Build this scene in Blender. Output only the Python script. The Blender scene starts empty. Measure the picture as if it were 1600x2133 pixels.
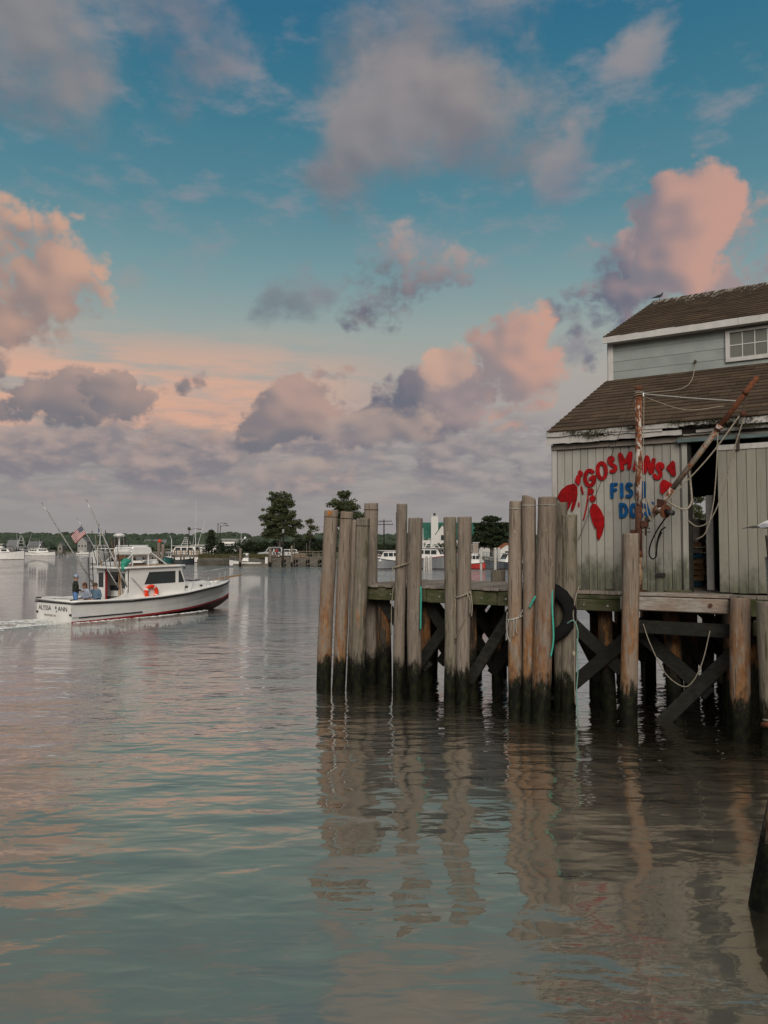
import bpy, bmesh, math, random
import numpy as np
from mathutils import Vector, Matrix, noise as mnoise

random.seed(7)
S = bpy.context.scene
COL = S.collection
R = math.radians

# ------------------------------------------------------------------ camera
EYE = 3.3
cam_d = bpy.data.cameras.new('camera')
cam_d.sensor_fit = 'VERTICAL'
cam_d.sensor_height = 36.0
cam_d.lens = 36.0 * 1600.0 / 2133.0
cam_d.clip_start = 0.05
cam_d.clip_end = 6000.0
cam = bpy.data.objects.new('camera', cam_d)
COL.objects.link(cam)
cam.location = (0, 0, EYE)
cam.rotation_euler = (R(90 + 2.558), 0, 0)
S.camera = cam

# ------------------------------------------------------------------ colour management
S.view_settings.view_transform = 'Standard'
S.view_settings.look = 'None'
S.view_settings.exposure = 0.0
S.view_settings.gamma = 1.0
S.view_settings.use_curve_mapping = False
S.cycles.use_denoising = True
S.cycles.max_bounces = 6
S.cycles.diffuse_bounces = 3
S.cycles.glossy_bounces = 4
S.cycles.transparent_max_bounces = 12
S.cycles.caustics_reflective = False
S.cycles.caustics_refractive = False


def lin(r, g, b):
    f = lambda c: (c / 255 / 12.92) if c / 255 <= 0.04045 else ((c / 255 + 0.055) / 1.055) ** 2.4
    return (f(r), f(g), f(b), 1.0)


class NT:
    """tiny helper for writing node trees"""
    def __init__(self, tree):
        self.t = tree
        self.n = tree.nodes
        self.l = tree.links

    def new(self, typ, **kw):
        nd = self.n.new(typ)
        for k, v in kw.items():
            setattr(nd, k, v)
        return nd

    def put(self, sock, val):
        if val is None:
            return
        if isinstance(val, bpy.types.NodeSocket):
            self.l.new(val, sock)
        elif isinstance(val, (tuple, list)):
            if len(sock.default_value) == 4 and len(val) == 3:
                val = (*val, 1.0)
            sock.default_value = val
        else:
            sock.default_value = val

    def m(self, op, a, b=None, c=None, clamp=False):
        nd = self.new('ShaderNodeMath', operation=op, use_clamp=clamp)
        for i, v in enumerate((a, b, c)):
            if v is not None:
                self.put(nd.inputs[i], v)
        return nd.outputs[0]

    def step(self, v, lo, hi, a=0.0, b=1.0, smooth=True):
        nd = self.new('ShaderNodeMapRange', interpolation_type='SMOOTHSTEP' if smooth else 'LINEAR')
        self.put(nd.inputs[0], v)
        self.put(nd.inputs[1], lo)
        self.put(nd.inputs[2], hi)
        self.put(nd.inputs[3], a)
        self.put(nd.inputs[4], b)
        return nd.outputs[0]

    def mix(self, fac, a, b, blend='MIX'):
        nd = self.new('ShaderNodeMix', data_type='RGBA', blend_type=blend)
        self.put(nd.inputs[0], fac)
        self.put(nd.inputs[6], a)
        self.put(nd.inputs[7], b)
        return nd.outputs[2]

    def noise(self, vec, scale, detail=4.0, rough=0.55, dist=0.0, typ='FBM'):
        nd = self.new('ShaderNodeTexNoise', noise_dimensions='3D')
        self.put(nd.inputs['Vector'], vec)
        self.put(nd.inputs['Scale'], scale)
        self.put(nd.inputs['Detail'], detail)
        self.put(nd.inputs['Roughness'], rough)
        self.put(nd.inputs['Distortion'], dist)
        return nd.outputs[0]

    def voro(self, vec, scale, detail=0.0, rough=0.5, feature='F1', rnd=1.0):
        nd = self.new('ShaderNodeTexVoronoi', feature=feature)
        self.put(nd.inputs['Vector'], vec)
        self.put(nd.inputs['Scale'], scale)
        if 'Detail' in nd.inputs:
            self.put(nd.inputs['Detail'], detail)
            self.put(nd.inputs['Roughness'], rough)
        self.put(nd.inputs['Randomness'], rnd)
        return nd

    def mapping(self, vec, scale=(1, 1, 1), loc=(0, 0, 0), rot=(0, 0, 0)):
        nd = self.new('ShaderNodeMapping')
        self.put(nd.inputs[0], vec)
        self.put(nd.inputs[1], loc)
        self.put(nd.inputs[2], rot)
        self.put(nd.inputs[3], scale)
        return nd.outputs[0]

    def vadd(self, a, b):
        nd = self.new('ShaderNodeVectorMath', operation='ADD')
        self.put(nd.inputs[0], a)
        self.put(nd.inputs[1], b)
        return nd.outputs[0]

    def ramp(self, fac, stops, interp='LINEAR'):
        nd = self.new('ShaderNodeValToRGB')
        cr = nd.color_ramp
        cr.interpolation = interp
        while len(cr.elements) < len(stops):
            cr.elements.new(0.5)
        for e, (p, c) in zip(cr.elements, stops):
            e.position = p
            e.color = c if len(c) == 4 else (*c, 1.0)
        self.put(nd.inputs[0], fac)
        return nd.outputs[0]


# ------------------------------------------------------------------ world: dusk sky with cumulus
SUN_EL, SUN_AZ = 32.0, 180.0        # degrees; azimuth clockwise from +Y: behind the viewer's left shoulder
W = bpy.data.worlds.new('World')
S.world = W
W.use_nodes = True
W.node_tree.nodes.clear()
w = NT(W.node_tree)
tc = w.new('ShaderNodeTexCoord').outputs['Generated']
sep = w.new('ShaderNodeSeparateXYZ')
w.put(sep.inputs[0], tc)
dx_, dy_, dz_ = sep.outputs
az_true = w.m('DEGREES', w.m('ARCTAN2', dx_, dy_))
az = w.m('SUBTRACT', w.m('PINGPONG', w.m('ADD', az_true, 31.0), 62.0), 31.0)   # the same kind of sky all round
el = w.m('DEGREES', w.m('ARCSINE', dz_))

nish = w.new('ShaderNodeTexSky', sky_type='NISHITA')
nish.sun_disc = False
nish.sun_elevation = R(SUN_EL)
nish.sun_rotation = R(SUN_AZ)
nsk = w.mix(1.0, nish.outputs[0], (0.05, 0.05, 0.05, 1), 'MULTIPLY')

clear = w.ramp(w.m('DIVIDE', el, 60.0), [
    (0.000, lin(150, 147, 146)), (0.07, lin(154, 150, 149)), (0.15, lin(168, 159, 155)), (0.21, lin(172, 166, 158)),
    (0.26, lin(156, 167, 162)), (0.32, lin(124, 156, 160)), (0.40, lin(88, 136, 150)), (0.50, lin(63, 121, 142)),
    (0.60, lin(44, 107, 138)), (1.0, lin(42, 94, 122))])
sky = w.mix(0.08, clear, nsk)
# warm afterglow low on the left
glow = w.m('MULTIPLY', w.step(el, 4.5, 9.5), w.step(el, 16.5, 11.5))
glow = w.m('MULTIPLY', glow, w.step(az, 4.0, -12.0))
nzb = w.noise(w.mapping(tc, (3.0, 3.0, 22.0)), 2.0, 5.0, 0.55)
glow = w.m('MULTIPLY', glow, w.step(nzb, 0.30, 0.52))
sky = w.mix(w.m('MULTIPLY', glow, 0.92), sky, lin(216, 170, 147))

vecz = w.mapping(tc, (1, 1, 1.2))
n_big = w.noise(vecz, 9.0, 7.0, 0.58, 0.2)
n_puf = w.noise(vecz, 26.0, 3.0, 0.5)
billow = w.m('ABSOLUTE', w.m('SUBTRACT', n_puf, 0.5))                               # cauliflower edges
edge = w.m('MULTIPLY_ADD', billow, 1.7, w.m('MULTIPLY_ADD', n_big, 2.6, -1.55))
off = w.vadd(vecz, (0.012, -0.003, 0.012))
n_rel = w.noise(vecz, 9.0, 2.0, 0.5, 0.2)
n_rel_b = w.noise(off, 9.0, 2.0, 0.5, 0.2)
relief = w.m('MULTIPLY_ADD', w.m('SUBTRACT', n_rel, n_rel_b), 5.5, w.m('MULTIPLY_ADD', n_big, 1.0, -0.5))
n_soft = w.noise(w.mapping(tc, (1, 1, 1.3), (3.1, 1.7, 0.4)), 7.0, 5.0, 0.58)
soft_edge = w.m('MULTIPLY_ADD', n_soft, 3.4, -1.7)
ae = w.new('ShaderNodeCombineXYZ')
w.put(ae.inputs[0], az)
w.put(ae.inputs[1], el)
ae = ae.outputs[0]

# low grey-mauve cloud, everywhere along the horizon
st = w.noise(w.mapping(tc, (5.0, 5.0, 26.0), (0.7, 0, 0)), 2.2, 6.0, 0.58)
st_a = w.m('MULTIPLY', w.step(el, 11.0, 6.0), w.step(w.m('MULTIPLY_ADD', w.step(el, 10.0, 3.0), 0.20, st), 0.46, 0.58))
low = w.mix(w.step(st, 0.36, 0.64), lin(162, 156, 152), lin(136, 133, 138))
sky = w.mix(w.m('MULTIPLY', st_a, 0.90), sky, low)
# small broken cumulus through the lower sky, pink where they catch the last light
cu_v = w.mapping(tc, (1, 1, 2.1), (0.31, 0.2, 0.0))
cu = w.noise(cu_v, 11.0, 6.0, 0.56)
cu_b = w.noise(w.vadd(cu_v, (0.010, -0.002, 0.020)), 11.0, 3.0, 0.5)
cu_env = w.m('MULTIPLY', w.step(el, 1.5, 5.0), w.step(el, 13.0, 7.0))
cu_a = w.step(w.m('MULTIPLY_ADD', cu_env, 0.16, cu), 0.575, 0.68)
cu_l = w.step(w.m('SUBTRACT', cu, cu_b), -0.10, 0.13)
cu_c = w.mix(cu_l, lin(128, 125, 132), w.mix(w.step(az, -4.0, 12.0), lin(172, 154, 148), lin(162, 155, 152)))
sky = w.mix(w.m('MULTIPLY', w.m('MULTIPLY', cu_a, cu_env), 0.92), sky, cu_c)
# faint high wisps
ws = w.noise(w.mapping(tc, (2.0, 2.0, 5.0), (0, 0, 0), (0, 0.5, 0)), 5.0, 6.0, 0.6)
ws_a = w.m('MULTIPLY', w.m('MULTIPLY', w.step(ws, 0.47, 0.70), w.step(el, 15.0, 24.0)), 0.6)
sky = w.mix(ws_a, sky, lin(146, 144, 152))
sky = w.mix(w.step(el, 5.5, 1.0, 0.0, 0.85), sky, lin(150, 146, 145))

PINK, ROSE, PEACH = lin(194, 153, 140), lin(172, 145, 139), lin(200, 160, 140)
# azimuth, elevation, half width, half height, tilt, softness, opacity, shade colour, lit colour, lit from (right, up), lit bias, roughness of outline
CLOUDS = [
    # high, soft grey banks
    (-25.6, 31.5, 10.0, 7.6, 0, 1.1, 0.94, lin(112, 116, 125), lin(144, 141, 142), 0.5, 0.7, 0.1, 0.42),
    (-13.6, 33.0, 6.0, 7.4, -20, 1.3, 0.80, lin(108, 115, 129), lin(140, 137, 145), 0.5, 0.5, 0.0, 0.7),
    (5.0, 34.6, 12.0, 7.0, 12, 1.0, 0.92, lin(116, 118, 126), lin(142, 141, 144), 0.5, 0.7, 0.0, 0.32),
    (0.9, 29.2, 8.4, 6.0, 34, 0.9, 0.92, lin(116, 117, 125), lin(146, 141, 143), 0.6, 0.6, 0.1, 0.38),
    (9.6, 30.4, 7.4, 7.0, 30, 0.9, 0.88, lin(120, 119, 127), lin(152, 145, 143), 0.6, 0.6, 0.1, 0.38),
    (18.4, 31.8, 4.4, 2.0, 28, 1.0, 0.75, lin(124, 127, 139), lin(160, 150, 149), 0.6, 0.6, 0.1, 0.6),
    (13.4, 27.0, 5.2, 2.2, 52, 1.2, 0.66, lin(118, 127, 141), lin(154, 146, 147), 0.6, 0.6, 0.1, 0.8),
    # big pink tower on the left
    (-26.2, 17.5, 7.6, 6.4, 0, 0.45, 0.96, lin(142, 127, 126), PEACH, 0.15, 0.6, 0.0, 0.42),
    (-18.8, 18.3, 2.0, 1.7, 10, 1.3, 0.4, lin(136, 135, 141), ROSE, 0.3, 0.6, 0.1, 0.8),
    # right-hand tower, shaded on its left
    (26.0, 19.2, 8.6, 6.0, 10, 0.6, 0.93, lin(140, 133, 140), PINK, 0.5, 0.5, -0.2, 0.55),
    (17.8, 18.6, 7.6, 4.5, 38, 0.45, 0.96, lin(106, 109, 125), lin(186, 154, 147), 1.0, 0.1, -0.10, 0.42),
    (21.6, 21.2, 5.0, 6.4, -28, 0.40, 0.97, lin(128, 124, 133), PINK, 0.7, 0.35, 0.0, 0.42),
    # mid grey drifting cloud
    (-7.4, 17.4, 4.0, 2.3, 20, 1.1, 0.75, lin(104, 115, 125), lin(138, 137, 143), 0.6, 0.5, -0.2, 0.8),
    (0.9, 19.3, 8.4, 3.5, 22, 0.65, 0.95, lin(104, 105, 119), lin(166, 152, 149), 0.75, 0.55, -0.10, 0.55),
    # pink tower in the middle with its dark skirt
    (14.4, 14.2, 3.4, 1.8, 10, 0.9, 0.85, lin(116, 117, 133), lin(152, 145, 149), 0.4, 0.6, -0.1, 0.6),
    (4.2, 11.1, 8.0, 3.1, 12, 0.40, 0.96, lin(104, 107, 121), lin(162, 144, 143), 0.8, 0.4, -0.1, 0.42),
    (9.9, 13.2, 4.7, 5.3, -14, 0.40, 0.97, lin(146, 134, 136), lin(198, 156, 140), 0.6, 0.4, 0.0, 0.42),
    (5.0, 13.2, 2.8, 2.0, 8, 0.4, 0.95, lin(150, 138, 138), lin(200, 164, 147), 0.2, 0.6, 0.15, 0.42),
    # silhouettes against the afterglow
    (-23.2, 10.1, 4.4, 2.7, 6, 0.35, 0.95, lin(118, 117, 124), lin(168, 146, 139), 0.2, 0.5, -0.15, 0.62),
    (-18.4, 10.5, 3.8, 2.2, -8, 0.35, 0.95, lin(118, 117, 124), lin(168, 146, 139), 0.2, 0.5, -0.15, 0.66),
    (-14.6, 11.8, 3.4, 1.5, 35, 0.6, 0.9, lin(116, 115, 123), lin(156, 138, 135), 0.2, 0.5, -0.1, 0.7),
    (-27.2, 12.4, 2.0, 1.5, 0, 0.6, 0.9, lin(122, 119, 125), lin(156, 138, 135), 0.2, 0.5, -0.1, 0.6),
    (-6.3, 10.3, 6.8, 2.8, 24, 0.40, 0.95, lin(118, 117, 125), lin(176, 150, 141), 0.5, 0.5, -0.05, 0.6),
    (-14.6, 7.9, 4.6, 1.6, 4, 0.6, 0.9, lin(128, 125, 132), lin(186, 157, 143), 0.3, 0.6, 0.05, 0.5),
    (-0.4, 8.8, 5.4, 2.2, 10, 0.6, 0.92, lin(118, 117, 127), lin(174, 154, 145), 0.5, 0.5, 0.0, 0.5),
    (-7.5, 5.4, 5.5, 1.5, 6, 0.7, 0.85, lin(132, 129, 136), lin(174, 158, 149), 0.5, 0.6, 0.05, 0.55),
    (18.5, 9.4, 8.5, 2.6, 12, 0.8, 0.85, lin(128, 125, 137), lin(182, 166, 159), 0.4, 0.6, 0.0, 0.55),
]
for (cx, cy, rx, ry, rot, soft, opa, dk, lt, lx, ly, lb, rough) in CLOUDS:
    mp = w.new('ShaderNodeMapping', vector_type='TEXTURE')
    w.put(mp.inputs[0], ae)
    mp.inputs[1].default_value = (cx, cy, 0)
    mp.inputs[2].default_value = (0, 0, R(rot))
    mp.inputs[3].default_value = (rx, ry, 1)
    q = mp.outputs[0]
    d2 = w.new('ShaderNodeVectorMath', operation='DOT_PRODUCT')
    w.put(d2.inputs[0], q)
    w.put(d2.inputs[1], q)
    f = w.m('MULTIPLY_ADD', edge if soft < 0.85 else soft_edge, rough * 2.3, w.m('SUBTRACT', 0.80, d2.outputs['Value']))
    a = w.step(f, 0.0, soft, 0.0, opa)
    ld = w.new('ShaderNodeVectorMath', operation='DOT_PRODUCT')
    w.put(ld.inputs[0], q)
    ld.inputs[1].default_value = (lx, ly, 0)
    lit = w.step(w.m('MULTIPLY_ADD', relief, 0.8 if soft < 0.85 else 0.4, ld.outputs['Value']), -0.65 - lb, 0.65 - lb)
    sky = w.mix(a, sky, w.mix(lit, dk, lt))
# cloud overhead, out of view, brightened so the water reflects grey
veil = w.m('MULTIPLY', w.step(el, 35.0, 50.0), w.step(n_soft, 0.18, 0.50))
sky = w.mix(w.m('MULTIPLY', veil, 0.92), sky, w.mix(w.step(n_soft, 0.35, 0.65), lin(186, 182, 176), lin(158, 156, 156)))
# below the horizon
sky = w.mix(w.step(el, -0.3, -3.0), sky, (0.12, 0.12, 0.115, 1))
bg = w.new('ShaderNodeBackground')
w.put(bg.inputs[0], sky)
bg.inputs[1].default_value = 1.0
wo = w.new('ShaderNodeOutputWorld')
w.l.new(bg.outputs[0], wo.inputs[0])
W.cycles.sampling_method = 'NONE'

# ------------------------------------------------------------------ sun: low, very soft dusk light
sun_d = bpy.data.lights.new('sun', 'SUN')
sun_d.energy = 2.4
sun_d.angle = R(40)
sun_d.color = (1.0, 0.92, 0.82)
sun = bpy.data.objects.new('sun', sun_d)
COL.objects.link(sun)
sd = Vector((math.sin(R(SUN_AZ)) * math.cos(R(SUN_EL)), math.cos(R(SUN_AZ)) * math.cos(R(SUN_EL)), math.sin(R(SUN_EL))))
sun.rotation_euler = (-sd).to_track_quat('-Z', 'Y').to_euler()
sun.location = sd * 60

# ------------------------------------------------------------------ mesh helpers
class MB:
    """collects shapes; build() links them as one mesh object"""
    def __init__(self):
        self.v, self.f, self.mi = [], [], []

    def add(self, vs, fs, mi=0):
        o = len(self.v)
        self.v.extend([tuple(p) for p in vs])
        self.f.extend([tuple(i + o for i in q) for q in fs])
        self.mi.extend([mi] * len(fs))
        return self

    def box(self, c, size, ax=None, mi=0):
        """box centred on c; ax = three axis vectors"""
        ax = ax or (Vector((1, 0, 0)), Vector((0, 1, 0)), Vector((0, 0, 1)))
        c = Vector(c)
        h = [a * (s / 2) for a, s in zip(ax, size)]
        vs = [c + h[0] * i + h[1] * j + h[2] * k for k in (-1, 1) for j in (-1, 1) for i in (-1, 1)]
        return self.add(vs, [(0, 2, 3, 1), (4, 5, 7, 6), (0, 1, 5, 4), (2, 6, 7, 3), (0, 4, 6, 2), (1, 3, 7, 5)], mi)

    def bar(self, a, b, wd, th, up=(0, 0, 1), mi=0):
        """rectangular beam from a to b"""
        a, b = Vector(a), Vector(b)
        d = (b - a)
        L = d.length
        d.normalize()
        up = Vector(up)
        sx = d.cross(up)
        if sx.length < 1e-4:
            sx = d.cross(Vector((1, 0, 0)))
        sx.normalize()
        uz = sx.cross(d)
        return self.box((a + b) / 2, (L, wd, th), (d, sx, uz), mi)

    def tube(self, pts, r, n=8, caps=True, mi=0):
        pts = [Vector(p) for p in pts]
        rs = r if isinstance(r, (list, tuple)) else [r] * len(pts)
        vs, fs = [], []
        ref = None
        for i, p in enumerate(pts):
            d = (pts[min(i + 1, len(pts) - 1)] - pts[max(i - 1, 0)])
            if d.length < 1e-9:
                d = Vector((0, 0, 1))
            d.normalize()
            if ref is None:
                ref = Vector((0, 0, 1)) if abs(d.z) < 0.9 else Vector((1, 0, 0))
            s_ = d.cross(ref).normalized()
            t_ = s_.cross(d).normalized()
            ref = t_
            for k in range(n):
                a = 2 * math.pi * k / n
                vs.append(p + (s_ * math.cos(a) + t_ * math.sin(a)) * rs[i])
        for i in range(len(pts) - 1):
            for k in range(n):
                fs.append((i * n + k, i * n + (k + 1) % n, (i + 1) * n + (k + 1) % n, (i + 1) * n + k))
        if caps:
            fs.append(tuple(range(n - 1, -1, -1)))
            fs.append(tuple((len(pts) - 1) * n + k for k in range(n)))
        return self.add(vs, fs, mi)

    def prism(self, poly, fn, d0, d1, mi=0):
        """polygon (list of 2d) pushed from depth d0 to d1, fn(a, b, depth) -> point"""
        n = len(poly)
        vs = [fn(a, b, d0) for a, b in poly] + [fn(a, b, d1) for a, b in poly]
        fs = [tuple(range(n - 1, -1, -1)), tuple(range(n, 2 * n))]
        fs += [(i, (i + 1) % n, n + (i + 1) % n, n + i) for i in range(n)]
        return self.add(vs, fs, mi)

    def ball(self, c, rad, seg=10, rings=6, mi=0):
        c = Vector(c)
        rad = rad if isinstance(rad, (tuple, list)) else (rad,) * 3
        vs = [c + Vector((0, 0, -rad[2]))]
        for i in range(1, rings):
            ph = -math.pi / 2 + math.pi * i / rings
            for k in range(seg):
                a = 2 * math.pi * k / seg
                vs.append(c + Vector((math.cos(a) * math.cos(ph) * rad[0], math.sin(a) * math.cos(ph) * rad[1], math.sin(ph) * rad[2])))
        vs.append(c + Vector((0, 0, rad[2])))
        fs = []
        for k in range(seg):
            fs.append((0, 1 + (k + 1) % seg, 1 + k))
            fs.append((len(vs) - 1, 1 + (rings - 2) * seg + k, 1 + (rings - 2) * seg + (k + 1) % seg))
        for i in range(rings - 2):
            for k in range(seg):
                fs.append((1 + i * seg + k, 1 + i * seg + (k + 1) % seg, 1 + (i + 1) * seg + (k + 1) % seg, 1 + (i + 1) * seg + k))
        return self.add(vs, fs, mi)

    def torus(self, c, ax, Rr, r, n=24, k=8, mi=0, a0=0.0, a1=2 * math.pi):
        c = Vector(c)
        ax = Vector(ax).normalized()
        e1 = ax.orthogonal().normalized()
        if abs(ax.z) < 0.9:
            e1 = Vector((0, 0, 1)) - ax * ax.z
            e1.normalize()
        e2 = ax.cross(e1)
        full = abs(a1 - a0 - 2 * math.pi) < 1e-6
        m_ = n if full else n + 1
        vs, fs = [], []
        for i in range(m_):
            a = a0 + (a1 - a0) * i / n
            d = e1 * math.cos(a) + e2 * math.sin(a)
            for j in range(k):
                b = 2 * math.pi * j / k
                vs.append(c + d * (Rr + r * math.cos(b)) + ax * (r * math.sin(b)))
        for i in range(n):
            i2 = (i + 1) % m_
            for j in range(k):
                fs.append((i * k + j, i * k + (j + 1) % k, i2 * k + (j + 1) % k, i2 * k + j))
        return self.add(vs, fs, mi)

    def mesh(self, name, mats, origin=(0, 0, 0), smooth=False):
        o = Vector(origin)
        me = bpy.data.meshes.new(name)
        me.from_pydata([tuple(Vector(p) - o) for p in self.v], [], self.f)
        mats = mats if isinstance(mats, (list, tuple)) else [mats]
        for mt in mats:
            me.materials.append(mt)
        if len(mats) > 1:
            me.polygons.foreach_set('material_index', self.mi)
        if smooth:
            me.polygons.foreach_set('use_smooth', [True] * len(me.polygons))
        me.update()
        return me

    def build(self, name, mats, parent=None, origin=None, smooth=False, bevel=0.0):
        """world-space shapes; parent is an object made by thing() or an earlier build()"""
        if origin is None:
            origin = ORIGIN.get(parent.name, Vector((0, 0, 0))) if parent else Vector((0, 0, 0))
        me = self.mesh(name, mats, origin, smooth)
        o = bpy.data.objects.new(name, me)
        COL.objects.link(o)
        if parent:
            o.parent = parent
            ORIGIN[o.name] = Vector(origin)
        else:
            o.location = origin
            ORIGIN[o.name] = Vector(origin)
        if bevel:
            md = o.modifiers.new('bevel', 'BEVEL')
            md.width = bevel
            md.segments = 1
            md.limit_method = 'ANGLE'
        return o


ORIGIN = {}


def tag(o, label=None, cat=None, group=None, kind=None):
    if label:
        o['label'] = label
    if cat:
        o['category'] = cat
    if group:
        o['group'] = group
    if kind:
        o['kind'] = kind
    return o


def thing(name, label, cat, loc=(0, 0, 0), rot=(0, 0, 0), group=None, local=False):
    """an Empty at the base of a thing; local=True means its parts are given in its own frame"""
    o = bpy.data.objects.new(name, None)
    o.empty_display_size = 0.3
    COL.objects.link(o)
    o.location = loc
    o.rotation_euler = rot
    tag(o, label, cat, group)
    ORIGIN[o.name] = Vector((0, 0, 0)) if local else Vector(loc)
    return o


def spline(pts, n=8):
    """Catmull-Rom through the points"""
    P = [Vector(p) for p in pts]
    if len(P) < 3:
        return [P[0].lerp(P[-1], i / n) for i in range(n + 1)]
    Q = [P[0] * 2 - P[1]] + P + [P[-1] * 2 - P[-2]]
    out = []
    for i in range(1, len(Q) - 2):
        a, b, c, d = Q[i - 1:i + 3]
        for k in range(n):
            t = k / n
            out.append(0.5 * ((2 * b) + (c - a) * t + (2 * a - 5 * b + 4 * c - d) * t * t + (3 * b - a - 3 * c + d) * t ** 3))
    out.append(P[-1])
    return out


def sag(a, b, drop, n=12):
    a, b = Vector(a), Vector(b)
    return [a.lerp(b, i / n) - Vector((0, 0, drop * 4 * (i / n) * (1 - i / n))) for i in range(n + 1)]


# pier frame: t runs along the pier (to the left and away), s runs into the pier, z up from the water
PU = Vector((-0.848, 0.530, 0)).normalized()
PV = Vector((PU.y, -PU.x, 0))
PO = Vector((4.845, 15.2, 0))


def P(t, s, z):
    return PO + PU * t + PV * s + Vector((0, 0, z))


PAX = (PU, PV, Vector((0, 0, 1)))


def far(px, D, z=0.0):
    """a spot D metres out, px measured along the far shore"""
    return Vector(((px - 800) / 1600.0 * D, D, z))


# ------------------------------------------------------------------ materials
MATS = {}


def newmat(name):
    mt = bpy.data.materials.new(name)
    mt.use_nodes = True
    mt.node_tree.nodes.clear()
    n = NT(mt.node_tree)
    out = n.new('ShaderNodeOutputMaterial')
    pr = n.new('ShaderNodeBsdfPrincipled')
    n.l.new(pr.outputs[0], out.inputs[0])
    MATS[name] = mt
    return mt, n, pr, out


def coords(n, kind='Object', rnd=True):
    c = n.new('ShaderNodeTexCoord').outputs[kind]
    if rnd:
        oi = n.new('ShaderNodeObjectInfo').outputs['Random']
        cmb = n.new('ShaderNodeCombineXYZ')
        k = n.m('MULTIPLY', oi, 37.0)
        for i in range(3):
            n.put(cmb.inputs[i], k)
        c = n.vadd(c, cmb.outputs[0])
    return c


def pos_z(n):
    g = n.new('ShaderNodeNewGeometry').outputs['Position']
    sp = n.new('ShaderNodeSeparateXYZ')
    n.put(sp.inputs[0], g)
    return g, sp.outputs


def bump(n, pr, h, strength=0.4, dist=0.01):
    b = n.new('ShaderNodeBump')
    n.put(b.inputs['Height'], h)
    b.inputs['Strength'].default_value = strength
    b.inputs['Distance'].default_value = dist
    n.l.new(b.outputs[0], pr.inputs['Normal'])


def plain(name, col, rough=0.6, var=0.12, metal=0.0, scale=6.0, spec=0.4, coat=0.0):
    """one paint with a little blotchy wear"""
    mt, n, pr, out = newmat(name)
    c = coords(n)
    nz = n.noise(c, scale, 6.0, 0.6)
    a = tuple(max(0, x * (1 - var * 1.6)) for x in col[:3])
    b = tuple(min(1, x * (1 + var)) for x in col[:3])
    oi = n.new('ShaderNodeObjectInfo').outputs['Random']
    col_ = n.mix(n.step(nz, 0.3, 0.7), (*a, 1), (*b, 1))
    hs = n.new('ShaderNodeHueSaturation')
    n.put(hs.inputs['Value'], n.step(oi, 0, 1, 1 - var, 1 + var, False))
    n.put(hs.inputs['Color'], col_)
    n.put(pr.inputs['Base Color'], hs.outputs[0])
    n.put(pr.inputs['Roughness'], n.step(nz, 0.2, 0.8, rough * 0.85, min(1, rough * 1.15), False))
    pr.inputs['Metallic'].default_value = metal
    pr.inputs['Specular IOR Level'].default_value = spec
    pr.inputs['Coat Weight'].default_value = coat
    return mt


def wood(name, cols, stretch=(14, 14, 1.2), moss=0.0, rough=0.9, streak=0.5, var=0.2, bstr=0.5, bdist=0.012, axis_fix=None):
    mt, n, pr, out = newmat(name)
    c = coords(n)
    g = n.mapping(c, stretch)
    fine = n.noise(g, 2.2, 7.0, 0.65, 0.4)
    big = n.noise(c, 1.3, 4.0, 0.55)
    col = n.mix(n.step(fine, 0.32, 0.68), cols[0], cols[1])
    col = n.mix(n.step(big, 0.42, 0.7, 0, streak), col, cols[2])
    if moss:
        mz = n.noise(n.mapping(c, (2, 2, 3)), 1.5, 6.0, 0.6)
        col = n.mix(n.step(mz, 0.62 - moss * 0.4, 0.85 - moss * 0.4, 0, 0.85), col, (0.040, 0.050, 0.016, 1))
    dk = n.noise(g, 5.5, 4.0, 0.7)
    col = n.mix(n.step(dk, 0.60, 0.74, 0, 0.75), col, (0.020, 0.016, 0.012, 1))
    oi = n.new('ShaderNodeObjectInfo').outputs['Random']
    hs = n.new('ShaderNodeHueSaturation')
    n.put(hs.inputs['Value'], n.step(oi, 0, 1, 1 - var, 1 + var, False))
    n.put(hs.inputs['Color'], col)
    n.put(pr.inputs['Base Color'], hs.outputs[0])
    pr.inputs['Roughness'].default_value = rough
    pr.inputs['Specular IOR Level'].default_value = 0.25
    bump(n, pr, n.m('SUBTRACT', fine, n.step(dk, 0.58, 0.70, 0, 0.8)), bstr, bdist)
    return mt


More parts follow.
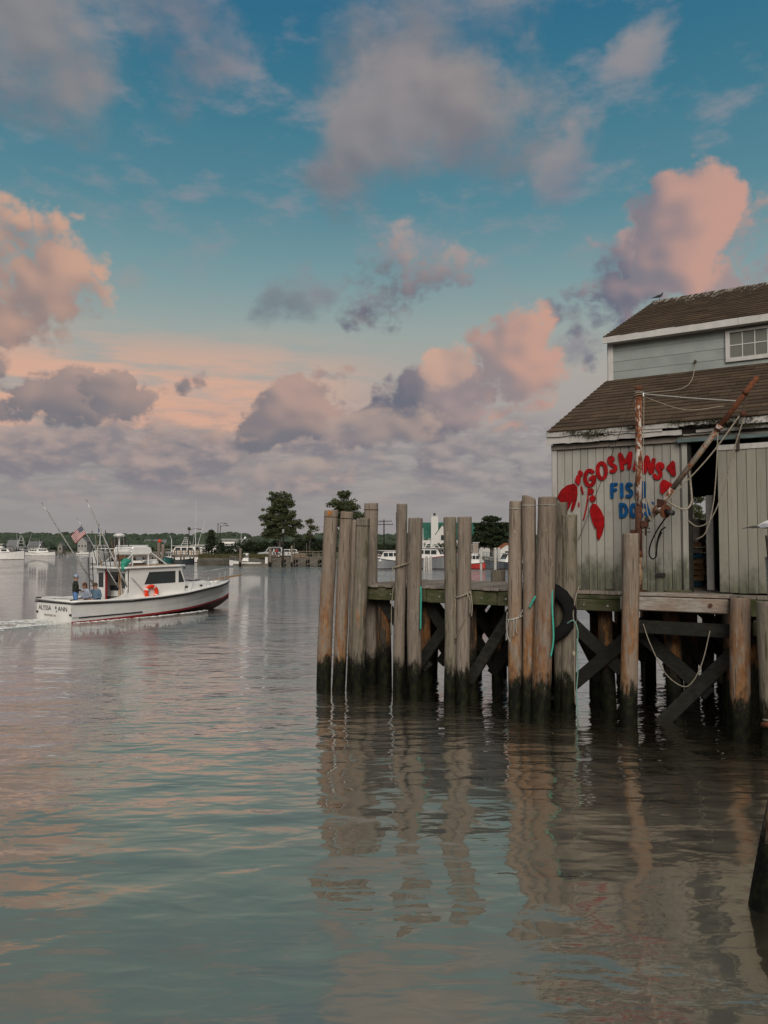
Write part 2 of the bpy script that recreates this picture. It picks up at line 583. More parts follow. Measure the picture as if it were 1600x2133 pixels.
def pile_wood(name, cols, stain=0.0, green=0.0, wet=0.72):
    """weathered timber standing in the tide: checks, rust and lichen stains, weed below the tide line"""
    mt, n, pr, out = newmat(name)
    c = coords(n)
    gpos, (gx, gy, gz) = pos_z(n)
    g = n.mapping(c, (11, 11, 0.9))
    fine = n.noise(g, 2.0, 8.0, 0.68, 0.5)
    big = n.noise(n.mapping(c, (3, 3, 1)), 1.2, 5.0, 0.6)
    blot = n.noise(n.mapping(c, (5, 5, 3.2)), 2.0, 6.0, 0.62)
    col = n.mix(n.step(fine, 0.30, 0.70), cols[0], cols[1])
    col = n.mix(n.step(big, 0.40, 0.66, 0, 0.75), col, cols[2])
    col = n.mix(n.step(blot, 0.60, 0.72, 0, 0.45), col, tuple(min(1, x * 1.35) for x in cols[1][:3]))
    crack = n.noise(n.mapping(c, (16, 16, 0.55)), 2.1, 3.0, 0.6)
    col = n.mix(n.step(crack, 0.63, 0.68, 0, 0.8), col, (0.022, 0.017, 0.013, 1))
    if green:
        gm = n.noise(n.mapping(c, (4, 4, 1.3), (5, 2, 1)), 1.6, 5.0, 0.6)
        col = n.mix(n.step(gm, 0.60 - green * 0.3, 0.80 - green * 0.3, 0, 0.7), col, (0.060, 0.062, 0.030, 1))
    if stain:
        sm = n.noise(n.mapping(c, (4.5, 4.5, 0.8), (1, 8, 3)), 1.7, 6.0, 0.68)
        sm = n.m('MULTIPLY', n.step(sm, 0.60 - stain * 0.16, 0.70 - stain * 0.14), n.step(gz, 2.9, 1.3))
        col = n.mix(n.m('MULTIPLY', sm, 0.85), col, n.mix(n.step(blot, 0.35, 0.65), (0.20, 0.080, 0.026, 1), (0.30, 0.155, 0.065, 1)))
    edge = n.noise(n.mapping(c, (5, 5, 1.6), (9, 9, 4)), 1.9, 7.0, 0.70)
    tide = n.m('ADD', gz, n.m('MULTIPLY', n.m('SUBTRACT', edge, 0.5), 1.15))
    weed = n.mix(n.step(blot, 0.42, 0.66), (0.0025, 0.003, 0.002, 1), (0.014, 0.016, 0.006, 1))
    wetf = n.step(tide, wet + 0.20, wet - 0.10)
    col = n.mix(wetf, col, weed)
    # barnacles and silt just above the weed
    bn = n.voro(c, 60.0).outputs['Distance']
    bar = n.m('MULTIPLY', n.step(bn, 0.35, 0.2), n.m('MULTIPLY', n.step(tide, wet + 0.3, wet + 0.05), n.step(tide, wet - 0.35, wet - 0.05)))
    col = n.mix(n.m('MULTIPLY', bar, 0.35), col, (0.28, 0.25, 0.20, 1))
    oi = n.new('ShaderNodeObjectInfo').outputs['Random']
    hs = n.new('ShaderNodeHueSaturation')
    n.put(hs.inputs['Value'], n.step(oi, 0, 1, 0.85, 1.15, False))
    n.put(hs.inputs['Color'], col)
    n.put(pr.inputs['Base Color'], hs.outputs[0])
    n.put(pr.inputs['Roughness'], n.step(wetf, 0, 1, 0.92, 0.65, False))
    pr.inputs['Specular IOR Level'].default_value = 0.12
    h = n.m('SUBTRACT', n.m('ADD', fine, n.m('MULTIPLY', blot, 0.6)), n.step(crack, 0.61, 0.67, 0, 1.2))
    bump(n, pr, h, 0.6, 0.02)
    return mt


def wall_paint(name, base, dirt, low_z, low_amt=1.0, plankvar=0.08):
    """old pale paint on boards: streaks, grime and green at the foot"""
    mt, n, pr, out = newmat(name)
    c = coords(n)
    gpos, (gx, gy, gz) = pos_z(n)
    st = n.noise(n.mapping(c, (9, 9, 0.8)), 1.6, 7.0, 0.65)
    bl = n.noise(gpos, 1.1, 6.0, 0.62)
    col = n.mix(n.step(st, 0.45, 0.72, 0, 0.55), base, dirt)
    col = n.mix(n.step(bl, 0.52, 0.72, 0, 0.5), col, tuple(x * 0.62 for x in dirt[:3]))
    ng = n.noise(n.mapping(gpos, (2.4, 2.4, 1.6)), 1.6, 7.0, 0.68)
    lowm = n.m('ADD', gz, n.m('MULTIPLY', n.m('SUBTRACT', ng, 0.5), 1.5))
    foot = n.step(lowm, low_z + 0.55, low_z - 0.15, 0, 0.85 * low_amt)
    col = n.mix(foot, col, n.mix(n.step(st, 0.35, 0.65), (0.030, 0.034, 0.022, 1), (0.12, 0.125, 0.075, 1)))
    flk = n.noise(n.mapping(c, (9, 9, 4)), 3.0, 5.0, 0.7)
    col = n.mix(n.step(flk, 0.66, 0.72, 0, 0.7), col, (0.13, 0.115, 0.095, 1))
    oi = n.new('ShaderNodeObjectInfo').outputs['Random']
    hs = n.new('ShaderNodeHueSaturation')
    n.put(hs.inputs['Value'], n.step(oi, 0, 1, 1 - plankvar, 1 + plankvar, False))
    n.put(hs.inputs['Color'], col)
    n.put(pr.inputs['Base Color'], hs.outputs[0])
    pr.inputs['Roughness'].default_value = 0.75
    pr.inputs['Specular IOR Level'].default_value = 0.3
    bump(n, pr, n.m('SUBTRACT', st, n.step(flk, 0.66, 0.72)), 0.3, 0.006)
    return mt


def rust_mat(name, amount=0.5, under=(0.055, 0.020, 0.010, 1), paint=(0.55, 0.50, 0.46, 1), mid=(0.26, 0.075, 0.018, 1)):
    mt, n, pr, out = newmat(name)
    c = coords(n)
    a = n.noise(n.mapping(c, (3.2, 3.2, 1.6)), 4.0, 8.0, 0.72)
    b = n.noise(c, 14.0, 5.0, 0.7)
    col = n.mix(n.step(b, 0.35, 0.65), under, mid)
    pm = n.step(a, amount - 0.03, amount + 0.03)
    col = n.mix(pm, col, n.mix(n.step(b, 0.45, 0.7, 0, 0.6), paint, (0.42, 0.22, 0.10, 1)))
    n.put(pr.inputs['Base Color'], col)
    n.put(pr.inputs['Roughness'], n.step(pm, 0, 1, 0.9, 0.55, False))
    bump(n, pr, n.m('ADD', pm, n.m('MULTIPLY', b, 0.5)), 0.5, 0.004)
    return mt


G = lambda r, g, b: lin(r, g, b)
pile_a = pile_wood('pile_timber', [(0.16, 0.13, 0.105, 1), (0.30, 0.255, 0.21, 1), (0.23, 0.185, 0.145, 1)], stain=0.0)
pile_b = pile_wood('pile_timber_stained', [(0.17, 0.13, 0.10, 1), (0.31, 0.26, 0.21, 1), (0.25, 0.19, 0.145, 1)], stain=1.0)
pile_c = pile_wood('pile_timber_mossy', [(0.13, 0.112, 0.088, 1), (0.25, 0.215, 0.17, 1), (0.18, 0.155, 0.115, 1)], stain=0.2, green=0.35)
pile_d = pile_wood('pile_timber_under', [(0.030, 0.027, 0.022, 1), (0.085, 0.075, 0.060, 1), (0.045, 0.038, 0.030, 1)], stain=1.0, wet=0.95)  # darker copy of the pile timber, with the under-deck shade in its colour
deck_wood = wood('deck_timber', [(0.17, 0.145, 0.12, 1), (0.30, 0.265, 0.225, 1), (0.22, 0.17, 0.13, 1)], (10, 1.2, 10))
moss_wood = wood('mossy_timber', [(0.06, 0.058, 0.035, 1), (0.12, 0.11, 0.065, 1), (0.085, 0.088, 0.040, 1)], (2, 2, 9), moss=0.55)
brace_wood = wood('brace_timber', [(0.012, 0.012, 0.010, 1), (0.030, 0.029, 0.024, 1), (0.013, 0.013, 0.010, 1)], (3, 3, 6), moss=0.1)  # shade below the pier is put into this dark colour
pale_wood = wood('bleached_timber', [(0.24, 0.21, 0.18, 1), (0.42, 0.38, 0.33, 1), (0.25, 0.15, 0.09, 1)], (2, 2, 12))
raw_wood = wood('raw_timber', [(0.24, 0.14, 0.075, 1), (0.38, 0.24, 0.13, 1), (0.30, 0.19, 0.10, 1)], (6, 6, 6))
wall_mat = wall_paint('old_white_boards', (0.325, 0.312, 0.278, 1), (0.235, 0.222, 0.190, 1), 2.75, plankvar=0.14)
door_mat = wall_paint('grey_door_boards', (0.265, 0.252, 0.205, 1), (0.19, 0.178, 0.140, 1), 2.45, 0.9)
trim_mat = wall_paint('peeling_trim', (0.48, 0.46, 0.43, 1), (0.30, 0.275, 0.24, 1), -5.0, 0.0)
fascia_mat = wall_paint('grey_fascia', (0.27, 0.24, 0.205, 1), (0.18, 0.155, 0.13, 1), -5.0, 0.0)
blue_mat = plain('pale_blue_clapboard', (0.275, 0.305, 0.290), 0.6, 0.10, scale=1.5)
white_trim = plain('white_trim', (0.52, 0.505, 0.48), 0.55, 0.07)
red_paint = plain('red_paint', (0.30, 0.004, 0.006), 0.6, 0.22, scale=9, spec=0.15)
blue_paint = plain('blue_paint', (0.003, 0.075, 0.22), 0.6, 0.22, scale=9, spec=0.15)
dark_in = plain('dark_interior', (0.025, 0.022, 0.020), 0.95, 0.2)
teal_metal = plain('teal_track', (0.10, 0.145, 0.145), 0.6, 0.15)
rust_pole = rust_mat('rusty_white_pole', 0.52)
rust_dark = rust_mat('rusty_pole', 0.70, mid=(0.17, 0.05, 0.016, 1))
rust_brown = rust_mat('brown_rust', 0.85, under=(0.04, 0.016, 0.010, 1), mid=(0.10, 0.032, 0.014, 1))
boom_grey = rust_mat('grey_boom', 0.44, paint=(0.16, 0.145, 0.12, 1))
rope_tan = plain('tan_rope', (0.30, 0.26, 0.20), 0.9, 0.2, scale=40)
rope_teal = plain('teal_rope', (0.05, 0.34, 0.26), 0.8, 0.2, scale=40)
rope_pale = plain('pale_rope', (0.38, 0.37, 0.33), 0.9, 0.2, scale=40)
rubber = plain('black_rubber', (0.010, 0.010, 0.011), 0.85, 0.3, spec=0.15)
steel = plain('steel', (0.45, 0.45, 0.45), 0.35, 0.1, metal=0.8)
iron = plain('dark_iron', (0.06, 0.045, 0.035), 0.7, 0.3, metal=0.3)
gel = plain('white_gelcoat', (0.82, 0.80, 0.76), 0.28, 0.04, scale=1.2, spec=0.5)
gel_b = plain('white_plastic', (0.72, 0.71, 0.69), 0.4, 0.05)
black_paint = plain('black_trim', (0.015, 0.016, 0.018), 0.45, 0.1)
red_boot = plain('red_boot_stripe', (0.33, 0.02, 0.025), 0.5, 0.1)
dark_bottom = plain('dark_bottom_paint', (0.035, 0.014, 0.014), 0.6, 0.2)


def glass_mat(name, col=(0.02, 0.03, 0.03), rough=0.06):
    mt, n, pr, out = newmat(name)
    c = coords(n)
    nz = n.noise(c, 2.0, 3.0, 0.5)
    n.put(pr.inputs['Base Color'], n.mix(nz, (*[x * 0.7 for x in col], 1), (*[x * 1.4 for x in col], 1)))
    pr.inputs['Roughness'].default_value = rough
    pr.inputs['Specular IOR Level'].default_value = 0.6
    return mt


glass = glass_mat('dark_glass')
pane_mat = glass_mat('dusty_pane', (0.13, 0.135, 0.115), 0.25)


def shingle_mat():
    mt, n, pr, out = newmat('brown_shingle')
    c = coords(n)
    gpos, (gx, gy, gz) = pos_z(n)
    oi = n.new('ShaderNodeObjectInfo').outputs['Random']
    gr = n.noise(c, 55.0, 3.0, 0.7)
    bl = n.noise(gpos, 0.9, 5.0, 0.6)
    col = n.mix(n.step(gr, 0.3, 0.7), (0.046, 0.031, 0.020, 1), (0.100, 0.068, 0.043, 1))
    col = n.mix(n.step(bl, 0.45, 0.7, 0, 0.5), col, (0.105, 0.070, 0.042, 1))
    hs = n.new('ShaderNodeHueSaturation')
    n.put(hs.inputs['Value'], n.step(oi, 0, 1, 0.72, 1.25, False))
    n.put(hs.inputs['Color'], col)
    col = hs.outputs[0]
    # gull droppings run down from the ridge
    rt = n.new('ShaderNodeVectorMath', operation='DOT_PRODUCT')
    n.put(rt.inputs[0], gpos)
    rt.inputs[1].default_value = tuple(PU)
    cb = n.new('ShaderNodeCombineXYZ')
    n.put(cb.inputs[0], n.m('MULTIPLY_ADD', gz, 2.2, n.m('MULTIPLY', rt.outputs['Value'], 7.0)))
    n.put(cb.inputs[1], n.m('MULTIPLY', gz, 1.4))
    dn = n.noise(cb.outputs[0], 1.5, 5.0, 0.7, 0.6)
    hgt = n.step(gz, 10.0, 11.0, 0.0, 0.20, False)
    dr = n.step(n.m('ADD', dn, hgt), 0.70, 0.78)
    dr = n.m('MULTIPLY', dr, n.step(gz, 9.9, 10.2))
    col = n.mix(n.m('MULTIPLY', dr, 0.8), col, (0.50, 0.47, 0.43, 1))
    n.put(pr.inputs['Base Color'], col)
    pr.inputs['Roughness'].default_value = 0.95
    pr.inputs['Specular IOR Level'].default_value = 0.2
    bump(n, pr, gr, 0.5, 0.006)
    return mt


shingle = shingle_mat()


def leaf_mat(name, a, b, trans=0.25):
    mt, n, pr, out = newmat(name)
    g = n.new('ShaderNodeNewGeometry')
    nz = n.noise(g.outputs['Position'], 0.9, 4.0, 0.6)
    rp = n.m('ADD', n.m('MULTIPLY', g.outputs['Random Per Island'], 0.5), n.m('MULTIPLY', nz, 0.7))
    n.put(pr.inputs['Base Color'], n.mix(n.step(rp, 0.25, 0.9), (*a, 1), (*b, 1)))
    pr.inputs['Roughness'].default_value = 0.75
    pr.inputs['Specular IOR Level'].default_value = 0.2
    tr = n.new('ShaderNodeBsdfTranslucent')
    tr.inputs[0].default_value = (*b, 1)
    mx = n.new('ShaderNodeMixShader')
    mx.inputs[0].default_value = trans
    n.l.new(pr.outputs[0], mx.inputs[1])
    n.l.new(tr.outputs[0], mx.inputs[2])
    n.l.new(mx.outputs[0], out.inputs[0])
    return mt


leaf_a = leaf_mat('broad_leaves', (0.070, 0.088, 0.040), (0.17, 0.19, 0.095), 0.5)
leaf_b = leaf_mat('dark_leaves', (0.018, 0.026, 0.013), (0.046, 0.060, 0.028), 0.15)
leaf_c = leaf_mat('far_leaves', (0.030, 0.045, 0.030), (0.060, 0.080, 0.048), 0.0)
bark = plain('bark', (0.09, 0.075, 0.06), 0.9, 0.25)

# ------------------------------------------------------------------ water
def water_mat():
    mt = bpy.data.materials.new('harbour_water')
    mt.use_nodes = True
    mt.node_tree.nodes.clear()
    n = NT(mt.node_tree)
    out = n.new('ShaderNodeOutputMaterial')
    gpos, (gx, gy, gz) = pos_z(n)
    # slow swell, gentle ripples, and wind ripples further out in the channel
    v1 = n.mapping(gpos, (0.75, 1.25, 1.0), (0, 0, 0), (0, 0, R(12)))
    h1 = n.noise(v1, 0.75, 1.0, 0.4, 0.3)
    v2 = n.mapping(gpos, (0.9, 1.9, 1.0), (3, 5, 0), (0, 0, R(-8)))
    h2 = n.noise(v2, 2.1, 1.5, 0.45, 0.4)
    v3 = n.mapping(gpos, (0.6, 2.6, 1.0), (7, 1, 0), (0, 0, R(4)))
    h3 = n.noise(v3, 3.2, 3.0, 0.55, 0.3)
    patch = n.step(n.noise(gpos, 0.09, 3.0, 0.5), 0.38, 0.62, 0.35, 1.0)
    chan = n.m('MULTIPLY', n.m('ADD', n.step(gy, 9.0, 34.0, 0.10, 1.0), n.step(gy, 45.0, 130.0, 0.0, 1.6)), patch)
    chan2 = n.step(gy, 4.0, 16.0, 0.50, 1.25)
    h = n.m('MULTIPLY', h1, 0.072)
    h = n.m('MULTIPLY_ADD', h2, n.m('MULTIPLY', chan2, 0.020), h)
    h = n.m('MULTIPLY_ADD', h3, n.m('MULTIPLY', chan, 0.040), h)
    bp = n.new('ShaderNodeBump')
    n.put(bp.inputs['Height'], h)
    bp.inputs['Strength'].default_value = 1.0
    bp.inputs['Distance'].default_value = 1.0
    # micro-ripples: part of the reflection is sharp, part is spread by wavelets too fine to see
    df = n.new('ShaderNodeBsdfDiffuse')
    df.inputs[0].default_value = (0.026, 0.024, 0.016, 1)
    fr = n.new('ShaderNodeFresnel')
    fr.inputs[0].default_value = 1.34
    n.l.new(bp.outputs[0], fr.inputs['Normal'])
    # reflection tinted warm at steep angles to take out the sky's blue
    tint = n.mix(n.step(fr.outputs[0], 0.03, 0.45), (1.0, 0.89, 0.69, 1), (0.98, 0.98, 0.97, 1))
    lobes = []
    tg = n.new('ShaderNodeCombineXYZ')          # the finest ripples run across the channel
    tg.inputs[0].default_value = 1.0
    for rgh, ani in ((0.02, 0.0), (0.30, 0.74)):
        gl = n.new('ShaderNodeBsdfAnisotropic', distribution='BECKMANN')
        n.put(gl.inputs[0], tint)
        gl.inputs['Roughness'].default_value = rgh
        gl.inputs['Anisotropy'].default_value = ani
        n.l.new(tg.outputs[0], gl.inputs['Tangent'])
        n.l.new(bp.outputs[0], gl.inputs['Normal'])
        lobes.append(gl)
    lm = n.new('ShaderNodeMixShader')
    n.put(lm.inputs[0], n.step(fr.outputs[0], 0.05, 0.35, 0.50, 0.15))
    n.l.new(lobes[0].outputs[0], lm.inputs[1])
    n.l.new(lobes[1].outputs[0], lm.inputs[2])
    k = n.step(fr.outputs[0], 0.02, 0.50, 0.54, 0.97, False)
    mx = n.new('ShaderNodeMixShader')
    n.put(mx.inputs[0], k)
    n.l.new(df.outputs[0], mx.inputs[1])
    n.l.new(lm.outputs[0], mx.inputs[2])
    n.l.new(mx.outputs[0], out.inputs[0])
    return mt


water_m = water_mat()
mb = MB()
mb.add([(-2600, -300, 0), (2600, -300, 0), (2600, 4500, 0), (-2600, 4500, 0)], [(0, 1, 2, 3)])
tag(mb.build('water', water_m), kind='structure')

# ------------------------------------------------------------------ the pier
DECK = 2.42
pier = thing('wooden_pier', 'weathered timber pier on dark crossed braces carrying the fish house', 'pier', P(2.0, 0.5, 0))


def pile_bend(seed, k):
    return Vector((math.sin(seed * 3.1 + k * 4.4), math.cos(seed * 1.7 + k * 3.6), 0)) * 0.022


def lump_pile(mb, base, top, r0, r1, seed, n=18, rings=16, slant=0.0, z0=-0.9, crack=0.0):
    """a tapered, slightly uneven timber from below the water to its top"""
    base, top = Vector(base), Vector(top)
    d = (top - base) / max(0.01, top.z - base.z)
    bot = base + d * z0
    vs, fs = [], []
    for i in range(rings + 1):
        k = i / rings
        c = bot.lerp(top, k)
        bend = pile_bend(seed, k)
        r = r0 + (r1 - r0) * k
        for j in range(n):
            a = 2 * math.pi * j / n
            q = 1 + 0.05 * mnoise.noise(Vector((math.cos(a) * 1.3 + seed * 7.3, math.sin(a) * 1.3, c.z * 0.9))) \
                + 0.028 * mnoise.noise(Vector((math.cos(a) * 4 + seed * 3.3, math.sin(a) * 4, c.z * 2.2)))
            if crack:
                da = abs((a - crack + math.pi) % (2 * math.pi) - math.pi)
                q -= 0.16 * max(0.0, 1 - da / 0.16) * min(1.0, max(0.0, (k - 0.35) * 3))
            if i == rings:
                q *= 0.965
            zz = 0.0
            if i >= rings - 1:
                zz = slant * math.cos(a - seed) * r + 0.012 * mnoise.noise(Vector((math.cos(a) * 3, math.sin(a) * 3, seed)))
            if i == rings - 1:
                c2 = top - d * 0.03
                vs.append(c2 + bend + Vector((math.cos(a) * r * q, math.sin(a) * r * q, zz)))
            else:
                vs.append(c + bend + Vector((math.cos(a) * r * q, math.sin(a) * r * q, zz)))
    for i in range(rings):
        for j in range(n):
            fs.append((i * n + j, i * n + (j + 1) % n, (i + 1) * n + (j + 1) % n, (i + 1) * n + j))
    o = rings * n
    vs.append(top + Vector((0, 0, -0.008)))
    for j in range(n):
        fs.append((o + j, o + (j + 1) % n, len(vs) - 1))
    mb.add(vs, fs)
    return mb


# deck planks of the open finger, laid across it
rd = random.Random(3)
t = 1.60
while t < 6.12:
    wdt = 0.185 + rd.uniform(-0.012, 0.012)
    e0, e1 = -0.56 + rd.uniform(-0.035, 0.035), 2.50 + rd.uniform(-0.03, 0.03)
    mb = MB().box(P(t + wdt / 2, (e0 + e1) / 2, DECK - 0.028 + rd.uniform(-0.006, 0.006)), (wdt - 0.012, e1 - e0, 0.055), PAX)
    mb.build('deck_plank', deck_wood, pier, bevel=0.008)
    t += wdt
# rim beams under the plank ends
for (a, b, s0, z0, z1, m_) in [(6.10, 4.32, -0.44, 2.07, 2.355, moss_wood), (4.30, 2.62, -0.44, 2.06, 2.345, moss_wood), (2.60, 1.60, -0.45, 2.06, 2.35, moss_wood),
                               (1.585, 0.02, -0.30, 2.03, 2.25, moss_wood), (1.585, 0.02, -0.27, 2.255, 2.335, moss_wood)]:
    MB().box(P((a + b) / 2, s0, (z0 + z1) / 2), (abs(a - b), 0.13, z1 - z0), PAX).build('rim_beam', m_, pier, bevel=0.012)
    for k in range(3):
        tt = a + (b - a) * (0.2 + 0.3 * k)
        if z1 - z0 > 0.15:
            MB().tube([P(tt, s0 - 0.062, (z0 + z1) / 2), P(tt, s0 - 0.082, (z0 + z1) / 2)], 0.022, 8).build('bolt', steel, pier)
for s0 in (1.0, 2.38):
    MB().box(P(3.85, s0, 2.20), (4.5, 0.14, 0.30), PAX).build('rim_beam', moss_wood, pier, bevel=0.012)
MB().box(P(6.06, 0.97, 2.20), (0.12, 2.68, 0.29), PAX).build('rim_beam', moss_wood, pier, bevel=0.012)
# floor under the fish house
t = -8.9
while t < 1.58:
    MB().box(P(t + 0.15, 6.85, 2.385), (0.288, 14.3, 0.06), PAX).build('floor_plank', deck_wood, pier)
    t += 0.30
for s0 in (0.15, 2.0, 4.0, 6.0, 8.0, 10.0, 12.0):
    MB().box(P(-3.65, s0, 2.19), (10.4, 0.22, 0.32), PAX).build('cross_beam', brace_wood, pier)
# loading platform in front of the door
rd = random.Random(5)
for k, (a, b) in enumerate([(-0.86, -0.62), (-0.60, -0.36), (-0.345, -0.20)]):
    MB().box(P(-0.955, (a + b) / 2, DECK - 0.005 - 0.006 * k), (1.93, b - a - 0.012, 0.062), PAX).build('platform_plank', pale_wood if k == 0 else deck_wood, pier, bevel=0.01)
MB().box(P(-0.97, -0.80, 2.245), (1.86, 0.14, 0.25), PAX).build('platform_beam', pale_wood, pier, bevel=0.015)
for tt in (-0.36, -1.62):
    MB().tube([P(tt, -0.87, 2.26), P(tt, -0.895, 2.26)], 0.035, 10).build('bolt', rust_brown, pier)
MB().box(P(-0.97, -0.63, 1.80), (1.92, 0.12, 0.24), PAX).build('beam', brace_wood, pier, bevel=0.012)
MB().box(P(-2.62, -0.35, 2.20), (1.0, 0.12, 0.30), PAX).build('rim_beam', moss_wood, pier, bevel=0.012)
MB().box(P(-5.5, -0.30, 2.22), (4.7, 0.12, 0.28), PAX).build('rim_beam', moss_wood, pier, bevel=0.012)
MB().box(P(-2.55, -0.66, 1.88), (0.55, 0.26, 0.26), PAX).build('stub_beam', moss_wood, pier, bevel=0.02)

# structural piles under the deck
sup = []
rd = random.Random(11)
for tt in (5.75, 4.55, 3.45, 2.35):
    for s0 in (0.05, 1.25, 2.3):
        sup.append((tt + rd.uniform(-0.1, 0.1), s0 + rd.uniform(-0.05, 0.05), 2.2, rd.uniform(0.13, 0.16)))
for tt in (1.25, 0.55, -0.72, -1.85, -3.2, -4.6, -6.0, -7.4):
    for s0 in (0.12, 2.0, 4.0, 6.5, 9.5):
        sup.append((tt + rd.uniform(-0.08, 0.08), s0 + rd.uniform(-0.05, 0.05), 2.1, rd.uniform(0.13, 0.16)))
for i, (tt, s0, zt, r) in enumerate(sup):
    b = P(tt, s0, 0)
    mb = lump_pile(MB(), b, P(tt + rd.uniform(-0.03, 0.03), s0, zt), r * 1.08, r, i * 0.73, 14, 10)
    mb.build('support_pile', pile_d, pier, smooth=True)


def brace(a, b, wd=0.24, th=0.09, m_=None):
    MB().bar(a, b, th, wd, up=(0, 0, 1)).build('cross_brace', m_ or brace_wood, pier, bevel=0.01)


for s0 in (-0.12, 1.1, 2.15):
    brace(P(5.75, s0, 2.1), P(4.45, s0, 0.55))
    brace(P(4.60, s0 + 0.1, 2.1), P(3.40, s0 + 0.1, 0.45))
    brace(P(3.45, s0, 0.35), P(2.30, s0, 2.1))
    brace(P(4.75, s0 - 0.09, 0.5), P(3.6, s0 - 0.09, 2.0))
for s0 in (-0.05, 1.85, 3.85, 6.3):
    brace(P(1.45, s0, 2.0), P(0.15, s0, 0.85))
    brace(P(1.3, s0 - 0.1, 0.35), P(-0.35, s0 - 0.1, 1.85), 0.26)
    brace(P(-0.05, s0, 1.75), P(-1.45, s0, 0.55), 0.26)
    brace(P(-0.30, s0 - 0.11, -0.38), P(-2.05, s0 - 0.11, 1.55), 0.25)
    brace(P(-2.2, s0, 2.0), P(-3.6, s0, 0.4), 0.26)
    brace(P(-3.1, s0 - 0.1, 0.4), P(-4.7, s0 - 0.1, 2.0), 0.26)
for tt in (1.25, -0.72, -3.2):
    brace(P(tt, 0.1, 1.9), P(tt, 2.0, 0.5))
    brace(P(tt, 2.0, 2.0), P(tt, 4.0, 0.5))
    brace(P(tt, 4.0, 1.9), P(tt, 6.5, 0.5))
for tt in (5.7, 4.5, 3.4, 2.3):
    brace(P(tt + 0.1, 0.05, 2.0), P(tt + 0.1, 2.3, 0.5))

# short stubs at the far edge of the finger deck
for k, (tt, s0) in enumerate([(5.18, 2.62), (3.93, 2.62)]):
    o = lump_pile(MB(), P(tt, s0, 0), P(tt, s0, 2.70), 0.185, 0.18, 40 + k, 16, 12).build('mooring_stub', pile_c, None, P(tt, s0, 0), smooth=True)
    tag(o, ['short rounded mooring stub at the far deck edge, left of the two', 'short rounded mooring stub at the far deck edge, right of the two'][k], 'mooring post', 'stubs at the far deck edge')

# ------------------------------------------------------------------ fender pilings, each a timber of its own
# name, t, s at the water, top t, s, height, radius low, radius top, timber, slant, label, metal band
PILES = [
    (6.68, -1.05, 6.57, -0.98, 4.14, 0.172, 0.158, pile_b, 0.05, 'outermost grey piling with an orange blotch at its top, at the end of the pier', 1),
    (6.35, -0.98, 6.15, -0.88, 4.10, 0.152, 0.145, pile_b, 0.03, 'leaning grey piling second from the pier end, banded near its top', 1),
    (6.14, -0.66, 6.03, -0.68, 3.90, 0.155, 0.150, pile_a, 0.02, 'piling half hidden behind the second one at the pier end', 0),
    (5.92, -0.78, 5.82, -0.78, 3.93, 0.165, 0.160, pile_c, 0.04, 'short dark mossy piling third from the pier end', 1),
    (6.18, 0.13, 6.12, 0.10, 4.34, 0.165, 0.170, pile_a, 0.02, 'tall pale piling standing at the deck end behind the front row', 1),
    (6.66, 2.40, 6.66, 2.40, 4.22, 0.150, 0.145, pile_a, 0.02, 'thin piling at the far deck edge, mostly hidden by the roped pair', 1),
    (4.78, -0.86, 4.77, -0.80, 4.24, 0.128, 0.118, pile_a, 0.03, 'slim tall piling with a rope tied round it, left of the split one', 0),
    (4.46, -0.78, 4.42, -0.74, 3.92, 0.155, 0.160, pile_a, 0.02, 'stout cracked piling right of the slim roped one', 0),
    (3.53, -0.88, 3.52, -0.84, 3.92, 0.135, 0.138, pile_c, 0.02, 'dark streaked piling, left one of the pair in the middle of the pier', 0),
    (3.20, -0.88, 3.21, -0.84, 3.92, 0.140, 0.148, pile_a, 0.02, 'grey roped piling, right one of the pair in the middle of the pier', 0),
    (1.97, -1.10, 1.93, -1.06, 4.20, 0.150, 0.135, pile_b, 0.02, 'orange-stained piling with frayed rope, left of the three before the fish house', 1),
    (1.69, -1.16, 1.62, -1.13, 4.26, 0.128, 0.135, pile_b, 0.35, 'piling with a slanted top, middle of the three before the fish house', 1),
    (1.36, -1.26, 1.26, -1.18, 4.25, 0.180, 0.185, pile_b, 0.02, 'thickest orange-stained piling, right of the three before the fish house', 1),
    (1.26, -0.52, 1.20, -0.50, 4.18, 0.120, 0.120, pile_c, 0.02, 'narrow piling squeezed behind the thickest one by the tyre', 0),
    (1.12, -0.56, 1.01, -0.52, 3.93, 0.140, 0.160, pile_c, 0.03, 'mossy piling between the hanging tyre and the lobster sign', 0),
    (-0.23, -1.00, -0.26, -0.98, 3.54, 0.155, 0.150, pile_b, 0.02, 'square-cut piling beside the foot of the rusty crane mast', 0),
    (-2.09, -1.02, -2.12, -1.00, 2.42, 0.165, 0.165, pile_b, 0.03, 'short piling under the right end of the loading platform', 0),
    (-2.54, -1.38, -2.58, -1.35, 2.40, 0.130, 0.150, pile_c, 0.03, 'mossy piling at the right edge with a thin pole on top', 0),
    (-3.15, -7.52, -3.60, -7.55, 3.00, 0.165, 0.150, pile_c, 0.03, 'nearest leaning piling at the right edge, crusted low down', 0),
]
PILE_OBJ = []
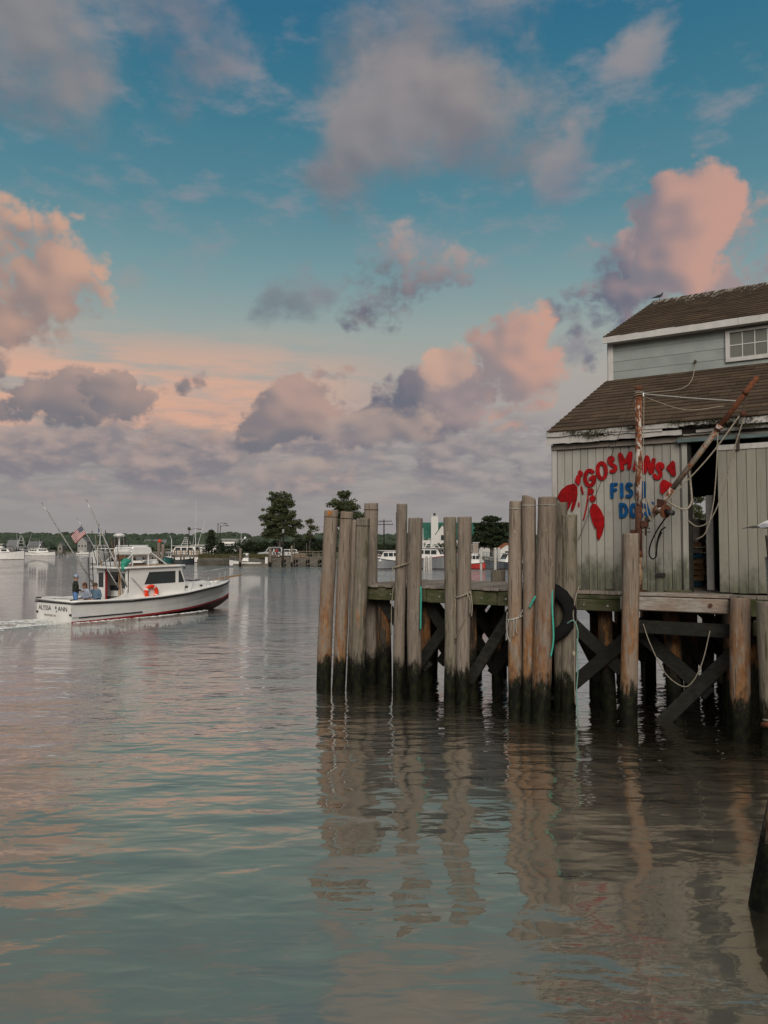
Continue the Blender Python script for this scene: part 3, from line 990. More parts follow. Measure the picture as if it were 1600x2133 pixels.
for i, (t0, s0, t1, s1, h, r0, r1, m_, sl, lab, band) in enumerate(PILES):
    b = P(t0, s0, 0)
    tp = P(t1, s1, h)
    root = thing('piling', lab, 'piling', b, group='fender pilings along the pier')
    lump_pile(MB(), b, tp, r0, r1, 1 + i * 1.37, 40, 30, sl, crack=[0, 4.2, 0, 5.0, 0, 0, 4.9, 5.1, 0, 4.3, 4.5, 5.05, 4.35, 0, 4.6, 5.1, 0, 0, 0][i]).build('timber', m_, root, smooth=True)
    if band:
        d = (tp - b).normalized()
        mbb = MB().torus(tp - d * 0.16 + pile_bend(1 + i * 1.37, 0.965), d, r1 * 1.005, 0.009, 28, 6)
        mbb.build('wire_band', rope_pale if i > 8 else iron, root, smooth=True)
    PILE_OBJ.append(root)
# orange blotch of paint on the outermost piling's head
b0, tp0 = P(*PILES[0][:2], 0), P(PILES[0][2], PILES[0][3], PILES[0][4])
mb = MB()
ctr = tp0 - Vector((0, 0, 0.075)) + pile_bend(1.0, 0.98)
pts = [(-2.05, -0.055), (-1.70, -0.06), (-1.45, -0.045), (-1.42, 0.03), (-1.62, 0.05), (-2.0, 0.045)]
vs = [ctr + Vector((math.cos(a) * 0.166, math.sin(a) * 0.166, z)) for a, z in pts]
mb.add(vs, [tuple(range(6))])
mb.build('paint_blotch', plain('orange_paint', (0.42, 0.16, 0.03), 0.7, 0.3), PILE_OBJ[0])

# ------------------------------------------------------------------ the fish house
house = thing('fish_house', 'weathered white fish house with brown shingle roofs and a blue clapboard upper storey', 'building', P(-3.6, 5.0, DECK))
TL, TR = 1.56, -8.9          # left and right ends along the pier
rd = random.Random(21)


def plank_obj(name, c, size, m_, parent, ax=PAX, bevel=0.004):
    return MB().box(c, size, ax).build(name, m_, parent, bevel=bevel)


# front wall: dark backing, then every board
DOOR_L, DOOR_R = -1.10, -2.35
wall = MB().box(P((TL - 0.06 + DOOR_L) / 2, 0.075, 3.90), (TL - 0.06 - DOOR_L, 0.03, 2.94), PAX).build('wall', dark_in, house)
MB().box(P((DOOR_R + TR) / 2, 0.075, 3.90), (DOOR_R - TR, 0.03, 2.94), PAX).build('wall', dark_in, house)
t = TL - 0.10
bw = 0.163
while t > DOOR_L + 0.10:
    w_ = min(bw + rd.uniform(-0.012, 0.012), t - DOOR_L - 0.02)
    low = 2.43 + rd.uniform(-0.02, 0.015)
    plank_obj('wall_board', P(t - w_ / 2, 0.045 + rd.uniform(-0.002, 0.002), (low + 5.36) / 2), (w_ - 0.010, 0.022, 5.36 - low), wall_mat, wall)
    t -= w_
t = -2.72
while t > -6.0:
    plank_obj('wall_board', P(t - bw / 2, 0.045, 3.90), (bw - 0.008, 0.022, 2.92), wall_mat, wall)
    t -= bw
# corner board, frieze boards, broken fascia
MB().box(P(TL - 0.045, 0.03, 3.88), (0.10, 0.05, 2.92), PAX).build('corner_board', trim_mat, house, bevel=0.004)
MB().box(P(TL + 0.012, 0.09, 3.88), (0.024, 0.13, 2.92), PAX).build('corner_board', trim_mat, house, bevel=0.004)
for (a, b, z0, z1, s0, m_) in [(1.57, 0.34, 5.31, 5.41, -0.01, fascia_mat), (0.335, -1.02, 5.30, 5.40, -0.012, fascia_mat), (-1.03, -6.0, 5.30, 5.40, -0.01, fascia_mat),
                               (1.62, 0.52, 5.415, 5.565, -0.15, trim_mat), (1.62, -1.0, 5.56, 5.655, -0.185, trim_mat), (0.56, -1.05, 5.42, 5.515, -0.14, trim_mat), (0.42, -0.70, 5.52, 5.60, -0.165, trim_mat),
                               (-1.01, -2.0, 5.58, 5.65, -0.18, trim_mat), (-1.30, -3.2, 5.44, 5.50, -0.09, trim_mat), (-2.05, -6.0, 5.53, 5.65, -0.18, trim_mat),
                               (-1.06, -1.90, 5.405, 5.435, -0.06, fascia_mat)]:
    mb = MB()
    # a board with a chewed, uneven lower edge
    n = 14
    top = [(a + (b - a) * k / n, z1 + 0.004 * rd.uniform(-1, 1)) for k in range(n + 1)]
    bot = [(a + (b - a) * k / n, z0 + (0.012 if m_ is trim_mat else 0.003) * rd.uniform(-1, 1)) for k in range(n, -1, -1)]
    mb.prism(top + bot, lambda p, q, d: P(p, d, q), s0 - 0.02, s0 + 0.02)
    mb.build('eave_board', m_, house)
# near-black strips and moss tufts along the eave
MB().box(P(-1.75, -0.02, 5.50), (2.0, 0.06, 0.20), PAX).build('dark_eave_strip', dark_in, house)
MB().box(P(0.9, 0.02, 5.49), (1.3, 0.06, 0.14), PAX).build('dark_eave_strip', dark_in, house)
moss_m = leaf_mat('roof_moss', (0.035, 0.034, 0.018), (0.085, 0.080, 0.045), 0.05)
for (tc0, tw, zc, zh, cnt) in [(0.62, 0.32, 5.57, 0.09, 420), (1.05, 0.20, 5.62, 0.03, 120), (-0.15, 0.18, 5.62, 0.03, 120), (-0.95, 0.18, 5.66, 0.05, 160), (-1.75, 0.62, 5.62, 0.08, 700), (-2.2, 0.5, 5.50, 0.06, 300)]:
    mb = MB()
    for k in range(cnt):
        c = P(tc0 + rd.gauss(0, tw * 0.5), -0.215 + rd.uniform(-0.03, 0.03), zc + rd.gauss(0, zh * 0.5))
        a = Vector((rd.uniform(-1, 1), rd.uniform(-1, 1), rd.uniform(-1, 1))).normalized() * 0.022
        b = a.orthogonal().normalized() * 0.016
        mb.add([c - a, c + b, c + a], [(0, 1, 2)])
    tag(mb.build('eave_moss', moss_m, house), kind='stuff')

# roofs: sheathing, then every shingle
SL0, SL1 = (-0.20, 5.66), (4.28, 7.56)
SU0, SU1 = (4.06, 8.66), (9.67, 11.10)


def roof_sheet(name, a, b, tl, tr, back=0.10):
    mb = MB()
    mb.prism([(a[0], a[1]), (b[0], b[1]), (b[0], b[1] - back), (a[0], a[1] - back)], lambda p, q, d: P(d, p, q), tl, tr)
    return mb.build(name, dark_in, house)


roof_low = roof_sheet('roof', (SL0[0] + 0.06, SL0[1] + 0.012), SL1, TL + 0.02, TR)
roof_up = roof_sheet('roof', (SU0[0] + 0.06, SU0[1] + 0.012), SU1, TL + 0.02, TR)
roof_back = MB().prism([(SU1[0], SU1[1]), (15.3, 8.6), (15.3, 8.5), (SU1[0], SU1[1] - 0.1)], lambda p, q, d: P(d, p, q), TL + 0.05, TR).build('roof', shingle, house)
tab_w, tab_l, tab_th = 0.44, 0.40, 0.016
variants = []
for k in range(5):
    mb = MB()
    j = [rd.uniform(-0.012, 0.012) for _ in range(4)]
    # local: x along the eave, y up the slope, z out of the slope; the lower edge lifts
    vs = [(-tab_w / 2 + 0.004, j[0], 0.014), (tab_w / 2 - 0.004, j[1], 0.014), (tab_w / 2 - 0.004, tab_l, 0.0), (-tab_w / 2 + 0.004, tab_l, 0.0)]
    vs += [(x, y, z + (tab_th + 0.006 * rd.random() if q < 2 else 0.006)) for q, (x, y, z) in enumerate(vs)]
    mb.add(vs, [(0, 3, 2, 1), (4, 5, 6, 7), (0, 1, 5, 4), (1, 2, 6, 5), (2, 3, 7, 6), (3, 0, 4, 7)])
    variants.append(mb.mesh('shingle', shingle))


def lay(roof, a, b, tl, rows_n, count_keep, t_keep):
    A, B = P(0, a[0], a[1]), P(0, b[0], b[1])
    up = (B - A)
    Ls = up.length
    up.normalize()
    along = -PU
    nrm = along.cross(up).normalized()
    ro = ORIGIN[roof.name]
    exp = Ls / rows_n
    rest = MB()
    for r in range(rows_n):
        off_ = (r % 2) * 0.5 * tab_w + rd.uniform(-0.05, 0.05)
        tt = tl - tab_w / 2 + off_ * 0 + 0.02
        k = 0
        x = tl + 0.045 - tab_w / 2 + rd.uniform(-0.008, 0.008)
        half = bool(r % 2)
        while x > TR + 0.2:
            base = P(x, 0, 0) * 1.0
            base.z = 0
            pos = P(x, a[0], a[1]) + up * (exp * r - 0.03)
            rot = rd.uniform(-0.008, 0.008)
            if half:
                pos = pos + PU * (tab_w * 0.25)
            M = Matrix((along, up, nrm)).transposed().to_4x4() @ Matrix.Rotation(rot, 4, 'Z')
            if x > t_keep:
                o = bpy.data.objects.new('shingle', rd.choice(variants))
                COL.objects.link(o)
                o.parent = roof
                M.translation = pos - ro
                o.matrix_local = M @ Matrix.Diagonal((0.5, 1, 1, 1)) if half else M
            else:
                M.translation = pos
                me = rd.choice(variants)
                rest.add([M @ v.co for v in me.vertices], [tuple(p.vertices) for p in me.polygons])
            x -= tab_w * (0.75 if half else 1.0)
            if half:
                x += tab_w * 0.25
            half = False
    tag(rest.build('roof_shingles', shingle, roof), kind='stuff')


lay(roof_low, SL0, SL1, TL, 16, 300, -2.9)
lay(roof_up, SU0, SU1, TL, 18, 300, -2.3)
# ridge caps
for k in range(24):
    tt = TL - 0.2 - k * 0.42
    mb = MB()
    mb.prism([(-0.16, -0.055), (0, 0.02), (0.16, -0.055), (0.16, -0.075), (0, 0.0), (-0.16, -0.075)], lambda p, q, d: P(d, SU1[0] + p, SU1[1] + 0.03 + q), tt + 0.23, tt - 0.21)
    mb.build('ridge_cap', shingle, roof_up)

# upper storey: wide blue clapboards, white trim, window
up_wall = MB().box(P((TL + TR) / 2, 4.36, 8.06), (TL - TR - 0.06, 0.05, 1.25), PAX).build('wall', dark_in, house)
for k in range(4):
    z0 = 7.52 + k * 0.262
    tilt = Matrix.Rotation(0.035, 3, PU)
    ax = (PU, tilt @ PV, tilt @ Vector((0, 0, 1)))
    for (a, b) in [(TL - 0.13, -1.30), (-3.02, -8.8)]:
        if k == 0 or k == 3:
            a, b = (TL - 0.13, -8.8)
            if b == -8.8 and k in (0, 3) and a == TL - 0.13:
                MB().box(P((a + b) / 2, 4.315, z0 + 0.128), (a - b, 0.022, 0.262), ax).build('clapboard', blue_mat, up_wall, bevel=0.003)
                break
        MB().box(P((a + b) / 2, 4.315, z0 + 0.128), (a - b, 0.022, 0.262), ax).build('clapboard', blue_mat, up_wall, bevel=0.003)
MB().box(P(TL - 0.065, 4.30, 8.06), (0.13, 0.06, 1.12), PAX).build('corner_board', white_trim, house, bevel=0.004)
MB().box(P(TL + 0.015, 4.38, 8.06), (0.03, 0.16, 1.12), PAX).build('corner_board', white_trim, house, bevel=0.004)
for (a, b) in [(TL + 0.06, -1.55), (-1.555, -6.0)]:
    MB().box(P((a + b) / 2, 4.05, 8.575), (a - b, 0.03, 0.17), PAX).build('eave_board', white_trim, house, bevel=0.004)
MB().box(P(-3.5, 4.18, 8.50), (10.0, 0.24, 0.02), PAX).build('soffit', white_trim, house)
# window in the upper storey
WL, WR, WB, WT = -1.24, -3.05, 7.68, 8.44
win = MB().box(P((WL + WR) / 2, 4.31, (WB + WT) / 2), (WL - WR, 0.02, WT - WB), PAX).build('window', dark_in, house)
fw = 0.10
for (c, sz) in [(P((WL + WR) / 2, 4.275, WB + fw / 2), (WL - WR, 0.06, fw)), (P((WL + WR) / 2, 4.275, WT - 0.03), (WL - WR, 0.06, 0.06)),
                (P(WL - fw / 2, 4.272, (WB + WT) / 2), (fw, 0.06, WT - WB - 0.01)), (P(WR + fw / 2, 4.272, (WB + WT) / 2), (fw, 0.06, WT - WB - 0.01))]:
    MB().box(c, sz, PAX).build('window_frame', white_trim, win, bevel=0.004)
ncol, nrow = 6, 2
pw, ph = (WL - WR - 2 * fw) / ncol, (WT - WB - fw - 0.06) / nrow
for i in range(ncol):
    for j in range(nrow):
        ti, zj = WL - fw - pw * (i + 0.5), WB + fw + ph * (j + 0.5)
        tl = Matrix.Rotation(rd.uniform(-0.01, 0.01), 3, Vector((0, 0, 1)))
        MB().box(P(ti, 4.295, zj), (pw - 0.004, 0.006, ph - 0.004), (tl @ PU, tl @ PV, Vector((0, 0, 1)))).build('pane', pane_mat, win)
for i in range(1, ncol):
    MB().box(P(WL - fw - pw * i, 4.285, (WB + fw + WT - 0.06) / 2), (0.022, 0.02, WT - WB - fw - 0.06), PAX).build('muntin', white_trim, win)
MB().box(P((WL + WR) / 2, 4.288, WB + fw + ph), (WL - WR - 2 * fw, 0.02, 0.022), PAX).build('muntin', white_trim, win)

# end gable, back wall with its opening, partition
gab = [(0.09, 2.43), (0.09, 5.5), (4.3, 7.45), (4.38, 8.6), (9.67, 10.98), (15.2, 8.5), (15.2, 2.43)]
MB().prism(gab, lambda p, q, d: P(d, p, q), TL - 0.06, TL - 0.02).build('wall', wall_mat, house)
MB().prism(gab, lambda p, q, d: P(d, p, q), TR + 0.02, TR + 0.06).build('wall', wall_mat, house)
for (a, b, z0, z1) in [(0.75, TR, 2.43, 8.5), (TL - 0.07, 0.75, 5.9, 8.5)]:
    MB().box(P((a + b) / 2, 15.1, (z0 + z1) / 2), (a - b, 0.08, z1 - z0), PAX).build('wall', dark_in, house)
MB().box(P((TL + TR) / 2 - 1.2, 2.6, 4.4), (7.0, 0.05, 3.9), PAX).build('partition', dark_in, house) if False else None
# doorway: jamb, white inner post, sliding door on its track
MB().box(P(DOOR_L + 0.035, 0.03, 3.87), (0.10, 0.10, 2.86), PAX).build('door_jamb', wall_mat, house, bevel=0.006)
MB().box(P(DOOR_L - 0.045, 0.06, 3.84), (0.055, 0.14, 2.80), PAX).build('door_jamb', brace_wood, house, bevel=0.004)
MB().box(P(-1.355, 0.90, 3.37), (0.135, 0.12, 1.88), PAX).build('post', white_trim, house, bevel=0.01)
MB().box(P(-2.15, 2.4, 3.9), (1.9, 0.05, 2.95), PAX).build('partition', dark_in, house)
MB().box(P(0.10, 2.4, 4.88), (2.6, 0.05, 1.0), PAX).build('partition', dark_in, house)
MB().box(P(-2.1, -0.07, 5.31), (2.3, 0.09, 0.075), PAX).build('door_track', teal_metal, house, bevel=0.008)
door = MB().box(P(-2.85, -0.045, 3.82), (2.36, 0.03, 2.72), PAX).build('sliding_door', dark_in, house)
t = -1.66
while t > -4.0:
    low = 2.44 + rd.uniform(-0.015, 0.015)
    plank_obj('door_board', P(t - 0.081, -0.075 + rd.uniform(-0.002, 0.002), (low + 5.16) / 2), (0.156, 0.024, 5.16 - low), door_mat, door)
    t -= 0.163
MB().box(P(-2.85, -0.097, 5.13), (2.40, 0.02, 0.10), PAX).build('door_rail', trim_mat, door, bevel=0.004)
for tt in (-2.02, -3.5):
    MB().box(P(tt, -0.115, 5.17), (0.06, 0.014, 0.22), PAX).build('hanger', iron, door, bevel=0.004)
    MB().tube([P(tt, -0.10, 5.29), P(tt, -0.14, 5.29)], 0.045, 10).build('roller', iron, door)
MB().box(P(-0.95, -0.14, 2.452), (0.46, 0.10, 0.045), PAX).build('door_sill', moss_wood, house, bevel=0.006)
MB().box(P(-0.60, -0.012, 2.75), (0.17, 0.01, 0.07), PAX).build('vent_slot', dark_in, house)

# ------------------------------------------------------------------ the lobster sign
RED={'G':[[(-0.713,4.815),(-0.762,4.847),(-0.824,4.828),(-0.864,4.74),(-0.861,4.638),(-0.817,4.563),(-0.751,4.542),(-0.695,4.594),(-0.683,4.713),(-0.749,4.679)]],'O':[[(-0.44,4.827),(-0.446,4.758),(-0.467,4.702),(-0.499,4.671),(-0.537,4.671),(-0.571,4.702),(-0.597,4.758),(-0.608,4.827),(-0.602,4.897),(-0.581,4.953),(-0.548,4.984),(-0.511,4.984),(-0.476,4.952),(-0.451,4.896),(-0.44,4.827)]],'S':[[(-0.3,5.038),(-0.318,5.079),(-0.358,5.074),(-0.373,5.024),(-0.337,4.959),(-0.266,4.909),(-0.249,4.854),(-0.275,4.811),(-0.329,4.808)]],'M':[[(-0.111,4.841),(-0.154,5.138),(-0.056,4.97),(0.049,5.148),(0.02,4.863)]],'A':[[(0.131,4.828),(0.212,5.105),(0.287,4.778)],[(0.162,4.895),(0.266,4.875)]],'N':[[(0.324,4.765),(0.366,5.051),(0.444,4.747),(0.495,4.99)]],'S2':[[(0.658,4.835),(0.649,4.885),(0.592,4.902),(0.56,4.846),(0.6,4.768),(0.619,4.711),(0.594,4.642),(0.537,4.636),(0.505,4.685)]]}
BLUE={'F':[[(-0.329,4.542),(-0.325,4.289)],[(-0.329,4.538),(-0.239,4.542)],[(-0.326,4.43),(-0.255,4.431)]],'I':[[(-0.132,4.537),(-0.13,4.291)]],'S':[[(0.054,4.517),(0.017,4.541),(-0.02,4.521),(-0.021,4.461),(0.049,4.39),(0.056,4.329),(0.023,4.288),(-0.026,4.3)]],'H':[[(0.161,4.553),(0.16,4.279)],[(0.294,4.551),(0.293,4.275)],[(0.162,4.414),(0.291,4.409)]],'D':[[(-0.159,4.14),(-0.152,3.896)],[(-0.159,4.136),(-0.085,4.123),(-0.044,4.02),(-0.077,3.914),(-0.152,3.894)]],'O':[[(0.151,4.006),(0.145,3.956),(0.129,3.915),(0.108,3.893),(0.084,3.894),(0.062,3.917),(0.048,3.958),(0.043,4.009),(0.049,4.06),(0.065,4.1),(0.087,4.122),(0.111,4.122),(0.132,4.098),(0.146,4.057),(0.151,4.006)]],'C':[[(0.307,4.087),(0.267,4.124),(0.221,4.075),(0.214,3.969),(0.253,3.909),(0.305,3.941)]],'K':[[(0.366,4.128),(0.366,3.903)],[(0.451,4.139),(0.371,3.997)],[(0.394,4.027),(0.458,3.902)]]}
CUT={'claw1':[(-1.459,4.328),(-1.371,4.474),(-1.245,4.563),(-1.102,4.594),(-1.037,4.526),(-1.033,4.387),(-1.053,4.24),(-1.108,4.075),(-1.162,4.011),(-1.169,4.058),(-1.135,4.224),(-1.144,4.261),(-1.202,4.114),(-1.28,3.977),(-1.338,3.959),(-1.345,4.174),(-1.411,4.26)],'arm1':[(-1.083,4.639),(-1.043,4.758),(-0.996,4.774),(-0.959,4.735),(-0.989,4.552),(-1.017,4.562)],'arm2':[(-1.014,4.821),(-0.982,4.87),(-0.921,4.826),(-0.912,4.779),(-0.94,4.725),(-0.991,4.778)],'claw2':[(-0.771,4.084),(-0.724,4.174),(-0.642,4.154),(-0.552,4.024),(-0.49,3.877),(-0.492,3.714),(-0.531,3.552),(-0.596,3.426),(-0.632,3.462),(-0.648,3.68),(-0.666,3.653),(-0.729,3.809),(-0.769,3.956)],'arm3':[(-0.813,4.467),(-0.73,4.486),(-0.69,4.429),(-0.713,4.357),(-0.805,4.36)],'arm4':[(-0.787,4.286),(-0.713,4.348),(-0.649,4.282),(-0.668,4.218),(-0.742,4.197)],'tail1':[(0.718,4.82),(0.85,4.96),(0.89,4.915),(0.903,4.662),(0.853,4.639)],'tail2':[(0.61,4.537),(0.678,4.603),(0.834,4.501),(0.842,4.474),(0.648,4.308),(0.607,4.362)]}
THIN=[([(-0.8,4.489),(-0.821,4.269),(-0.861,4.05),(-0.912,3.845)],0.012),([(-0.952,4.522),(-0.92,4.374)],0.016),([(-1.007,4.192),(-1.007,4.118)],0.012)]

sign = thing('lobster_sign', 'red cut-out lobster and lettering with blue words below, on the white wall', 'sign', P(0.2, -0.0, 4.0))


def sdf_plate(lines, r, th, name, m_, cell=0.009):
    """rounded strokes of radius r cut from board of thickness th"""
    pts = [p for l in lines for p in l]
    x0, x1 = min(p[0] for p in pts) - r * 1.3, max(p[0] for p in pts) + r * 1.3
    z0, z1 = min(p[1] for p in pts) - r * 1.3, max(p[1] for p in pts) + r * 1.3
    nx, nz = int((x1 - x0) / cell) + 2, int((z1 - z0) / cell) + 2
    X, Z = np.meshgrid(x0 + np.arange(nx) * cell, z0 + np.arange(nz) * cell, indexing='ij')
    D = np.full(X.shape, 1e9)
    for l in lines:
        if len(l) > 3:
            l = [(v.x, v.y) for v in spline([Vector((a, b, 0)) for a, b in l], 5)]
        for (ax_, az_), (bx_, bz_) in zip(l[:-1], l[1:]):
            dx, dz = bx_ - ax_, bz_ - az_
            q = np.clip(((X - ax_) * dx + (Z - az_) * dz) / max(1e-9, dx * dx + dz * dz), 0, 1)
            D = np.minimum(D, np.hypot(X - ax_ - q * dx, Z - az_ - q * dz))
    D = D - r
    key, V2, F2 = {}, [], []

    def vid(k, x, z):
        if k not in key:
            key[k] = len(V2)
            V2.append((x, z))
        return key[k]

    for i in range(nx - 1):
        for j in range(nz - 1):
            cs = [(i, j), (i + 1, j), (i + 1, j + 1), (i, j + 1)]
            d = [D[c] for c in cs]
            if min(d) >= 0:
                continue
            loop = []
            for k in range(4):
                a, b = cs[k], cs[(k + 1) % 4]
                da, db = d[k], d[(k + 1) % 4]
                if da < 0:
                    loop.append(vid(('c', a), X[a], Z[a]))
                if (da < 0) != (db < 0):
                    q = da / (da - db)
                    loop.append(vid(('e', min(a, b), max(a, b)), X[a] + (X[b] - X[a]) * q, Z[a] + (Z[b] - Z[a]) * q))
            if len(loop) > 2:
                F2.append(loop)
    cnt = {}
    for f in F2:
        for k in range(len(f)):
            e = (f[k], f[(k + 1) % len(f)])
            cnt[e] = 1
    n0 = len(V2)
    vs = [P(-x, 0.030 - th, z) for x, z in V2] + [P(-x, 0.034, z) for x, z in V2]
    fs = [tuple(f) for f in F2]
    for (a, b) in cnt:
        if (b, a) not in cnt:
            fs.append((b, a, a + n0, b + n0))
    return MB().add(vs, fs).build(name, m_, sign)


for k, l in RED.items():
    sdf_plate(l, 0.036, 0.035, 'letter', red_paint)
for k, l in BLUE.items():
    sdf_plate(l, 0.031, 0.030, 'letter', blue_paint)
for l, r in THIN:
    sdf_plate([l], r, 0.020, 'antenna', red_paint, 0.006)
for k, poly in CUT.items():
    n = len(poly)
    sm = []
    for i in range(n):       # round the corners a little
        a, b, c = [Vector((*poly[(i + q) % n], 0)) for q in (-1, 0, 1)]
        sm += [b.lerp(a, 0.22), b.lerp(a, 0.06).lerp(b.lerp(c, 0.06), 0.5), b.lerp(c, 0.22)]
    mb = MB().prism([(v.x, v.y) for v in sm], lambda p, q, d: P(-p, d, q), -0.004, 0.034)
    mb.build({'cl': 'claw', 'ar': 'claw_arm', 'ta': 'tail_fin'}[k[:2]], red_paint, sign)

# ------------------------------------------------------------------ rusty jib crane on the loading platform
crane = thing('jib_crane', 'rusty dockside jib crane with slanting boom and winch before the doorway', 'crane', P(-0.31, -0.55, DECK))
mast_top = P(-0.36, -0.55, 6.35)
mast_foot = P(-0.31, -0.55, 2.43)
ml = lambda z: mast_foot.lerp(mast_top, (z - 2.43) / (6.35 - 2.43))
mast = MB().tube([ml(4.05), ml(4.8), ml(5.6), ml(6.28)], 0.062, 16).build('mast', rust_pole, crane, smooth=True)
MB().tube([ml(3.22), ml(4.05)], 0.064, 16).build('mast', rust_brown, crane, smooth=True)
MB().tube([ml(3.10), ml(3.22)], 0.071, 16).build('collar', rust_dark, crane, smooth=True)
MB().tube([ml(2.43), ml(3.10)], 0.062, 16).build('mast_foot', rust_mat('tan_rust', 0.48, paint=(0.24, 0.17, 0.11, 1), mid=(0.16, 0.075, 0.035, 1)), crane, smooth=True)
MB().tube([ml(6.26), ml(6.35)], 0.068, 14).build('mast_cap', rust_dark, crane, smooth=True)
MB().box(ml(3.55) + PU * 0.09, (0.12, 0.05, 0.13), PAX).build('bracket', rust_brown, crane, bevel=0.008)
MB().box(ml(2.445), (0.34, 0.30, 0.025), PAX).build('base_plate', rust_brown, crane, bevel=0.004)
mb = MB().torus(ml(6.24), (0.1, 0, 1), 0.085, 0.010, 18, 6)
mb.torus(ml(6.20), (0, 0.15, 1), 0.095, 0.009, 18, 6).torus(ml(6.17), (-0.1, 0.1, 1), 0.088, 0.009, 18, 6)
mb.build('lashing', rope_tan, crane, smooth=True)
# hinge, arm and winch
hinge = P(-0.46, -0.58, 3.72)
MB().box(hinge + PU * 0.02, (0.13, 0.12, 0.13), PAX).build('hinge', rust_brown, crane, bevel=0.015)
MB().tube([hinge + Vector((0, 0, -0.22)), hinge + Vector((0, 0, 0.12))], 0.022, 8).build('hinge_pin', iron, crane, smooth=True)
for dz in (-0.08, -0.15):
    MB().tube([hinge + PU * 0.06 + Vector((0, 0, dz)), hinge - PU * 0.08 + Vector((0, 0, dz))], 0.012, 6).build('bolt', iron, crane)
b0, b1 = P(-0.50, -0.60, 3.78), P(-0.74, -0.65, 3.99)
MB().tube([b0, b1], 0.042, 12).build('boom_heel', boom_grey, crane, smooth=True)
bm = P(-0.90, -0.68, 4.26)
tipp = P(-2.46, -0.95, 6.22)
bl = lambda k: bm.lerp(tipp, k)
MB().tube([b1, bm, bl(0.05)], 0.052, 14).build('boom_sleeve', rust_pole, crane, smooth=True)
MB().tube([bl(0.03), bl(0.3), bl(0.58)], 0.050, 14).build('boom', boom_grey, crane, smooth=True)
MB().tube([bl(0.57), bl(0.75), bl(1.0)], 0.046, 14).build('boom_tip', rust_dark, crane, smooth=True)
MB().tube([bl(0.56), bl(0.60)], 0.062, 14).build('collar', rust_pole, crane, smooth=True)
MB().tube([bl(0.86), bl(0.885)], 0.060, 14).build('collar', rust_dark, crane, smooth=True)
wc = P(-0.78, -0.78, 3.96)
wax = (PU * -0.75 + PV * -0.55 + Vector((0, 0, -0.18))).normalized()
MB().tube([wc - wax * 0.10, wc + wax * 0.12], 0.055, 14).build('winch_drum', rust_pole, crane, smooth=True)
for k, rr in ((-0.11, 0.075), (0.13, 0.125)):
    MB().tube([wc + wax * (k - 0.012), wc + wax * (k + 0.012)], rr, 20).build('winch_flange', rust_dark, crane, smooth=False)
MB().tube([wc + wax * 0.14, wc + wax * 0.32], 0.048, 12).build('winch_motor', black_paint, crane, smooth=True)
MB().torus(wc - wax * 0.13, wax, 0.040, 0.018, 16, 8).build('winch_nut', rust_pole, crane, smooth=True)
MB().box(wc + Vector((0, 0, 0.13)) + PU * -0.02, (0.22, 0.05, 0.14), (wax, wax.cross(Vector((0, 0, 1))).normalized(), Vector((0, 0, 1)))).build('winch_plate', rust_brown, crane, bevel=0.01)
mb = MB()
for k in range(4):
    mb.tube(spline([P(-0.50 - 0.012 * k, -0.62, 4.18), P(-0.56 - 0.02 * k, -0.66, 4.0), P(-0.60, -0.66, 3.82 - 0.02 * k), P(-0.52, -0.66, 3.90), P(-0.49, -0.64, 4.12)], 6), 0.010, 6)
mb.build('coiled_line', rope_tan, crane, smooth=True)


def rope(name, label, pts, r, m_, cat='rope', group=None, n=8, parent=None):
    pts = spline(pts, n)
    mb = MB().tube(pts, r, 7)
    o = mb.build(name, m_, parent, None if parent else pts[-1], smooth=True)
    if not parent:
        tag(o, label, cat, group)
    return o


blk = P(-2.22, -0.95, 5.59)
MB().tube([bl(0.87), bl(0.87) + Vector((0, 0, -0.12)), blk + Vector((0, 0, 0.05))], 0.016, 6).build('chain', iron, crane)
MB().tube([blk - PV * 0.03, blk + PV * 0.03], 0.055, 14).build('pulley_block', rust_brown, crane, smooth=True)
rope('topping_lift', '', [mast_top + PU * -0.06 + Vector((0, 0, -0.15)), P(-1.2, -0.72, 6.02), bl(0.80)], 0.014, rope_pale, parent=crane)
rope('hoist_line', '', [blk + PU * 0.04, P(-1.6, -0.9, 4.83), wc + Vector((0, 0, 0.05))], 0.013, rope_tan, parent=crane)
rope('fall_line', '', sag(blk - PU * 0.03, P(-1.10, -0.45, 3.66), 0.0, 2) and [blk - PU * 0.03, P(-2.02, -0.85, 4.9), P(-1.86, -0.72, 4.35), P(-1.62, -0.62, 3.80), P(-1.38, -0.55, 3.66), P(-1.18, -0.40, 3.78)], 0.011, rope_tan, parent=crane)
rope('hanging_line', '', [bl(0.57) + Vector((0, 0, -0.06)), P(-1.74, -0.78, 4.6), P(-1.66, -0.7, 4.0), P(-1.52, -0.62, 3.55), P(-1.34, -0.55, 3.42)], 0.010, rope_tan, parent=crane)
rope('bent_pipe', '', [P(-0.86, -0.64, 4.14), P(-1.02, -0.6, 4.03), P(-1.16, -0.56, 3.98), P(-1.24, -0.52, 4.04), P(-1.27, -0.48, 4.16), P(-1.25, -0.44, 4.42), P(-1.22, -0.40, 4.70)], 0.018, rope_tan, parent=crane)
rope('stay_wire', '', [mast_top + Vector((0, 0, -0.12)) + PU * 0.06, P(1.01, -0.02, 3.43)], 0.006, iron, parent=crane)
rope('stay_wire', '', [mast_top + Vector((0, 0, -0.14)), P(-0.72, 2.2, 6.80), P(-0.58, 4.27, 7.77)], 0.009, rope_tan, parent=crane)
rope('stay_wire', '', [mast_top + Vector((0, 0, -0.2)) - PU * 0.07, P(-1.05, 0.2, 5.95), P(-1.7, 0.6, 6.02)], 0.008, rope_tan, parent=crane)
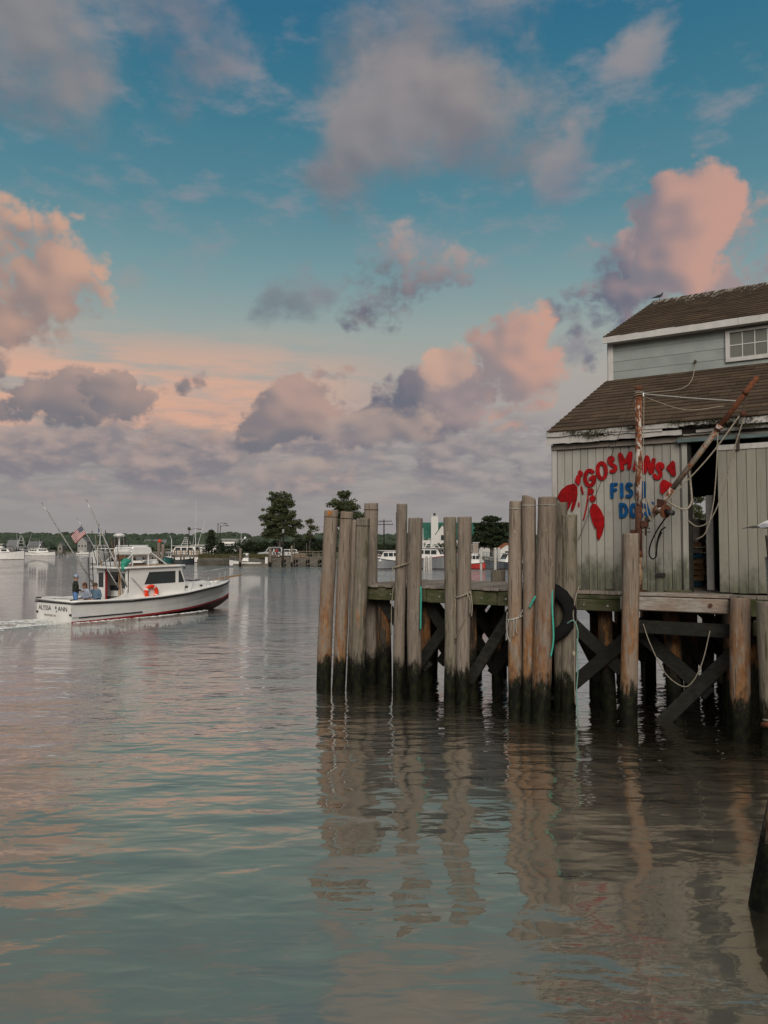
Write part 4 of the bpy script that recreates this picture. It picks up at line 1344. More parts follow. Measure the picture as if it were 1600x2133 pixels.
rope('halyard', '', [mast_top + Vector((0, 0, -0.16)) - PU * 0.10, P(-0.43, -0.58, 4.6), P(-0.44, -0.60, 2.9)], 0.007, rope_tan, parent=crane)
MB().tube([P(-0.56, 4.30, 7.80), P(-0.56, 4.22, 7.80)], 0.03, 8).build('wall_eye', iron, crane)
MB().tube([mast_top + Vector((0, 0, -0.22)) - PU * 0.085, mast_top + Vector((0, 0, -0.12)) - PU * 0.085], 0.035, 10).build('shackle', steel, crane, smooth=True)
rope('hydraulic_hose', '', [wc + wax * 0.2 + Vector((0, 0, -0.04)), P(-0.66, -0.5, 3.62), P(-0.50, -0.38, 3.34), P(-0.46, -0.32, 3.14), P(-0.52, -0.30, 3.06), P(-0.585, -0.30, 3.14), P(-0.60, -0.32, 3.36), P(-0.68, -0.36, 3.58), P(-0.78, -0.40, 3.66)], 0.014, rubber, parent=crane)
rope('hydraulic_hose', '', [P(-0.575, -0.29, 3.09), P(-0.615, -0.31, 3.38), P(-0.70, -0.35, 3.57)], 0.013, rubber, parent=crane)

# ------------------------------------------------------------------ pallets inside the doorway
pal_blue = plain('blue_pallet', (0.02, 0.10, 0.19), 0.7, 0.2)
pal_white = plain('pale_carton', (0.50, 0.47, 0.44), 0.8, 0.1)
cols = [pal_blue, raw_wood, raw_wood, raw_wood, raw_wood, pal_blue, deck_wood, raw_wood]
desc = ['dark blue pallet at the bottom of the stack inside the doorway', 'brown wooden pallet, second from the bottom of the doorway stack', 'brown wooden pallet, third from the bottom of the doorway stack',
        'brown wooden pallet, fourth from the bottom of the doorway stack', 'brown wooden pallet just under the upper blue one inside the doorway', 'bright blue pallet halfway up the stack inside the doorway',
        'grey wooden pallet just above the upper blue one inside the doorway', 'brown wooden pallet on top of the stack inside the doorway']
z = DECK + 0.002
for k in range(8):
    root = thing('pallet', desc[k], 'pallet', P(-0.35, 3.0, z), group='pallets stacked inside the fish house')
    o_ = rd.uniform(-0.05, 0.05)
    for q in range(3):
        MB().box(P(-0.35 + o_, 2.55 + 0.45 * q, z + 0.05), (1.2, 0.09, 0.09), PAX).build('runner', cols[k], root)
    for q in range(6):
        MB().box(P(-0.35 + o_ + (q - 2.5) * 0.21, 3.0, z + 0.107), (0.13, 1.02, 0.022), PAX).build('slat', cols[k], root)
    z += 0.122
crate = thing('storage_tub', 'pale grey fish tub on the pallet stack inside the doorway', 'tub', P(-0.35, 3.0, z))
mb = MB()
for (c, sz) in [((-0.35, 3.0, z + 0.02), (1.0, 0.9, 0.04)), ((-0.35, 2.56, z + 0.27), (1.0, 0.04, 0.46)), ((-0.35, 3.44, z + 0.27), (1.0, 0.04, 0.46)), ((-0.85, 3.0, z + 0.27), (0.04, 0.84, 0.46)), ((0.15, 3.0, z + 0.27), (0.04, 0.84, 0.46))]:
    mb.box(P(*c), sz, PAX)
mb.build('body', pal_white, crate)
MB().box(P(-0.35, 2.53, z + 0.48), (1.06, 0.03, 0.05), PAX).build('rim', pal_white, crate)

# ------------------------------------------------------------------ tyre fender and ropes on the pilings
tyre = thing('tyre_fender', 'large black tyre hung as a fender between the pilings beside the sign', 'tyre', P(1.44, -0.84, 1.39))
prof = [(0.36, -0.13), (0.40, -0.16), (0.53, -0.155), (0.59, -0.11), (0.605, 0), (0.59, 0.11), (0.53, 0.155), (0.40, 0.16), (0.36, 0.13), (0.38, 0.0)]
tax = (PV * 0.97 + PU * 0.22).normalized()
e1, e2 = Vector((0, 0, 1)), tax.cross(Vector((0, 0, 1))).normalized()
tc_ = P(1.44, -0.84, 1.99)
mb = MB()
vs, fs = [], []
NT_ = 40
for i in range(NT_):
    a = 2 * math.pi * i / NT_
    for j, (rr, ww) in enumerate(prof):
        r2 = rr + (0.012 if (i % 2 and j in (3, 4, 5)) else 0)
        vs.append(tc_ + (e1 * math.cos(a) + e2 * math.sin(a)) * r2 + tax * ww * 0.62)
m_ = len(prof)
for i in range(NT_):
    for j in range(m_):
        fs.append((i * m_ + j, i * m_ + (j + 1) % m_, ((i + 1) % NT_) * m_ + (j + 1) % m_, ((i + 1) % NT_) * m_ + j))
mb.add(vs, fs).build('tread', rubber, tyre, smooth=True)


def wrap(t, s, z, r, turns=1.0, tilt=0.0, a0=0.0, n=20):
    out = []
    for i in range(int(n * turns) + 1):
        a = a0 + 2 * math.pi * i / n
        out.append(P(t, s, z) + Vector((math.cos(a) * r, math.sin(a) * r, tilt * math.cos(a) + 0.012 * i / n)))
    return out


def tied(label, t, s, z, r, hangs, m_, tilt=0.05, rr=0.011, turns=2.0):
    root = thing('rope', label, 'rope', P(t, s, z), group='old ropes tied to the pilings')
    MB().tube(wrap(t, s, z, r + rr, turns, tilt), rr, 6).build('loop', m_, root, smooth=True)
    for h in hangs:
        MB().tube(spline(h, 6), rr, 6).build('tail', m_, root, smooth=True)
    return root


front = -PV
tied('tan rope tied between the slim piling and the split piling', 4.77, -0.84, 2.86, 0.125, [
    [P(4.680, -0.98, 2.88), P(4.580, -0.96, 2.90), P(4.460, -0.93, 2.96)], [P(4.900, -0.92, 2.84), P(4.920, -0.93, 2.66), P(4.960, -0.93, 2.52)],
    [P(4.890, -0.93, 2.40), P(4.920, -0.96, 1.9), P(4.905, -0.98, 1.35)]], rope_tan, 0.04)
tied('tan rope looped round the right piling of the middle pair', 3.20, -0.87, 2.28, 0.145, [
    [P(3.080, -1.00, 2.34), P(3.010, -0.97, 2.2), P(3.010, -0.97, 1.9)], [P(3.040, -0.98, 2.35), P(3.110, -1.04, 1.8), P(3.340, -1.00, 1.36)], [P(3.345, -0.95, 2.2), P(3.355, -0.98, 1.85), P(3.350, -0.98, 1.3)],
    [P(3.000, -0.95, 2.35), P(2.970, -0.95, 2.1), P(2.980, -0.95, 1.85)]], rope_tan, 0.06)
tied('pale frayed rope hanging on the left piling of the three before the sign', 1.95, -1.09, 1.88, 0.146, [
    [P(1.930, -1.25, 1.86), P(1.920, -1.26, 1.7), P(1.940, -1.25, 1.52)], [P(1.870, -1.25, 1.88), P(1.880, -1.26, 1.72), P(1.860, -1.25, 1.58)], [P(2.050, -1.22, 1.86), P(2.080, -1.23, 1.6), P(2.010, -1.24, 1.40)],
    [P(2.090, -1.19, 2.0), P(2.110, -1.19, 1.7), P(2.090, -1.19, 1.45)], [P(1.830, -1.21, 1.92), P(1.790, -1.19, 2.0), P(1.770, -1.17, 2.06)]], rope_pale, 0.05, 0.010, 2.5)
o = thing('rope', 'short teal rope end between the middle and thickest pilings', 'rope', P(1.520, -1.29, 2.1), group='old ropes tied to the pilings')
MB().tube(spline([P(1.450, -1.31, 2.34), P(1.520, -1.32, 2.22), P(1.570, -1.32, 2.12)], 6), 0.022, 8).build('strand', rope_teal, o, smooth=True)
o = thing('rope', 'teal rope hanging down the right side of the thickest piling', 'rope', P(1.130, -1.29, 1.2), group='old ropes tied to the pilings')
MB().tube(spline([P(1.140, -1.25, 2.46), P(1.125, -1.29, 2.1), P(1.100, -1.31, 1.7), P(1.110, -1.31, 1.45), P(1.160, -1.31, 1.20)], 6), 0.017, 8).build('strand', rope_teal, o, smooth=True)
o = thing('rope', 'teal rope hanging beside the stout cracked piling', 'rope', P(4.25, -0.8, 1.49), group='old ropes tied to the pilings')
MB().tube(spline([P(4.27, -0.8, 2.42), P(4.245, -0.83, 2.2), P(4.25, -0.84, 1.8), P(4.255, -0.84, 1.50)], 6), 0.020, 8).build('strand', rope_teal, o, smooth=True)
o = thing('rope', 'long knotted tan rope trailing into the water by the mossy piling', 'rope', P(0.85, -0.8, 0), group='old ropes tied to the pilings')
MB().tube(spline([P(0.82, -0.60, 2.52), P(0.86, -0.70, 2.3), P(0.88, -0.80, 2.0), P(0.85, -0.82, 1.7), P(0.86, -0.82, 1.2), P(0.86, -0.82, 0.6), P(0.85, -0.82, 0.25)], 6), 0.012, 7).build('strand', rope_tan, o, smooth=True)
MB().ball(P(0.87, -0.82, 1.22), (0.035, 0.035, 0.06)).build('knot', rope_tan, o, smooth=True)
o = thing('rope', 'long pale teal rope trailing into the water by the mossy piling', 'rope', P(0.80, -0.8, 0), group='old ropes tied to the pilings')
MB().tube(spline([P(1.03, -0.82, 1.78), P(0.90, -0.84, 1.86), P(0.84, -0.84, 1.84), P(0.78, -0.84, 1.66), P(0.80, -0.84, 1.3), P(0.79, -0.84, 0.9), P(0.82, -0.84, 0.5), P(0.80, -0.84, 0.1), P(0.81, -0.84, -0.2)], 6), 0.013, 7).build('strand', plain('faded_teal_rope', (0.16, 0.30, 0.25), 0.9, 0.2, scale=40), o, smooth=True)
rope('rope', 'slack tan and white rope hanging in a loop under the loading platform', [P(-0.42, -0.72, 1.86), P(-0.55, -0.75, 1.5), P(-0.80, -0.76, 1.0), P(-1.10, -0.76, 0.78), P(-1.28, -0.76, 0.88), P(-1.45, -0.75, 1.25), P(-1.58, -0.72, 1.80)], 0.010, rope_tan, group='old ropes tied to the pilings')
pole = thing('pole', 'thin pale pole standing on the mossy piling at the right edge', 'pole', P(-2.60, -1.35, 2.39))
MB().tube([P(-2.60, -1.35, 2.39), P(-2.57, -1.35, 3.10)], 0.024, 10).build('shaft', rope_pale, pole, smooth=True)
MB().tube([P(-2.57, -1.35, 3.10), P(-2.568, -1.35, 3.13)], 0.030, 10).build('cap', steel, pole, smooth=True)
ring = thing('mooring_ring', 'rusty iron ring lashed to the mossy piling at the right edge', 'ring', P(-2.68, -1.4, 0.30))
MB().torus(P(-2.64, -1.42, 0.36), (0.35, 0.2, 1), 0.17, 0.045, 20, 8).build('hoop', rust_dark, ring, smooth=True)
MB().torus(P(-2.64, -1.42, 0.47), (0.1, 0.1, 1), 0.16, 0.02, 20, 8).build('lashing', rope_tan, ring, smooth=True)


# ------------------------------------------------------------------ birds
def bird(name, label, loc, heading, length, mats, pitch=0.0):
    """one body mesh swept along the spine, wings, beak, legs"""
    root = thing(name, label, 'bird', loc, (0, 0, heading), local=True)
    L = length
    body, wingm, beakm, tailm = (*mats, mats[1])[:4] if len(mats) == 3 else mats
    # x forward; spine from tail to crown
    sp = [(-0.55, 0.02, 0.20, 0.012), (-0.40, 0.0, 0.235, 0.035), (-0.22, 0.0, 0.28, 0.095), (0.0, 0.0, 0.33, 0.135), (0.17, 0.0, 0.38, 0.115), (0.25, 0.0, 0.46, 0.070), (0.28, 0.0, 0.54, 0.062), (0.31, 0, 0.585, 0.058), (0.345, 0, 0.60, 0.02)]
    pts = [Vector((x * L, y * L, z * L)) for x, y, z, r in sp]
    MB().tube(pts, [r * L for *_, r in sp], 12).build('body', body, root, smooth=True)
    for sgn in (-1, 1):
        MB().add([(0.18 * L, sgn * 0.10 * L, 0.42 * L), (0.10 * L, sgn * 0.145 * L, 0.28 * L), (-0.20 * L, sgn * 0.12 * L, 0.22 * L), (-0.60 * L, sgn * 0.04 * L, 0.19 * L), (-0.25 * L, sgn * 0.09 * L, 0.33 * L),
                  (0.18 * L, sgn * 0.07 * L, 0.42 * L), (0.10 * L, sgn * 0.11 * L, 0.28 * L), (-0.20 * L, sgn * 0.09 * L, 0.22 * L), (-0.60 * L, sgn * 0.02 * L, 0.19 * L), (-0.25 * L, sgn * 0.06 * L, 0.33 * L)],
                 [(0, 1, 2, 3, 4), (9, 8, 7, 6, 5), (0, 5, 6, 1), (1, 6, 7, 2), (2, 7, 8, 3), (3, 8, 9, 4), (4, 9, 5, 0)]).build('wing', wingm, root)
        MB().tube([(0.02 * L, sgn * 0.05 * L, 0.22 * L), (0.03 * L, sgn * 0.05 * L, 0.0)], 0.012 * L, 6).build('leg', beakm, root)
        MB().tube([(0.0, sgn * 0.05 * L, 0.008 * L), (0.08 * L, sgn * 0.06 * L, 0.006 * L)], 0.010 * L, 5).build('foot', beakm, root)
    MB().tube([(0.34 * L, 0, 0.60 * L), (0.42 * L, 0, 0.575 * L)], [0.022 * L, 0.004 * L], 8).build('beak', beakm, root)
    MB().add([(-0.42 * L, -0.05 * L, 0.235 * L), (-0.42 * L, 0.05 * L, 0.235 * L), (-0.74 * L, 0.06 * L, 0.17 * L), (-0.74 * L, -0.06 * L, 0.17 * L), (-0.42 * L, -0.04 * L, 0.215 * L), (-0.42 * L, 0.04 * L, 0.215 * L), (-0.74 * L, 0.05 * L, 0.162 * L), (-0.74 * L, -0.05 * L, 0.162 * L)],
             [(0, 1, 2, 3), (7, 6, 5, 4), (0, 4, 5, 1), (1, 5, 6, 2), (2, 6, 7, 3), (3, 7, 4, 0)]).build('tail', tailm, root)
    return root


dark_feather = plain('dark_feathers', (0.022, 0.023, 0.028), 0.7, 0.3)
bird('pigeon', 'dark pigeon perched on the left end of the ridge', P(1.42, 9.67, 11.15), math.radians(-12), 0.36, (dark_feather, dark_feather, iron))
white_f = plain('white_feathers', (0.62, 0.61, 0.60), 0.7, 0.05)
gullr = bird('gull', 'white and grey gull at the right edge, only its tail in view', P(-2.68, -1.5, 3.48), math.radians(-8), 0.58, (white_f, plain('grey_feathers', (0.30, 0.31, 0.33), 0.7, 0.1), rope_tan, white_f))
for sgn_ in (-1, 1):
    MB().add([(-0.20, sgn_ * 0.055, 0.125), (-0.26, sgn_ * 0.06, 0.16), (-0.46, sgn_ * 0.02, 0.115), (-0.20, sgn_ * 0.045, 0.120), (-0.26, sgn_ * 0.05, 0.15), (-0.46, sgn_ * 0.015, 0.110)], [(0, 1, 2), (5, 4, 3), (0, 3, 4, 1), (1, 4, 5, 2), (2, 5, 3, 0)]).build('wing_tip', black_paint, gullr)
gp = thing('piling', 'piling at the very right edge that the gull sits on', 'piling', P(-2.92, -1.5, 0), group='fender pilings along the pier')
lump_pile(MB(), P(-2.95, -1.5, 0), P(-2.71, -1.5, 3.48), 0.14, 0.13, 77, 16, 14).build('timber', pile_c, gp, smooth=True)

# ------------------------------------------------------------------ the lobster boat under way
BOAT = Vector((-14.54, 33.99, -0.055))
BOAT_ROT = R(52)
BSX, BSY = 1.25, 1.20
boat = thing('fishing_boat', 'white downeast fishing boat with an orange life ring, under way on the left', 'boat', BOAT, (0, R(-0.9), BOAT_ROT), local=True)
boat.scale = (BSX, BSY, 1.0)
# stations: x, half beam at sheer, sheer height, half beam at chine, chine height, keel height
ST = [(0.0, 1.30, 0.90, 1.20, 0.02, -0.30), (1.0, 1.36, 0.86, 1.25, 0.02, -0.34), (2.2, 1.40, 0.83, 1.27, 0.04, -0.40), (3.5, 1.40, 0.85, 1.22, 0.07, -0.45),
      (4.8, 1.30, 0.93, 1.02, 0.12, -0.45), (5.9, 1.08, 1.06, 0.70, 0.20, -0.40), (6.8, 0.80, 1.14, 0.37, 0.30, -0.22), (7.5, 0.42, 1.23, 0.12, 0.40, 0.08), (7.95, 0.03, 1.31, 0.01, 0.58, 0.40)]
def lerp_st(x):
    for a, b in zip(ST[:-1], ST[1:]):
        if a[0] <= x <= b[0]:
            k = (x - a[0]) / (b[0] - a[0])
            k2 = k
            return [p + (q - p) * k2 for p, q in zip(a, b)]
    return list(ST[-1])
NX = 32
xs = [7.95 * i / NX for i in range(NX + 1)]
RINGK = [0.0, 0.5, 1.0]


def hull_section(x):
    _, bs, zs, bc, zc, zk = lerp_st(x)
    fl = 0.10 * max(0, (x - 3.5) / 4.4)
    pts = [(0.0, zk), (bc * 0.55, zk + (zc - zk) * 0.62), (bc, zc), (bc + (bs - bc) * 0.12, zc + 0.10), (bc + (bs - bc) * (0.40 - fl), zc + (zs - zc) * 0.45), (bc + (bs - bc) * (0.75 - fl * 0.6), zc + (zs - zc) * 0.78), (bs, zs)]
    return pts


mb = MB()
secs = [hull_section(x) for x in xs]
npt = len(secs[0])
for sgn in (-1, 1):
    vs, fs, mi = [], [], []
    for x, sc in zip(xs, secs):
        vs += [(x, sgn * y, z) for y, z in sc]
    for i in range(NX):
        for j in range(npt - 1):
            q = (i * npt + j, (i + 1) * npt + j, (i + 1) * npt + j + 1, i * npt + j + 1)
            mb.add([vs[k] for k in (q if sgn < 0 else q[::-1])], [(0, 1, 2, 3)], 2 if j < 2 else (1 if j == 2 else 0))
# transom
tr = [(0, -y, z) for y, z in secs[0]] + [(0, y, z) for y, z in secs[0][::-1]]
mb.add(tr[2:-2], [tuple(range(len(tr) - 4))], 0)
mb.add(tr[:3] + tr[-3:], [(0, 1, 2, 3, 4, 5)], 2)
hull = mb.build('hull', [gel, red_boot, dark_bottom], boat, smooth=False)
md = hull.modifiers.new('weld', 'WELD')
md.merge_threshold = 0.002
# rub rail and toe rail follow the sheer
for (dz, r, m_, nm, oy) in [(-0.02, 0.026, black_paint, 'rub_rail', 0.012), (0.075, 0.055, gel, 'gunwale', -0.02)]:
    for sgn in (-1, 1):
        pts = []
        for x in xs:
            s_ = lerp_st(x)
            pts.append((x, sgn * (s_[1] + oy), s_[2] + dz))
        MB().tube(pts, r, 8).build(nm, m_, boat, smooth=True)
MB().tube([(-0.012, -1.31, 0.88), (-0.012, 1.31, 0.88)], 0.026, 8).build('rub_rail', black_paint, boat, smooth=True)
MB().tube([(0.02, -1.29, 0.975), (0.02, 1.29, 0.975)], 0.055, 8).build('gunwale', gel, boat, smooth=True)
# strake on the side, scuppers
s1, s2 = [], []
for x in np.linspace(0.25, 2.75, 12):
    sc = hull_section(x)
    y = np.interp(0.27, [p[1] for p in sc], [p[0] for p in sc])
    s1.append((x, -y - 0.012, 0.27))
MB().tube(s1, 0.030, 6).build('side_strake', black_paint, boat, smooth=True)
for (x, y, z, sx, sy) in [(-0.012, -1.16, 0.40, 0.02, 0.14), (-0.012, 1.16, 0.42, 0.02, 0.12)]:
    MB().box((x, y, z), (sx, sy, 0.09)).build('scupper', black_paint, boat)
# cockpit sole, coaming, deck
MB().add([(0.05, -1.22, 0.30), (2.4, -1.3, 0.30), (2.4, 1.3, 0.30), (0.05, 1.22, 0.30)], [(0, 1, 2, 3)]).build('cockpit_sole', gel_b, boat)
dk = MB()
fx = [x for x in xs if x >= 2.3]
for i in range(len(fx) - 1):
    a, b = lerp_st(fx[i]), lerp_st(fx[i + 1])
    crown = 0.06
    dk.add([(fx[i], -a[1], a[2] + 0.06), (fx[i], 0, a[2] + 0.06 + crown), (fx[i], a[1], a[2] + 0.06), (fx[i + 1], -b[1], b[2] + 0.06), (fx[i + 1], 0, b[2] + 0.06 + crown), (fx[i + 1], b[1], b[2] + 0.06)], [(0, 3, 4, 1), (1, 4, 5, 2)])
dk.build('foredeck', gel, boat)
for sgn in (-1, 1):
    MB().prism([(0.0, 0.30), (2.45, 0.30), (2.45, 0.92), (0.0, 0.95)], lambda p, q, d: (p, d, q), sgn * 1.20, sgn * 1.27).build('coaming', gel_b, boat)
MB().box((0.10, 0, 0.62), (0.10, 2.4, 0.64)).build('coaming', gel_b, boat)
# trunk cabin ahead of the wheelhouse
tk = MB()
ring = []
for (x, hb, z0, z1) in [(4.6, 0.98, 0.98, 1.42), (5.4, 0.86, 1.06, 1.43), (6.1, 0.64, 1.14, 1.43), (6.6, 0.40, 1.22, 1.40), (6.85, 0.18, 1.28, 1.34)]:
    ring.append([(x, -hb, z0), (x, -hb * 0.93, z1 - 0.05), (x, -hb * 0.82, z1), (x, 0, z1 + 0.04), (x, hb * 0.82, z1), (x, hb * 0.93, z1 - 0.05), (x, hb, z0)])
for a, b in zip(ring[:-1], ring[1:]):
    for j in range(6):
        tk.add([a[j], b[j], b[j + 1], a[j + 1]], [(0, 1, 2, 3)])
tk.add(ring[-1], [tuple(range(7))])
tk.build('trunk_cabin', gel, boat)
for x in (5.05, 5.95):
    s_ = np.interp(x, [4.6, 5.4, 6.1], [0.98, 0.86, 0.64])
    MB().box((x, -s_ * 0.965 - 0.006, 1.24), (0.17, 0.03, 0.085), (Vector((1, 0.17 if x < 5.5 else 0.3, 0)).normalized(), Vector((-0.17, 1, 0)).normalized(), Vector((0, 0, 1)))).build('port_light', black_paint, boat)
MB().box((6.0, 0, 1.50), (0.5, 0.5, 0.05)).build('hatch', glass, boat, bevel=0.01)
# wheelhouse: starboard side from 2.3 aft, port side runs further aft, open at the back
Y0 = 1.06
sill, head = 1.50, 2.10
side = [(2.25, 0.86), (4.75, 0.95), (4.92, 1.42), (4.72, 2.24), (2.45, 2.24), (2.42, 1.30), (2.25, 1.02)]
win_s = [(3.02, 1.52), (4.42, 1.52), (4.42, 2.06), (3.24, 2.06)]
qwin = [(4.58, 1.52), (4.84, 1.52), (4.66, 2.06), (4.58, 2.06)]


def side_panel(sgn, outline_left):
    """wall panel with the window openings left open, made of strips round them"""
    mb_ = MB()
    f = lambda p, q, d: (p, d, q)
    d0, d1 = sgn * Y0, sgn * (Y0 - 0.05)
    x0 = outline_left
    strips = [[(x0, 0.86), (4.75, 0.95), (4.90, 1.42), (4.872, 1.50), (x0 + 0.12, 1.50), (x0 + 0.12, 1.20), (x0, 1.0)],
              [(x0 + 0.12, 1.502), (3.00, 1.502), (3.22, 2.078), (x0 + 0.12, 2.078)],
              [(4.44, 1.502), (4.56, 1.502), (4.56, 2.078), (4.44, 2.078)],
              [(4.85, 1.502), (4.872, 1.502), (4.72, 2.078), (4.672, 2.078)],
              [(x0 + 0.12, 2.08), (4.72, 2.08), (4.70, 2.26), (x0 + 0.12, 2.26)]]
    for st_ in strips:
        mb_.prism(st_, f, d0, d1)
    return mb_.build('wheelhouse_side', gel, boat)


side_panel(-1, 2.25)
side_panel(1, 2.25)
for sgn in (-1, 1):
    for w_ in (win_s, qwin):
        MB().prism(w_, lambda p, q, d: (p, d, q), sgn * (Y0 - 0.02), sgn * (Y0 - 0.03)).build('window', glass, boat)
# moulded sweep from side to coaming, and aft port wing wall with its window
MB().prism([(1.55, 0.95), (2.26, 0.92), (2.26, 1.35), (2.15, 1.16), (1.95, 1.03)], lambda p, q, d: (p, d, q), -1.07, -1.02).build('side_sweep', gel, boat)
for (y0, y1, z0, z1) in [(0.46, 1.03, 0.35, 1.36), (0.46, 0.56, 1.362, 2.06), (0.93, 1.03, 1.362, 2.06), (0.46, 1.03, 2.062, 2.26), (-0.46, 0.458, 2.12, 2.26), (-1.02, -0.55, 0.35, 1.36), (-1.02, -0.92, 1.362, 2.06), (-0.64, -0.55, 1.362, 2.06), (-1.02, -0.46, 2.062, 2.26)]:
    MB().box((2.30, (y0 + y1) / 2, (z0 + z1) / 2), (0.05, y1 - y0, z1 - z0)).build('aft_bulkhead', gel, boat)
for (y0, y1) in [(0.56, 0.93), (-0.92, -0.64)]:
    MB().box((2.30, (y0 + y1) / 2, 1.71), (0.02, y1 - y0, 0.70)).build('window', glass, boat)
# front: windshield and its frame
for (y0, y1) in [(-1.0, -0.36), (-0.33, 0.33), (0.36, 1.0)]:
    MB().add([(4.90, y0, 1.45), (4.90, y1, 1.45), (4.72, y1, 2.08), (4.72, y0, 2.08)], [(0, 1, 2, 3)]).build('windshield', glass, boat)
MB().box((4.82, 0, 1.20), (0.08, 2.1, 0.48)).build('front_panel', gel, boat)
MB().box((4.70, 0, 2.17), (0.06, 2.1, 0.17)).build('front_panel', gel, boat)
for y in (-0.345, 0.345):
    MB().bar((4.91, y, 1.45), (4.73, y, 2.08), 0.04, 0.03).build('mullion', gel, boat)
# hardtop with rolled edge
ht = [(1.25, -1.12), (2.3, -1.18), (4.6, -1.16), (4.95, -1.0), (5.02, 0), (4.95, 1.0), (4.6, 1.16), (2.3, 1.18), (1.25, 1.12)]
ht = [(2.10, -1.10), (2.2, -1.18), (4.6, -1.16), (4.95, -1.0), (5.02, 0), (4.95, 1.0), (4.6, 1.16), (2.05, 1.16), (1.98, 0.3), (1.98, -0.5)]
hardtop = MB().prism(ht, lambda p, q, d: (p, q, d), 2.265, 2.36).build('hardtop', gel, boat, bevel=0.03)
MB().tube([(2.4, -1.0, 2.39), (4.5, -0.98, 2.39)], 0.016, 6).build('grab_rail', raw_wood, boat)
MB().tube([(2.4, -0.5, 2.40), (4.5, -0.5, 2.40)], 0.016, 6).build('grab_rail', raw_wood, boat)
MB().ball((4.86, -1.02, 2.20), 0.05).build('side_lamp', black_paint, boat, smooth=True)
# aft bulkhead frame, door edge, helm inside
for (y, m_) in ((0.43, gel), (0.38, red_boot), (-0.52, raw_wood)):
    MB().box((2.28, y, 1.30), (0.05, 0.07 if y > 0 else 0.05, 1.95)).build('bulkhead_post', m_, boat)
MB().box((3.2, 0.42, 0.85), (0.9, 0.9, 1.1)).build('helm_console', gel_b, boat, bevel=0.03)
MB().box((2.75, 0.45, 1.30), (0.06, 0.8, 0.25)).build('helm_seat', dark_feather, boat, bevel=0.03)
MB().box((3.6, -0.3, 0.30), (2.4, 1.5, 0.04)).build('cabin_sole', dark_in, boat)
MB().box((4.55, 0, 0.85), (0.05, 2.0, 1.1)).build('cabin_front', dark_in, boat)
# life ring on the cabin side
lr = thing('life_ring', 'orange life ring with white bands on the cabin side of the fishing boat', 'life ring', (0, 0, 0))
orange = plain('orange_ring', (0.80, 0.050, 0.012), 0.6, 0.05, spec=0.2)
M_boat = Matrix.Translation(BOAT) @ Matrix.Rotation(BOAT_ROT, 4, 'Z') @ Matrix.Rotation(R(-0.9), 4, 'Y')
lr.matrix_world = M_boat @ Matrix.Translation((4.08, -1.36, 1.12))
ORIGIN[lr.name] = Vector((0, 0, 0))
for q in range(4):
    a0 = q * math.pi / 2 + 0.62
    MB().torus((0, 0, 0), (0, 1, 0), 0.285, 0.090, 8, 10, 0, a0, a0 + math.pi / 2 - 0.22).build('ring_segment', orange, lr, smooth=True)
    MB().torus((0, 0, 0), (0, 1, 0), 0.285, 0.092, 3, 10, 0, a0 - 0.22, a0).build('band', gel_b, lr, smooth=True)
# bow rail and pulpit
def sheer_pt(x, sgn, dz, inset=0.10):
    s_ = lerp_st(x)
    return Vector((x, sgn * max(0.05, s_[1] - inset), s_[2] + dz))
for sgn in (-1, 1):
    top = [sheer_pt(5.2, sgn, 0.62), sheer_pt(6.2, sgn, 0.66), sheer_pt(7.1, sgn, 0.70), sheer_pt(7.8, sgn, 0.74), Vector((8.35, sgn * 0.06, 2.18))]
    MB().tube(spline(top, 5), 0.013, 6).build('bow_rail', steel, boat, smooth=True)
    for x in (5.2, 6.1, 6.9, 7.5):
        MB().tube([sheer_pt(x - 0.12, sgn, 0.06), sheer_pt(x + 0.1, sgn, 0.66)], 0.012, 6).build('stanchion', steel, boat)
MB().bar((7.3, 0, 1.47), (8.6, 0, 1.60), 0.26, 0.05).build('pulpit', raw_wood, boat)
MB().tube([(8.35, -0.06, 2.18), (8.35, 0.06, 2.18)], 0.013, 6).build('bow_rail', steel, boat)
MB().tube([(8.1, 0.0, 1.60), (8.35, 0.0, 2.18)], 0.012, 6).build('stanchion', steel, boat)
# flybridge pod on its pipe frame
MB().prism([(2.75, 2.88), (3.55, 2.88), (3.68, 3.02), (3.62, 3.22), (3.42, 3.30), (2.80, 3.30), (2.70, 3.1)], lambda p, q, d: (p, d, q), -0.62, 0.62).build('flybridge_pod', gel, boat, bevel=0.05)
MB().box((3.16, 0, 3.325), (0.75, 1.1, 0.05)).build('pod_lid', gel_b, boat, bevel=0.02)
for (x, y) in ((2.80, -0.58), (2.80, 0.58), (3.5, -0.58), (3.5, 0.58)):
    MB().tube([(x, y, 2.36), (x, y, 2.90)], 0.026, 8).build('bridge_leg', gel_b, boat)
for sgn in (-1, 1):
    MB().tube([(3.6, sgn * 0.60, 3.0), (4.25, sgn * 0.75, 2.37)], 0.020, 8).build('bridge_stay', gel_b, boat)
    MB().tube([(2.80, sgn * 0.60, 2.95), (2.2, sgn * 0.7, 2.37)], 0.020, 8).build('bridge_stay', gel_b, boat)
    MB().tube(spline([(2.75, sgn * 0.62, 3.18), (2.5, sgn * 0.64, 3.20), (2.05, sgn * 0.62, 3.20)], 4), 0.020, 8).build('bridge_rail', gel_b, boat)
    MB().tube(spline([(2.75, sgn * 0.62, 3.02), (2.5, sgn * 0.64, 3.03), (2.05, sgn * 0.62, 3.03)], 4), 0.016, 8).build('bridge_rail', gel_b, boat)
    MB().tube([(2.05, sgn * 0.62, 3.20), (2.08, sgn * 0.66, 2.36)], 0.020, 8).build('bridge_rail', gel_b, boat)
MB().tube([(2.05, -0.62, 3.20), (2.05, 0.62, 3.20)], 0.020, 8).build('bridge_rail', gel_b, boat)
